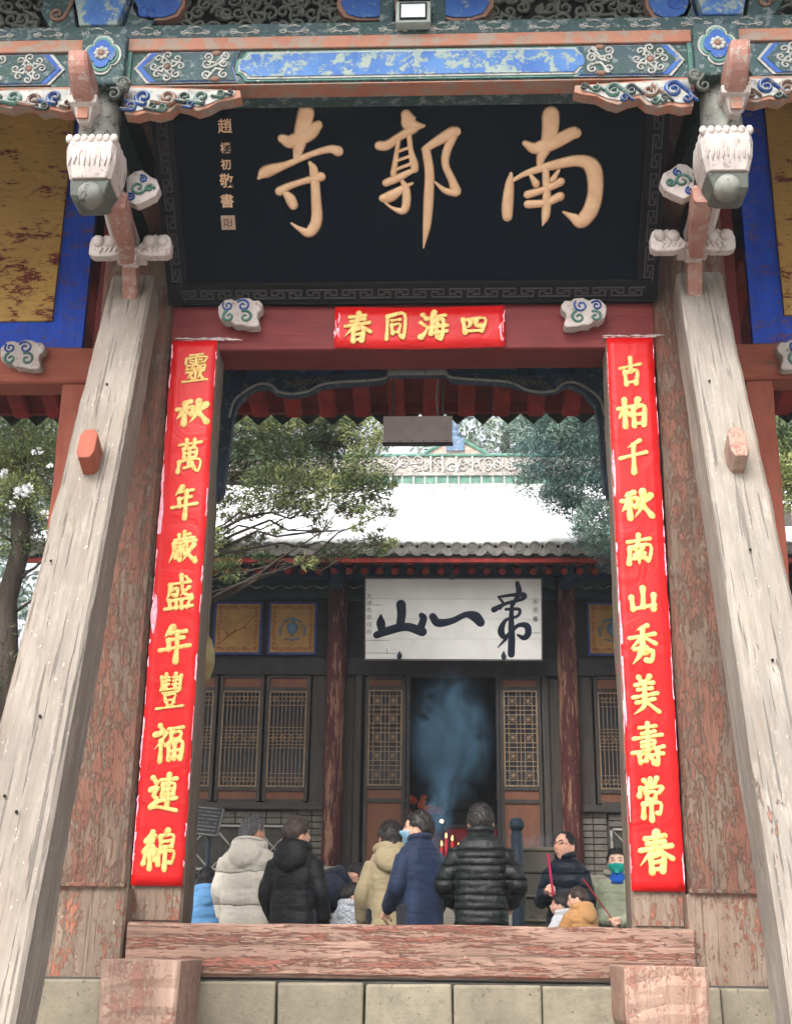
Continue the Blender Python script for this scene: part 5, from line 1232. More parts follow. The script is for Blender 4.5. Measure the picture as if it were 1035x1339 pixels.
# ------------------------------------------------------------ courtyard things
YC = 12.9
pb = at(585, 1118, YC)
rack = empty('candle_rack', (pb.x, YC, ZG), 'iron candle rack with lit red candles between the worshippers', 'candle rack')
xa, xb = HXp(548, YC, 1150), HXp(690, YC, 1150); ztp = HZ(1128, YC)
mb = MB()
for z in (ztp-.02, ztp-.36): mb.bx(xa, xb, YC-.12, YC+.12, z-.012, z+.012)
mb.build('shelf', m_iron, rack)
for x in (xa+.03, xb-.03):
    for y in (YC-.1, YC+.1): mb = MB(); mb.bx(x-.018, x+.018, y-.018, y+.018, ZG, ztp); mb.build('leg', m_iron, rack)
m_candle = plain('candle_red', (230, 40, 60), .4, .15, spec=.5); m_flame = plain('flame', (255, 200, 90), .5, .05, emis=((255, 196, 90), 3))
rnd = random.Random(12)
for k, px in enumerate((553, 561, 569, 577, 583, 591, 599, 607, 613)):
    x = HXp(px, YC, 1110); h = rnd.uniform(.10, .28); y = YC+rnd.uniform(-.07, .07)
    mb = MB(); mb.lathe((x, y, ztp-.008), [(.014, 0), (.014, h), (.004, h+.004), (.002, h+.02)], 8); c = mb.build('candle', m_candle, rack, smooth=True)
    mb = MB(); mb.lathe((x, y, ztp+h+.01), [(.002, 0), (.010, .012), (.008, .028), (.001, .052)], 8); mb.build('flame', m_flame, c, smooth=True)
for k in range(14):
    x = xa+.08+(xb-xa-.16)*rnd.random(); y = YC+rnd.uniform(-.08, .08); h = rnd.uniform(.12, .22)
    mb = MB(); mb.lathe((x, y, ztp-.348), [(.012, 0), (.012, h), (.002, h+.01)], 8); mb.build('candle', m_candle, rack, smooth=True)
# iron post with a round top
YP = 12.2; p = at(675, 1085, YP)
po = empty('iron_post', (p.x, YP, ZG), 'blue-grey iron post with a round knob beside the steps', 'post')
r = .055; zt = p.z+.02
mb = MB(); mb.lathe((p.x, YP, 0), [(r, ZG), (r, zt-.06), (r*.8, zt-.05), (r*.8, zt-.03)], 16); mb.build('shaft', m_iron, po, smooth=True)
mb = MB(); mb.lathe((p.x, YP, 0), [(r*.8, zt-.03), (r*1.25, zt), (r*1.32, zt+.035), (r*1.0, zt+.075), (r*.3, zt+.092)], 16); mb.build('knob', m_iron, po, smooth=True)
mb = MB(); mb.lathe((p.x, YP, 0), [(r*1.5, ZG), (r*1.5, ZG+.03), (r, ZG+.05)], 16); mb.build('foot', m_iron, po, smooth=True)
# incense trough right of the post
YT = 12.6; xa, xb = HXp(682, YT, 1140), HXp(716, YT, 1140); zt = HZ(1112, YT)
tr_ = empty('incense_trough', ((xa+xb)/2, YT, ZG), 'grey stone incense trough smoking beside the iron post', 'incense trough')
mb = MB(); mb.bx(xa, xb+.25, YT, YT+.5, zt-.2, zt); mb.build('basin', m_stoned, tr_, bev=.015)
mb = MB(); mb.bx(xa-.02, xb+.27, YT-.02, YT+.52, zt+.003, zt+.04); mb.build('rim', m_stone, tr_, bev=.01)
mb = MB(); mb.bx(xa+.03, xb+.22, YT+.03, YT+.47, ZG, zt-.203); mb.build('pedestal', m_stoned, tr_, bev=.01)
mb = MB()
for k in range(3): mb.bx(xa-.0, xb+.25, YT-.015, YT+.3, zt-.42-k*.22, zt-.40-k*.22)
mb.build('ledge', m_stone, tr_, bev=.004)
# information plaque
YI = 12.0; a, b = at(250, 1056, YI), at(287, 1090, YI)
inf = empty('info_plaque', (a.x, YI, ZG), 'small dark slanted notice plaque with lines of text, left edge of the courtyard', 'notice')
Mi = Matrix.Translation(((a.x+b.x)/2-.05, YI, (a.z+b.z)/2)) @ Matrix.Rotation(math.radians(-22), 4, 'X') @ Matrix.Rotation(math.radians(6), 4, 'Y')
W_ = (b.x-a.x)/2+.05; H_ = (a.z-b.z)/2+.01
mb = MB(); mb.bx(-W_, W_, 0, .02, -H_, H_); mb.build('panel', plainc('notice_dark', (54, 52, 56)), inf, Mi, bev=.003)
mb = MB()
for q in ((-W_-.012, W_+.012, -H_-.012, -H_), (-W_-.012, W_+.012, H_, H_+.012), (-W_-.012, -W_, -H_, H_), (W_, W_+.012, -H_, H_)): mb.bx(q[0], q[1], -.006, .022, q[2], q[3])
mb.build('rim', m_stonegrey, inf, Mi)
font_text('南郭寺古柏\n秋山常春四海\n福壽連綿千年', 'notice_text', m_stonegrey, inf, Mi @ Matrix.Translation((0, -.001, 0)) @ Matrix.Rotation(math.radians(90), 4, 'X'), .062, .0005, 0, 1.1) if False else None
mb = MB(); rnd = random.Random(3)
for r in range(6):
    x = -W_+.02
    while x < W_-.03:
        w = rnd.uniform(.006, .016); z = H_-.03-r*(2*H_-.05)/5.5; mb.bx(x, x+w, -.0015, -.0005, z-.005, z+.005); x += w+rnd.uniform(.003, .012)
o = mb.build('text_line', m_stonegrey, inf, Mi); o['kind'] = 'stuff'
mb = MB(); mb.tube([(a.x+.05, YI+.03, ZG), (a.x+.05, YI+.03, b.z)], .02, 8); mb.tube([(b.x-.1, YI+.03, ZG), (b.x-.1, YI+.03, b.z)], .02, 8); mb.build('support', m_iron, inf)
# ------------------------------------------------------------ people
def cloth(name, rgb, rgb2=None, rough=.8, sheen=.1, wr=.5, chk=None, seam=0):
    n = N(name); a = n.noise(5, detail=5); c = n.mix(n.ramp(a, .3, .7), lin(rgb), lin(rgb2 or [x*.82 for x in rgb]))
    if chk:
        ck = n.n('ShaderNodeTexChecker'); ck.inputs['Scale'].default_value = 60; n.l(n.tc.outputs['Object'], ck.inputs['Vector']); ck.inputs['Color1'].default_value = lin(rgb); ck.inputs['Color2'].default_value = lin(chk); c = ck.outputs['Color']
    n.bump(n.noise(7, (1, 1, 2.6), 3, .5, 3, .5), wr*.8, .03); n.bump(n.noise(220, detail=2), .15, .002)
    n.b.inputs['Sheen Weight'].default_value = sheen
    if seam:
        sx = n.n('ShaderNodeSeparateXYZ'); n.l(n.tc.outputs['Object'], sx.inputs[0]); wz_ = n.math('ADD', n.math('MULTIPLY', sx.outputs['Z'], math.pi/seam), n.math('MULTIPLY', n.noise(5, detail=2), .9))
        h = n.math('POWER', n.math('ABSOLUTE', n.math('SINE', wz_, 0), 0), .35); n.bump(h, 1.0, .035)
        pk = n.noise(24, (1, 1, .35), 4, .6, 17); n.bump(pk, .6, .02)
    return n.fin(c, rough)
def skinmat(name, rgb):
    n = N(name); a = n.noise(9, detail=5); c = n.mix(n.ramp(a, .35, .7), lin(rgb), lin((rgb[0]*.96, rgb[1]*.84, rgb[2]*.8)))
    n.b.inputs['Subsurface Weight'].default_value = .12; n.b.inputs['Subsurface Radius'].default_value = (.02, .008, .004); n.bump(n.noise(80, detail=3), .1, .002)
    return n.fin(c, .5)
def hairmat(name, rgb, rgb2):
    n = N(name); a = n.noise(60, (1, 1, .15), 4); c = n.mix(n.ramp(a, .35, .65), lin(rgb), lin(rgb2)); n.bump(a, .8, .01); n.b.inputs['Specular IOR Level'].default_value = .4
    return n.fin(c, .5)
m_skin = skinmat('skin', (242, 198, 172)); m_skin2 = skinmat('skin_ruddy', (232, 176, 148)); m_skin3 = skinmat('skin_light', (244, 206, 184))
m_hair = hairmat('black_hair', (24, 20, 20), (52, 46, 44)); m_hairg = hairmat('grey_hair', (66, 64, 66), (132, 130, 130)); m_hairb = hairmat('brown_black_hair', (44, 34, 30), (84, 68, 60))
m_trou = cloth('dark_trousers', (34, 34, 40)); m_shoe = plain('shoe', (30, 28, 28), .5)
m_eye = plain('eye_dark', (22, 16, 14), .2, spec=.6); m_lip = plain('lip', (176, 98, 90), .5); m_brow = plain('brow', (40, 32, 30), .8)
def head_pt(u, v, k=1.0, hair=0):
    "u: angle round (0 = front +Y), v: polar from the chin side; returns a point of the head surface"
    x = math.sin(u)*math.sin(v); y = math.cos(u)*math.sin(v); z = -math.cos(v)
    rx, ry, rz = .0805, .098, .1165
    lo = max(0, -z)
    X_ = x*rx*(1-.34*lo**1.4); Y_ = y*ry; Z_ = z*rz
    if y > 0: Y_ *= (1-.10*lo)+.0; Y_ += .012*lo*y
    else: Y_ *= (1-.42*lo**1.2); 
    Z_ *= 1+(.04 if z > 0 else 0)
    if y > 0:
        g = lambda cx, cz, sx, sz: math.exp(-((X_-cx)/sx)**2-((Z_-cz)/sz)**2)
        Y_ += .026*g(0, -.028, .011, .022)+.010*g(0, .0, .008, .03)+.006*g(0, .034, .045, .012)-.011*g(.031, .010, .017, .013)-.011*g(-.031, .010, .017, .013)
        Y_ += .007*g(0, -.066, .022, .007)+.006*g(0, -.078, .018, .006)-.004*g(0, -.072, .03, .003)+.010*g(0, -.102, .022, .016)+.005*g(.048, -.02, .02, .02)+.005*g(-.048, -.02, .02, .02)
    return Vector((X_*k, Y_*k, Z_*k))
def add_head(mb, Mh, k=1.0, nu=40, nv=30):
    rings = [[Mh @ head_pt(2*math.pi*i/nu, math.pi*(j+.3)/(nv+.6), k) for i in range(nu)] for j in range(nv+1)]
    mb.loft(rings)
    for s in (-1, 1):   # ears
        mb.ball(Mh @ Vector((s*.079*k, -.008*k, -.008*k)), (.012*k, .020*k, .034*k), 10, 8, (Mh.to_3x3()).normalized())
def hand(mb, w, d, n, k=1.0, curl=.8, sd=1):
    "w wrist, d direction of the palm, n palm normal (towards what it holds)"
    d = d.normalized(); n = (n-d*n.dot(d)).normalized(); s_ = d.cross(n)*sd
    mb.tube([w-d*.02*k, w+d*.03*k, w+d*.075*k, w+d*.09*k], [.024*k, .034*k, .040*k, .030*k], 10, flat=(1.0, .55))
    for i, (L, off) in enumerate(((.070, -.030), (.078, -.010), (.073, .010), (.056, .030))):
        p = w+d*.082*k+s_*off*k; pts = [p-d*.02*k, p]; a = 0
        for j in range(3):
            a += curl*(.7+.15*j); q = pts[-1]+(d*math.cos(a)+n*math.sin(a))*L*k*(.42, .33, .25)[j]; pts.append(q)
        mb.tube(pts, [.0095*k, .0095*k, .009*k, .008*k, .0065*k], 6)
    p = w+d*.025*k-s_*.03*k
    mb.tube([p, p-s_*.022*k+d*.02*k+n*.012*k, p-s_*.022*k+d*.045*k+n*.03*k, p-s_*.010*k+d*.062*k+n*.042*k], [.013*k, .012*k, .0105*k, .008*k], 6)
def person(px, py, Y, H, face, label, jacket, spec):
    """px,py: where the top of the head shows; H: standing height; face: heading in degrees (0 = away from the gate, 90 = to the left)"""
    top = at(px, py, Y); k = H/1.72; R = math.radians
    bend = R(spec.get('bend', 0)); zg = ZG
    base = Vector((top.x, Y, zg)); 
    if bend: base -= Vector((-math.sin(R(face))*math.cos(R(0)), math.cos(R(face)), 0))*.75*k*math.sin(bend)
    root = empty('person', base, label, 'person', 'people worshipping in the courtyard', rz=R(face)); Mr = WM[root]
    real_top = top.z-zg; seat = real_top-H*(1 if not bend else 0) if not bend else 0   # small correction of the crown height
    k = (real_top/1.72) if not bend else k
    vox = spec.get('vox', .009)*max(.75, k)
    body = MB(); hx = .095*k
    P = lambda x, y, z: Vector((x*k, y*k, z*k))
    # legs, feet
    for s in (-1, 1):
        body.tube([P(s*.095, 0, .95), P(s*.10, .005, .75), P(s*.10, .012, .50), P(s*.10, -.005, .35), P(s*.10, -.01, .09), P(s*.10, -.01, .04)], [.095*k, .085*k, .058*k, .055*k, .038*k, .045*k], 14)
        body.tube([P(s*.105, -.05, .045), P(s*.11, .06, .045), P(s*.115, .17, .03)], [.038*k, .045*k, .03*k], 10, flat=(1, .8))
    body.loft([[P(math.cos(a)*w*1, math.sin(a)*d, z) for a in [2*math.pi*i/20 for i in range(20)]] for z, w, d in ((.86, .15, .11), (.95, .17, .12), (1.08, .145, .105), (1.22, .16, .115), (1.34, .165, .105), (1.40, .14, .085), (1.44, .08, .06), (1.46, .06, .06))])
    body.tube([P(0, -.01, 1.40), P(0, .0, 1.50), P(0, .012, 1.56)], [.062*k, .056*k, .056*k], 12)
    hy, hp_, hr_ = R(spec.get('hyaw', 0)), R(spec.get('hpitch', 0)), R(spec.get('hroll', 0))
    hk = spec.get('hk', 1.13); hs_ = k*hk
    Mh = Matrix.Translation(P(0, .02+.02*math.sin(-hp_), 1.588-.10*(hk-1))) @ Matrix.Rotation(hy, 4, 'Z') @ Matrix.Rotation(hp_, 4, 'X') @ Matrix.Rotation(hr_, 4, 'Y')
    add_head(body, Mh, hs_)
    arms = spec.get('arms') or [((.235, -.02, 1.12), (.235, .10, .88)), ((-.235, -.02, 1.12), (-.235, .10, .88))]
    for (e, w), s in zip(arms, (1, -1)):
        S, E, Wr = P(s*.155, -.005, 1.345), P(*e), P(*w)
        body.tube([S, (S+E)/2, E, (E+Wr)/2, Wr], [.055*k, .048*k, .04*k, .036*k, .026*k], 10)
        dd = (Wr-E).normalized(); nn = P(*spec.get('hn', (0, 0, 0))) if spec.get('hn') else P(-s, .2, 0)
        hand(body, Wr, dd, nn, k, spec.get('curl', .45), s)
    def deform(mb):
        if bend:
            for i, v in enumerate(mb.v):
                x, y, z = v; t = max(0, min(1, (z/k-.88)/.35)); a = -bend*t; zz = z-.95*k
                if zz > -.1*k: mb.v[i] = (x, y*math.cos(a)-zz*math.sin(a), .95*k+y*math.sin(a)+zz*math.cos(a))
    deform(body); body.build('body', spec.get('skin', m_skin), root, Mr, remesh=vox)
    # trousers and shoes
    tr = MB()
    for s in (-1, 1): tr.tube([P(s*.085, 0, .99), P(s*.095, 0, .85), P(s*.10, .012, .50), P(s*.10, -.01, .10)], [.115*k, .105*k, .08*k, .07*k], 14)
    tr.loft([[P(math.cos(a)*w, math.sin(a)*d, z) for a in [2*math.pi*i/16 for i in range(16)]] for z, w, d in ((.84, .12, .11), (.95, .19, .135), (1.06, .17, .125))])
    deform(tr); tr.build('trousers', spec.get('trousers', m_trou), root, Mr, remesh=.014*max(.75, k))
    for s in (-1, 1):
        sh = MB(); sh.tube([P(s*.103, -.075, .05), P(s*.105, -.02, .055), P(s*.11, .07, .05), P(s*.117, .19, .03)], [.04*k, .052*k, .052*k, .036*k], 12, flat=(1, .85)); sh.build('shoe', m_shoe, root, Mr, smooth=True)
    # jacket
    q, ql = spec.get('quilt', (.0, .1)); bulk = spec.get('bulk', 1.0); hem = spec.get('hem', .80); jk = MB(); n = 32
    tab = [(hem, .18, .14), (hem+.03, .20, .155), (1.0, .198, .155), (1.12, .192, .15), (1.25, .20, .155), (1.33, .205, .15), (1.39, .20, .135), (1.425, .17, .12), (1.455, .125, .105), (1.49, .090, .09), (1.54, .080, .085)]
    def itp(z):
        for a, b in zip(tab, tab[1:]):
            if a[0] <= z <= b[0]+1e-6:
                t = (z-a[0])/(b[0]-a[0]); t = t*t*(3-2*t); return a[1]+(b[1]-a[1])*t, a[2]+(b[2]-a[2])*t
        return tab[-1][1:]
    rings = []; z = hem; ctop = spec.get('collar', 1.53)
    while z < ctop:
        w, d = itp(z); b_ = bulk if z < 1.42 else 1+(bulk-1)*.4
        pf = 1+q*(abs(math.sin(math.pi*(z-hem)/ql))**.45-.7) if z < 1.43 else 1
        rg = []
        for i in range(n):
            a = 2*math.pi*i/n; ca, sa = math.cos(a), math.sin(a); e = 2.6; r = (abs(ca)**e+abs(sa)**e)**(-1/e)
            nz = 1+.025*noise.noise(Vector((ca*2.2, sa*2.2, z*5+px)))+.022*noise.noise(Vector((ca*3, sa*3, z*26+px)))
            rg.append(P(ca*r*w*b_*pf*nz, sa*r*d*b_*pf*nz-.005, z))
        rings.append(rg); z += .0125
    jk.loft(rings)
    for (e, w), s in zip(arms, (1, -1)):
        S, E, Wr = P(s*.160*bulk, -.01, 1.365), P(*e), P(*w); C = cat_rom([tuple(S), tuple((S*.45+E*.55)), tuple(E), tuple((E*.5+Wr*.5)), tuple(Wr)], 9)
        L = [0]
        for a, b in zip(C, C[1:]): L.append(L[-1]+float(np.linalg.norm(b-a)))
        rad = []
        for i, l_ in enumerate(L):
            t = l_/L[-1]; r = (.086-.024*t)*bulk*k*(.86 if i == 0 else 1)
            r *= 1+q*1.2*(abs(math.sin(math.pi*l_/(ql*k)))**.45-.7)+.05*noise.noise(Vector((t*7, px, s*3)))
            if i >= len(L)-3: r *= .78
            rad.append(r)
        jk.tube([Vector(c) for c in C], rad, 16)
    if spec.get('hood'):
        h_ = spec['hood']; pts = []; rad = []
        for i in range(15):
            a = math.radians(-35-(290*i/14)); f_ = (1+math.cos(a-math.radians(-180)))/2*0+max(0, -math.sin(math.radians(0))+(-math.cos(a)+0)*0)
            bk = (1-math.cos(2*math.pi*i/14))/2
            pts.append(P(math.sin(math.radians(25+310*i/14))*.105*1.12, math.cos(math.radians(25+310*i/14))*.10-.012, 1.475+.012*bk)); rad.append((.026+.032*bk*h_)*k)
        jk.tube(pts, rad, 10)
        jk.ball(P(0, -.125, 1.405), (.135*k*h_, .068*k*h_, .115*k*h_), 18, 12, Matrix.Rotation(math.radians(-14), 3, 'X'))
        jk.ball(P(0, -.155, 1.345), (.08*k*h_, .045*k*h_, .06*k*h_), 14, 9)
    elif spec.get('stand'):
        pts = [P(math.sin(a)*.082, math.cos(a)*.082, 1.50+.012*(1-math.cos(a))) for a in [2*math.pi*i/16 for i in range(17)]]
        jk.tube(pts, [.026*k]*17, 8)
    deform(jk); jk.build('jacket', jacket, root, Mr, remesh=spec.get('jvox', .009)*max(.8, k))
    # hair
    hstyle = spec.get('hair', 'short'); hm = spec.get('hairmat', m_hair); hb = MB(); nu, nv = 48, 34; V = {}; F_ = []
    def line(u):   # lowest latitude (v) that hair covers for the azimuth u
        au = abs((u+math.pi) % (2*math.pi)-math.pi)
        if au < .75: fr_ = .66+spec.get('bald', 0)*.12
        elif au < 1.25: fr_ = .66-.13*(au-.75)/.5
        elif au < 1.8: fr_ = .53-.03*(au-1.25)/.55
        else: fr_ = .50-.20*min(1, (au-1.8)/.6)
        return fr_*math.pi
    thick = spec.get('thick', .012)
    for j in range(nv+1):
        for i in range(nu):
            u = 2*math.pi*i/nu; v = math.pi*(j+.3)/(nv+.6)
            d_ = (v-line(u))/.25; t = max(0, min(1, d_)); p = head_pt(u, v, 1); nrm = Vector((p.x/.0805**2, p.y/.098**2, p.z/.1165**2)).normalized()
            w = noise.noise(p*42+Vector((px, 0, 0)))*.5+noise.noise(p*90+Vector((0, px, 0)))*.5
            V[i, j] = Mh @ ((p+nrm*(thick*(.25+.75*t)+w*.011*t+(.012*max(0, math.cos(v-math.pi)) if hstyle == 'spiky' else 0)))*hs_)
            if d_ < 0: V[i, j] = None
    idx = {}; vl = []
    for key, p in V.items():
        if p is not None: idx[key] = len(vl); vl.append(p)
    for j in range(nv):
        for i in range(nu):
            q4 = [(i, j), ((i+1) % nu, j), ((i+1) % nu, j+1), (i, j+1)]
            g_ = [idx[a] for a in q4 if a in idx]
            if len(g_) >= 3: F_.append(tuple(g_))
    tp = [idx[(i, nv)] for i in range(nu) if (i, nv) in idx]
    if len(tp) > 2: F_.append(tuple(tp))
    hb.add(vl, F_); 
    rr_ = random.Random(int(px)); keys = [kk for kk, p in V.items() if p is not None and kk[1] < nv-1]
    for _ in range(500):
        i, j = rr_.choice(keys); u = 2*math.pi*i/nu; v = math.pi*(j+.3)/(nv+.6); p = head_pt(u, v, 1); nrm = Vector((p.x/.0805**2, p.y/.098**2, p.z/.1165**2)).normalized()
        dn = Vector((0, -.25, -1)); dn = (dn-nrm*dn.dot(nrm)); dn = dn.normalized() if dn.length > .1 else Vector((rr_.uniform(-1, 1), rr_.uniform(-1, 1), 0)).normalized()
        dn = (dn+Vector((rr_.uniform(-.5, .5), rr_.uniform(-.5, .5), rr_.uniform(-.3, .3)))).normalized(); L_ = rr_.uniform(.014, .026)*(.6 if thick < .01 else 1)
        a = p+nrm*(thick*.8); hb.tube([Mh @ (a*hs_), Mh @ ((a+dn*L_*.6+nrm*.004)*hs_), Mh @ ((a+dn*L_+nrm*rr_.uniform(.0, .008))*hs_)], [.0028*hs_, .0022*hs_, .0005], 4)
    if hstyle == 'bun':
        hb.tube([Mh @ (Vector((0, -.09, -.02))*hs_), Mh @ (Vector((0, -.11, -.07))*hs_), Mh @ (Vector((0, -.10, -.14))*hs_)], [.05*hs_, .045*hs_, .03*hs_], 12)
        for s in (-1, 1): hb.ball(Mh @ (Vector((s*.05, -.03, -.05))*hs_), (.035*hs_, .06*hs_, .07*hs_), 12, 8)
    if hstyle == 'long':
        for a in range(9):
            u = math.radians(95+170*a/8); b = Vector((math.sin(u)*.078, math.cos(u)*.085, .0)); hb.tube([Mh @ (b*hs_), Mh @ ((b*1.12+Vector((0, -.005, -.10)))*hs_), Mh @ ((b*1.15+Vector((0, -.02, -.20)))*hs_), Mh @ ((b*.9+Vector((random.uniform(-.02, .02), -.03, -.28)))*hs_)], [.03*hs_, .032*hs_, .026*hs_, .008*hs_], 8)
    deform(hb); hb.build('hair', hm, root, Mr, smooth=True)
    # face
    fc = MB()
    if spec.get('eyes'):
        for s in (-1, 1):
            e = MB(); c = head_pt(0, math.pi*.52, 1); e.ball(Mh @ (Vector((s*.031, .0815, .008))*hs_), (.014*hs_, .006*hs_, .0055*hs_), 10, 6, Mh.to_3x3()); e.build('eye', m_eye, root, Mr, smooth=True)
            e = MB(); e.tube([Mh @ (Vector((s*.017, .096, .029))*hs_), Mh @ (Vector((s*.034, .094, .034))*hs_), Mh @ (Vector((s*.052, .082, .028))*hs_)], [.002*hs_, .0035*hs_, .0015*hs_], 6); e.build('eyebrow', m_brow, root, Mr)
    if spec.get('mouth'):
        e = MB(); e.tube([Mh @ (Vector((-.022, .0895, -.071))*hs_), Mh @ (Vector((0, .1015, -.070))*hs_), Mh @ (Vector((.022, .0895, -.071))*hs_)], [.002*hs_, .0058*hs_, .002*hs_], 6); e.build('lips', m_lip, root, Mr, smooth=True)
    if spec.get('glasses'):
        e = MB()
        for s in (-1, 1):
            c = Vector((s*.033, .103, .008)); e.tube([Mh @ ((c+Vector((math.cos(a)*.024, 0, math.sin(a)*.018)))*hs_) for a in [i*math.pi/8 for i in range(17)]], .0018*hs_, 5)
            e.tube([Mh @ (Vector((s*.056, .10, .012))*hs_), Mh @ (Vector((s*.081, .0, .005))*hs_)], .0016*hs_, 5)
        e.tube([Mh @ (Vector((-.010, .105, .010))*hs_), Mh @ (Vector((.010, .105, .010))*hs_)], .0016*hs_, 5)
        e.build('glasses', m_iron, root, Mr)
    if spec.get('mask'):
        e = MB(); v = []; nu2, nv2 = 16, 12
        for j in range(nv2+1):
            for i in range(nu2+1):
                u = -1.15+2.3*i/nu2; vv = math.pi*(.17+.285*j/nv2); p = head_pt(u, vv, 1); nrm = Vector((math.sin(u)*.8, math.cos(u), 0)).normalized()
                bul = .010+.010*math.cos(u)*math.sin(math.pi*j/nv2); pz = p+nrm*bul
                if abs(u) < .3: pz.y = max(pz.y, .104)
                v.append(Mh @ (pz*hs_))
        e.add(v, [(j*(nu2+1)+i, j*(nu2+1)+i+1, (j+1)*(nu2+1)+i+1, (j+1)*(nu2+1)+i) for j in range(nv2) for i in range(nu2)]); mo = e.build('mask', spec['mask'], root, Mr, smooth=True, solid=.003)
        e = MB()
        for s in (-1, 1):
            for zz in (-.02, -.055): e.tube([Mh @ (Vector((s*.072, .05, zz))*hs_), Mh @ (Vector((s*.084, -.02, -.005 if zz > -.03 else -.02))*hs_)], .0014*hs_, 4)
        e.build('ear_loop', m_wboard, mo, Mr)
    if spec.get('scarf'):
        e = MB(); e.loft([[P(math.cos(a)*w, math.sin(a)*w*1.05+.02+y, z) for a in [i*math.pi/10 for i in range(20)]] for z, w, y in ((1.37, .095, .045), (1.42, .09, .03), (1.47, .078, .01), (1.52, .07, .01), (1.535, .05, .01))]); e.build('neck_scarf', spec['scarf'], root, Mr, smooth=True)
    return root, Mr, k, P
j_cream = cloth('cream_puffer', (238, 230, 214), (222, 212, 196), .75, seam=.25); j_black = cloth('black_jacket', (18, 19, 22), (26, 27, 31), .6, .0); j_tan = cloth('khaki_coat', (178, 162, 128), (158, 142, 110), .85)
j_navy = cloth('navy_jacket', (24, 42, 72), (18, 30, 54), .7); j_blackp = cloth('black_puffer', (22, 25, 25), (32, 36, 35), .5, 0, seam=.105); j_dnavy = cloth('dark_navy_puffer', (22, 34, 50), (18, 26, 38), .5, 0, seam=.12)
j_sage = cloth('pale_green_coat', (166, 170, 146), (140, 146, 122), .75); j_sky = cloth('sky_blue_jacket', (122, 178, 226), (96, 152, 208), .7); j_honey = cloth('tan_hoodie', (196, 148, 96), (176, 128, 80), .9)
j_white = cloth('white_jacket', (216, 216, 220), (190, 190, 196), .8); j_check = cloth('grey_check_coat', (216, 218, 224), None, .85, chk=(150, 156, 168)); j_bent = cloth('midnight_coat', (26, 36, 58), (18, 24, 40), .7)
m_maskb = plain('mask_light_blue', (150, 200, 226), .7, .1); m_maskg = plain('mask_teal_green', (24, 178, 160), .7, .12); m_scarf = cloth('bright_blue_scarf', (20, 92, 190))
m_white_t = cloth('white_trousers', (200, 202, 206))
person(330, 1066, 10.5, 1.68, -12, 'grey haired man from behind in a cream hooded puffer jacket', j_cream, dict(hyaw=math.degrees(-.5), hpitch=4, hood=1.1, bulk=1.10, quilt=(.07, .16), hairmat=m_hairg, thick=.008, skin=m_skin2, collar=1.5))
person(388, 1070, 10.3, 1.66, -14, 'young man from behind in a plain black hooded jacket, head turned right', j_black, dict(hyaw=-38, hpitch=8, hood=1.1, bulk=.96, quilt=(.05, .17), hair='spiky', hairmat=m_hairb, thick=.016))
person(511, 1073, 10.6, 1.62, 4, 'dark haired woman from behind in a khaki hooded coat', j_tan, dict(hyaw=8, hpitch=-6, hood=1.05, bulk=.88, quilt=(.045, .22), hair='bun', thick=.014, hem=.70))
person(549, 1060, 10.0, 1.70, 38, 'man in a navy jacket facing left with a pale blue face mask', j_navy, dict(hyaw=38, hpitch=4, stand=1, bulk=.92, quilt=(.03, .3), mask=m_maskb, thick=.013, eyes=1, arms=[((.22, -.04, 1.12), (.20, .10, .90)), ((-.23, .0, 1.12), (-.18, .18, .96))]))
person(628, 1050, 9.8, 1.72, -4, 'broad man from behind in a black quilted puffer jacket', j_blackp, dict(hyaw=4, hpitch=-4, stand=1, bulk=.98, quilt=(.10, .105), thick=.012, arms=[((.275, -.02, 1.12), (.21, .18, .98)), ((-.275, -.02, 1.12), (-.21, .18, .98))], hem=.78))
g_, Mg, kg, Pg = person(738, 1087, 11.8, 1.68, 158, 'man with glasses in a dark navy puffer jacket holding incense', j_dnavy, dict(hyaw=-22, hpitch=12, stand=1, bulk=.88, quilt=(.07, .12), eyes=1, mouth=1, glasses=1, thick=.006, bald=1, vox=.0065, curl=1.0, arms=[((.235, .03, 1.10), (.10, .27, 1.17)), ((-.22, .05, 1.08), (-.02, .25, 1.03))], hn=(-.6, .2, .3), skin=m_skin, hem=.88))
w_, Mw2, kw, Pw = person(806, 1109, 11.9, 1.58, 168, 'woman in pale green coat, teal mask and blue scarf holding an incense stick', j_sage, dict(hpitch=4, bulk=1.06, quilt=(.05, .2), mask=m_maskg, scarf=m_scarf, eyes=1, thick=.013, vox=.0065, curl=.95, arms=[((.28, .02, 1.08), (.07, .26, 1.02)), ((-.27, .02, 1.08), (-.02, .28, 1.0))], hn=(-.4, .3, .4), skin=m_skin3, hood=.8, collar=1.42))
person(459, 1155, 10.9, 1.17, -42, 'small child in a grey and white checked coat looking right', j_check, dict(hyaw=-34, hpitch=-8, hk=1.28, hood=.8, bulk=1.05, thick=.016, hairmat=m_hair, skin=m_skin3))
person(474, 1158, 11.7, 1.62, -75, 'person in a midnight blue coat bending forward behind the black jacket', j_bent, dict(bend=50, hpitch=-20, bulk=1.15, quilt=(.05, .16), hood=1.0, thick=.013))
person(271, 1134, 11.4, 1.30, 18, 'girl with long black hair in a sky blue jacket at the far left', j_sky, dict(hyaw=-15, hk=1.12, hair='long', hood=.9, bulk=1.05, quilt=(.06, .12), hpitch=-10))
person(757, 1159, 11.0, 1.17, 40, 'small child in a tan hooded top looking left, close cropped hair', j_honey, dict(hyaw=30, hpitch=-8, hk=1.25, hood=1.05, bulk=1.05, quilt=(.07, .06), thick=.006, hairmat=m_hairb, skin=m_skin3, mouth=1, eyes=1, arms=[((.25, .05, 1.12), (.2, .25, 1.05)), ((-.25, .08, 1.14), (-.22, .32, 1.12))]))
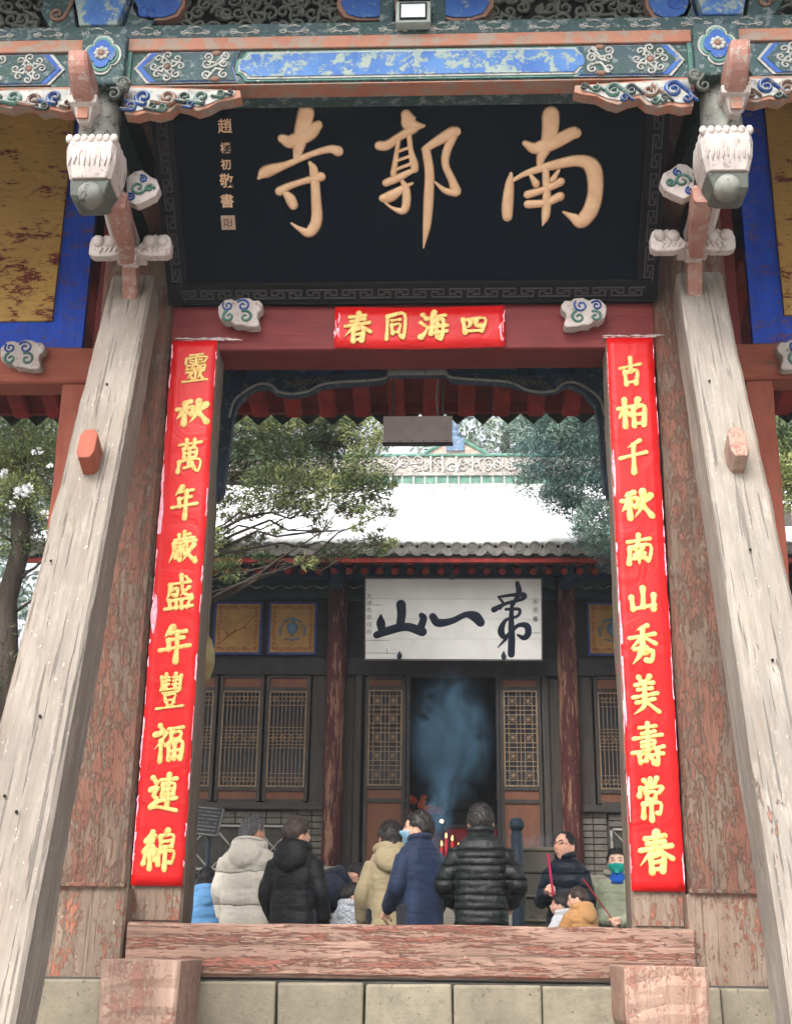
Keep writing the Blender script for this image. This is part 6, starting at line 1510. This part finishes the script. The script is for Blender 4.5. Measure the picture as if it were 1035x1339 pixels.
person(735, 1168, 11.35, 1.12, 62, 'small child in a white jacket half hidden behind the tan hoodie', j_white, dict(hyaw=10, hpitch=-6, hk=1.22, hood=.8, thick=.015, skin=m_skin3, arms=[((.25, .1, 1.12), (.2, .32, 1.05)), ((-.26, .12, 1.14), (-.22, .36, 1.06))]))
m_inc = plain('incense_pink', (206, 52, 96), .6, .1); m_incr = plain('incense_red', (170, 40, 40), .6, .1)
def sticks(name, a, b, nst, mt, lab, spread):
    root = empty(name, a, lab, 'incense'); rnd = random.Random(nst); 
    for i in range(nst):
        o = Vector((rnd.uniform(-1, 1), rnd.uniform(-1, 1), 0))*spread; o2 = Vector((rnd.uniform(-1, 1), rnd.uniform(-1, 1), 0))*spread*1.6
        mb = MB(); mb.tube([Vector(a)+o, Vector(b)+o2], .0045, 5); mb.build('incense_stick', mt, root)
hA = Mg @ Pg(.02, .33, 1.20); hB = Mg @ Pg(-.01, .33, 1.05)
a_ = Mg @ Pg(.0, .35, .98); b_ = Mg @ Pg(.05, .38, 1.50); sticks('incense_bundle', a_, b_, 6, m_inc, 'bundle of pink incense sticks held upright by the man with glasses', .008)
a_ = Mw2 @ Pw(-.03, .33, .92); b_ = Mw2 @ Pw(.30, .45, 1.40); sticks('incense_stick', a_, b_, 2, m_incr, 'thin red incense stick slanting from the hands of the woman in the teal mask', .004)
# ------------------------------------------------------------ smoke
def smoke(name, c, r, dens, label, col=(.34, .68, 1.0, 1), sc=2.4, tilt=0):
    m = bpy.data.materials.new(name+'_vol'); m.use_nodes = True; t = m.node_tree; t.nodes.clear()
    out = t.nodes.new('ShaderNodeOutputMaterial'); vp = t.nodes.new('ShaderNodeVolumePrincipled'); t.links.new(vp.outputs[0], out.inputs['Volume'])
    vp.inputs['Color'].default_value = col; vp.inputs['Anisotropy'].default_value = .2
    tc = t.nodes.new('ShaderNodeTexCoord'); ns = t.nodes.new('ShaderNodeTexNoise'); ns.inputs['Scale'].default_value = sc; ns.inputs['Detail'].default_value = 2.5; ns.inputs['Distortion'].default_value = 1.2
    mp = t.nodes.new('ShaderNodeMapping'); mp.inputs['Scale'].default_value = (1, 1, .8); t.links.new(tc.outputs['Object'], mp.inputs[0]); t.links.new(mp.outputs[0], ns.inputs['Vector'])
    dv = t.nodes.new('ShaderNodeVectorMath'); dv.operation = 'DIVIDE'; dv.inputs[1].default_value = r; t.links.new(tc.outputs['Object'], dv.inputs[0])
    ln = t.nodes.new('ShaderNodeVectorMath'); ln.operation = 'LENGTH'; t.links.new(dv.outputs[0], ln.inputs[0])
    mr = t.nodes.new('ShaderNodeMapRange'); mr.interpolation_type = 'SMOOTHERSTEP'; mr.inputs[1].default_value = 1.0; mr.inputs[2].default_value = 0.0; t.links.new(ln.outputs['Value'], mr.inputs[0])
    rp = t.nodes.new('ShaderNodeMapRange'); rp.inputs[1].default_value = .36; rp.inputs[2].default_value = .80; t.links.new(ns.outputs['Fac'], rp.inputs[0])
    mu = t.nodes.new('ShaderNodeMath'); mu.operation = 'MULTIPLY'; t.links.new(mr.outputs[0], mu.inputs[0]); t.links.new(rp.outputs[0], mu.inputs[1])
    m2 = t.nodes.new('ShaderNodeMath'); m2.operation = 'MULTIPLY'; m2.inputs[1].default_value = dens; t.links.new(mu.outputs[0], m2.inputs[0]); t.links.new(m2.outputs[0], vp.inputs['Density'])
    mb = MB(); mb.ball((0, 0, 0), r, 20, 14); o = mb.build(name, m, None, Matrix.Translation(Vector(c)) @ Matrix.Rotation(tilt, 4, 'Y')); setprops(o, label, 'smoke', None, 'stuff'); return o
smoke('incense_smoke', at(588, 965, 17.0), (.66, .38, 1.08), 19, 'blue incense smoke drifting up in front of the dark doorway')
smoke('incense_smoke', at(574, 1062, 16.6), (.26, .24, .8), 14, 'thin column of incense smoke rising from the candle rack', sc=5, tilt=.15)
smoke('incense_smoke', at(703, 1103, 12.85), (.26, .18, .16), 5.0, 'small curl of pale smoke over the incense trough', (.75, .85, 1, 1), 8)
# ------------------------------------------------------------ trees
def leafmat(name, a, b, c):
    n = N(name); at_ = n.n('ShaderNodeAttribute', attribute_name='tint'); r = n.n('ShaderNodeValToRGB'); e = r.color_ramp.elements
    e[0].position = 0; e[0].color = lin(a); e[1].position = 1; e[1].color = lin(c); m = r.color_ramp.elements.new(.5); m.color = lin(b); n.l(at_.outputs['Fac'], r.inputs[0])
    n.b.inputs['Subsurface Weight'].default_value = 0
    return n.fin(r.outputs[0], .75)
l_jun = leafmat('juniper_leaf', (52, 68, 50), (100, 118, 78), (172, 172, 108)); l_pine = leafmat('cypress_leaf', (60, 88, 92), (94, 126, 124), (140, 162, 142)); l_far = leafmat('haze_tinted_leaf', (92, 112, 104), (124, 142, 130), (162, 172, 158)); l_shrub = leafmat('shrub_leaf', (70, 78, 60), (106, 108, 84), (140, 138, 110))  # far leaves: fading by haze is put into their colours
m_bark = worn('bark', (88, 76, 66), (64, 56, 50), (0, 0, 0), 0, stretch=.3, bump=1.0)
def leaves(name, clumps, mat, parent, per, size, seed, stretch=4.0, droop=0, snow=False):
    rg = np.random.default_rng(seed); C = []; T = []; O = []
    for (c, r) in clumps:
        m = int(per*(r/.35)**2*rg.uniform(.7, 1.2)); d = rg.normal(size=(m, 3)); d /= np.linalg.norm(d, axis=1)[:, None]; rad = r*rg.uniform(.25, 1.0, m)**.6
        # sprays: leaves gather on little twigs
        tw = rg.normal(size=(max(4, m//9), 3)); tw /= np.linalg.norm(tw, axis=1)[:, None]; k = rg.integers(0, len(tw), m)
        d = d*.42+tw[k]; d /= np.linalg.norm(d, axis=1)[:, None]
        C.append(np.array(c)+d*rad[:, None]*np.array([1, 1, .72])); O.append(d); tb = rg.uniform(.2, .75)
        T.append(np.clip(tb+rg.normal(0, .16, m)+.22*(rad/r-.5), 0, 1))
    C = np.concatenate(C); O = np.concatenate(O); T = np.concatenate(T); m = len(C)
    up = O+rg.normal(0, .5, (m, 3))+np.array([0, 0, .35-droop]); up /= np.linalg.norm(up, axis=1)[:, None]
    sd = np.cross(up, rg.normal(size=(m, 3))); sd /= np.linalg.norm(sd, axis=1)[:, None]
    L = size*stretch*rg.uniform(.6, 1.4, m)[:, None]; w = size*rg.uniform(.6, 1.2, m)[:, None]
    v = np.stack([C-up*L*.5, C-sd*w*.5+up*L*.05, C+up*L*.5, C+sd*w*.5+up*L*.05], 1).reshape(-1, 3)
    c0 = v.mean(0); me = bpy.data.meshes.new(name); me.vertices.add(m*4); me.vertices.foreach_set('co', (v-c0).astype(np.float32).ravel())
    me.loops.add(m*4); me.loops.foreach_set('vertex_index', np.arange(m*4, dtype=np.int32)); me.polygons.add(m); me.polygons.foreach_set('loop_start', np.arange(0, m*4, 4, dtype=np.int32))
    me.update(); me.validate(); a = me.attributes.new('tint', 'FLOAT', 'FACE'); a.data.foreach_set('value', T.astype(np.float32)); me.materials.append(mat)
    o = bpy.data.objects.new(name, me); link(o, Matrix.Translation(Vector(c0.tolist())), parent); o['kind'] = 'stuff'; return o
def limb_(mb, a, b, r0, r1, sag=0, n=7, wob=.06):
    a, b = Vector(a), Vector(b); L = (b-a).length; pts = []; rd = []
    for i in range(n+1):
        t = i/n; p = a.lerp(b, t)+Vector((random.uniform(-1, 1), random.uniform(-1, 1), random.uniform(-1, 1)))*wob*L*.35*math.sin(math.pi*t)+Vector((0, 0, -sag*math.sin(math.pi*t))); pts.append(p); rd.append(r0+(r1-r0)*t)
    mb.tube(pts, rd, 7); return pts
def tree(name, base, h, clumps, mat, label, cat, tr=.2, per=300, size=.03, seed=1, top=None, group=None, stretch=4.0, droop=0, extra=()):
    root = empty(name, base, label, cat, group); b = Vector(base); t = Vector(top) if top else b+Vector((.2, 0, h))
    mb = MB(); pts = limb_(mb, b, t, tr, tr*.25, n=14, wob=.03); mb.build('trunk', m_bark, root, smooth=True)
    mb = MB()
    for (c, r) in clumps[::2]:
        c = Vector(c); q = min(pts[2:], key=lambda p: abs(p.z-(c.z-.35*(Vector((c.x, c.y))-Vector((p.x, p.y))).length*.6))); L = (c-q).length
        br = limb_(mb, q, c, max(.008, min(tr*.2, .010+.006*L)), .004, sag=-.05*L, wob=.2)
        for k in range(3):
            s_ = br[random.randrange(3, 7)]; limb_(mb, s_, c+Vector((random.uniform(-r, r), random.uniform(-r, r), random.uniform(-r*.6, r*.6))), .006, .002, n=4)
    for (a, c, r0, r1) in extra: limb_(mb, a, c, r0, r1, wob=.08)
    mb.build('branch', m_bark, root, smooth=True)
    leaves('crown', clumps, mat, root, per, size, seed, stretch, droop); return root
rnd = random.Random(21)
# juniper seen through the doorway on the left
cl = []
for (px, py, r) in [(300, 555, .45), (330, 560, .45), (365, 556, .5), (400, 560, .5), (440, 558, .45), (475, 560, .35), (300, 600, .4), (335, 605, .45), (372, 600, .5), (410, 605, .5), (448, 600, .45), (480, 605, .35), (500, 575, .22), (318, 640, .4), (355, 640, .4), (395, 640, .42), (432, 640, .42), (465, 645, .35), (492, 640, .28), (508, 628, .18), (410, 668, .25), (420, 690, .2), (300, 665, .3), (330, 668, .22), (290, 700, .22), (305, 720, .25), (335, 705, .18), (360, 690, .16), (345, 730, .2), (455, 668, .2), (480, 672, .22), (505, 668, .18), (460, 715, .25), (490, 712, .25), (512, 712, .14), (430, 725, .22), (400, 735, .2), (300, 745, .25), (380, 655, .3), (498, 690, .12), (470, 690, .12)]:
    Y = 14.4+rnd.uniform(-.5, .5); cl.append((at(px, py, Y), r*rnd.uniform(.85, 1.1)*(1 if py < 648 else .8)))
for k in range(46):
    p = at(rnd.uniform(120, 470), rnd.uniform(200, 545), 14.4+rnd.uniform(-1.6, 1.4)); cl.append((p, rnd.uniform(.3, .5)))
for k in range(20):
    p = at(rnd.uniform(150, 260), rnd.uniform(560, 720), 14.4+rnd.uniform(-1, 1)); cl.append((p, rnd.uniform(.25, .45)))
b = at(205, 1000, 14.4)
ex = [(at(270, 790, 14.4), at(520, 660, 14.0), .022, .005), (at(250, 770, 14.4), at(500, 700, 14.0), .02, .005), (at(270, 700, 14.4), at(440, 640, 14.1), .018, .005), (at(215, 820, 14.4), at(430, 690, 14.1), .03, .006)]
tree('juniper_tree', (b.x, 14.4, ZG), 0, [c for c in cl], l_jun, 'juniper with ragged olive sprays reaching over the hall eave behind the left door jamb', 'tree', .22, 1200, .017, 3, top=at(260, 250, 14.4), extra=ex)
# bluish cypress on the right, behind the right couplet
cl = []
for (px, py, r) in [(700, 560, .45), (735, 558, .5), (770, 556, .5), (800, 560, .5), (700, 600, .4), (735, 598, .5), (770, 600, .5), (800, 605, .5), (705, 635, .35), (740, 640, .35), (775, 640, .45), (800, 650, .5), (695, 618, .25), (728, 655, .25), (755, 668, .3), (785, 680, .4), (800, 700, .35), (722, 645, .25), (765, 700, .25), (785, 715, .28), (800, 735, .22), (745, 652, .2), (775, 690, .3)]:
    Y = 15.4+rnd.uniform(-.4, .4); cl.append((at(px, py, Y), r*rnd.uniform(.85, 1.1)))
for k in range(55): cl.append((at(rnd.uniform(690, 980), rnd.uniform(220, 550), 15.4+rnd.uniform(-1.6, 1.6)), rnd.uniform(.35, .55)))
for k in range(24): cl.append((at(rnd.uniform(825, 960), rnd.uniform(560, 720), 15.4+rnd.uniform(-1, 1)), rnd.uniform(.3, .5)))
b = at(872, 1000, 15.4)
tree('cypress_tree', (b.x, 15.4, ZG), 0, cl, l_pine, 'bluish green cypress drooping beside the ridge from behind the right couplet', 'tree', .26, 1200, .015, 5, top=at(850, 230, 15.4))
# tree in the left bay
cl = []
for (px, py, r) in [(5, 560, .5), (35, 565, .45), (62, 560, .35), (10, 600, .5), (45, 605, .45), (70, 600, .3), (0, 640, .45), (25, 645, .35), (60, 650, .35), (78, 640, .25), (10, 685, .4), (48, 690, .3), (70, 680, .2), (-20, 600, .5), (20, 715, .25), (55, 715, .15), (-20, 720, .3)]:
    cl.append((at(px, py, 13.6+rnd.uniform(-.5, .5)), r))
for k in range(50): cl.append((at(rnd.uniform(-260, 110), rnd.uniform(230, 660), 13.6+rnd.uniform(-1.4, 1.4)), rnd.uniform(.35, .55)))
b = at(8, 1100, 13.6)
tree('juniper_tree', (b.x, 13.6, ZG), 0, cl, l_jun, 'dark trunked juniper standing in the open bay left of the gate, flecked with snow', 'tree', .19, 1200, .0145, 8, top=at(40, 330, 13.6), extra=[(at(20, 800, 13.6), at(70, 765, 13.3), .02, .006), (at(22, 760, 13.6), at(75, 720, 13.3), .025, .006)])
sroot = empty('snow', at(33, 641, 13.1), 'little patches of snow caught in the juniper left of the gate', 'snow'); sroot['kind'] = 'stuff'
leaves('snow_patch', [(at(px, py, 13.0), r) for px, py, r in ((30, 642, .10), (38, 638, .08), (24, 646, .07), (48, 590, .07), (8, 620, .08), (60, 672, .06), (66, 610, .05), (15, 660, .06))], m_snow, sroot, 1500, .022, 77, 1.1)
# tree in the right bay
cl = []
for k in range(16): cl.append((at(rnd.uniform(1005, 1060), rnd.uniform(555, 640), 14+rnd.uniform(-.5, .5)), rnd.uniform(.22, .4)))
for k in range(60): cl.append((at(rnd.uniform(1000, 1300), rnd.uniform(200, 650), 14+rnd.uniform(-1.4, 1.4)), rnd.uniform(.35, .55)))
b = at(1130, 1100, 14)
tree('juniper_tree', (b.x, 14, ZG), 0, cl, l_jun, 'juniper filling the open bay at the right edge above the snowy eave', 'tree', .2, 700, .018, 11, top=at(1120, 300, 14))
# evergreens beyond the hall, haze put into their pale leaf colours
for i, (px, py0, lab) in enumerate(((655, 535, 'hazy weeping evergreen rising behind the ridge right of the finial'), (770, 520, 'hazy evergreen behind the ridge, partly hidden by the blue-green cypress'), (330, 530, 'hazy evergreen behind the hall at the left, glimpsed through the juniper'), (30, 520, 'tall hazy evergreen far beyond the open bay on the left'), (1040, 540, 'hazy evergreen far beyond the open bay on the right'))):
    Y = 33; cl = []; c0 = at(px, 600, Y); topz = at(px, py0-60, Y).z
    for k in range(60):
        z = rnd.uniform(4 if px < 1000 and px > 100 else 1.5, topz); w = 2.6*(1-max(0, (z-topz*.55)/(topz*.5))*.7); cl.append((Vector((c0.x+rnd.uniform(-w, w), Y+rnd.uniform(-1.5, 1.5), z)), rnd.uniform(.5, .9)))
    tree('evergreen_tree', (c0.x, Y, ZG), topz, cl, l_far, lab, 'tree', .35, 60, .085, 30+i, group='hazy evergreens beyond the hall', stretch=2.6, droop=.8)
# shrub by the left bay
p = at(22, 1000, 12.2); root = empty('bush', (p.x, 12.2, ZG), 'scraggly grey-green bush of long bare twigs behind the left leaning timber', 'bush')
mb = MB(); tips = []
for k in range(46):
    a = rnd.uniform(0, 6.28); r = rnd.uniform(.1, .8); t = Vector((p.x+math.cos(a)*r, 12.2+math.sin(a)*r*.6, rnd.uniform(1.2, 3.2))); s0 = Vector((p.x+rnd.uniform(-.15, .15), 12.2, ZG))
    pts = [s0.lerp(t, q/6)+Vector((0, 0, .35*math.sin(math.pi*q/6))) for q in range(7)]; mb.tube(pts, [.010-.0012*q for q in range(7)], 5); tips.append((t-Vector((0, 0, .2)), .2))
o = mb.build('twig', m_bark, root); o['kind'] = 'stuff'; leaves('foliage', tips, l_shrub, root, 60, .022, 44, 4)
# distant hills, mist put into their pale colour
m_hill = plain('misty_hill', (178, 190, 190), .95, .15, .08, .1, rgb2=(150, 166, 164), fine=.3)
v = []; n = 80
for j in range(6):
    for i in range(n+1):
        x = -260+520*i/n; v.append((x, 120+j*22+10*noise.noise(Vector((i*.2, j, 0))), ZG-1+[0, 8, 17, 26, 32, 34][j]*(1+.35*noise.noise(Vector((i*.12, j*.3, 3))))))
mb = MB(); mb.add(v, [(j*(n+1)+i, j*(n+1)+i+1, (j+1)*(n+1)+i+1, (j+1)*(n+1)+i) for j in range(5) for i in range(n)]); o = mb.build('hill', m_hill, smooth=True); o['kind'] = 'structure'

# small carved, painted and woven bits that read as one texture-like mass
for o in COL.objects:
    if o.type == 'MESH' and o.name.split('.')[0] in ('cloud_scroll', 'frieze_openwork', 'faded_edge', 'torn_paste', 'flower_scroll', 'flower_heart', 'flower_petal', 'swirl_line', 'bracket_swirl', 'basket_petal', 'feather_carving', 'leaf_carving', 'carved_scroll', 'painted_wave', 'nail_hole', 'branch', 'cloud_line', 'cloud_swirl', 'motif', 'seal_mark', 'screw', 'stem', 'wing_swirl', 'valance_edge', 'lattice_frame', 'frame_moulding', 'ear_loop'): o['kind'] = 'stuff'

if HAZE:
    m = bpy.data.materials.new('haze_air'); m.use_nodes = True; t = m.node_tree; t.nodes.clear(); out = t.nodes.new('ShaderNodeOutputMaterial'); vp = t.nodes.new('ShaderNodeVolumePrincipled'); t.links.new(vp.outputs[0], out.inputs['Volume'])
    vp.inputs['Color'].default_value = (.90, .95, 1, 1); vp.inputs['Density'].default_value = HAZE
    mb = MB(); mb.bx(-420, 420, -62, 620, -2.7, 62); o = mb.build('haze', m); setprops(o, 'thin winter haze filling the courtyard air', 'haze', None, 'stuff')
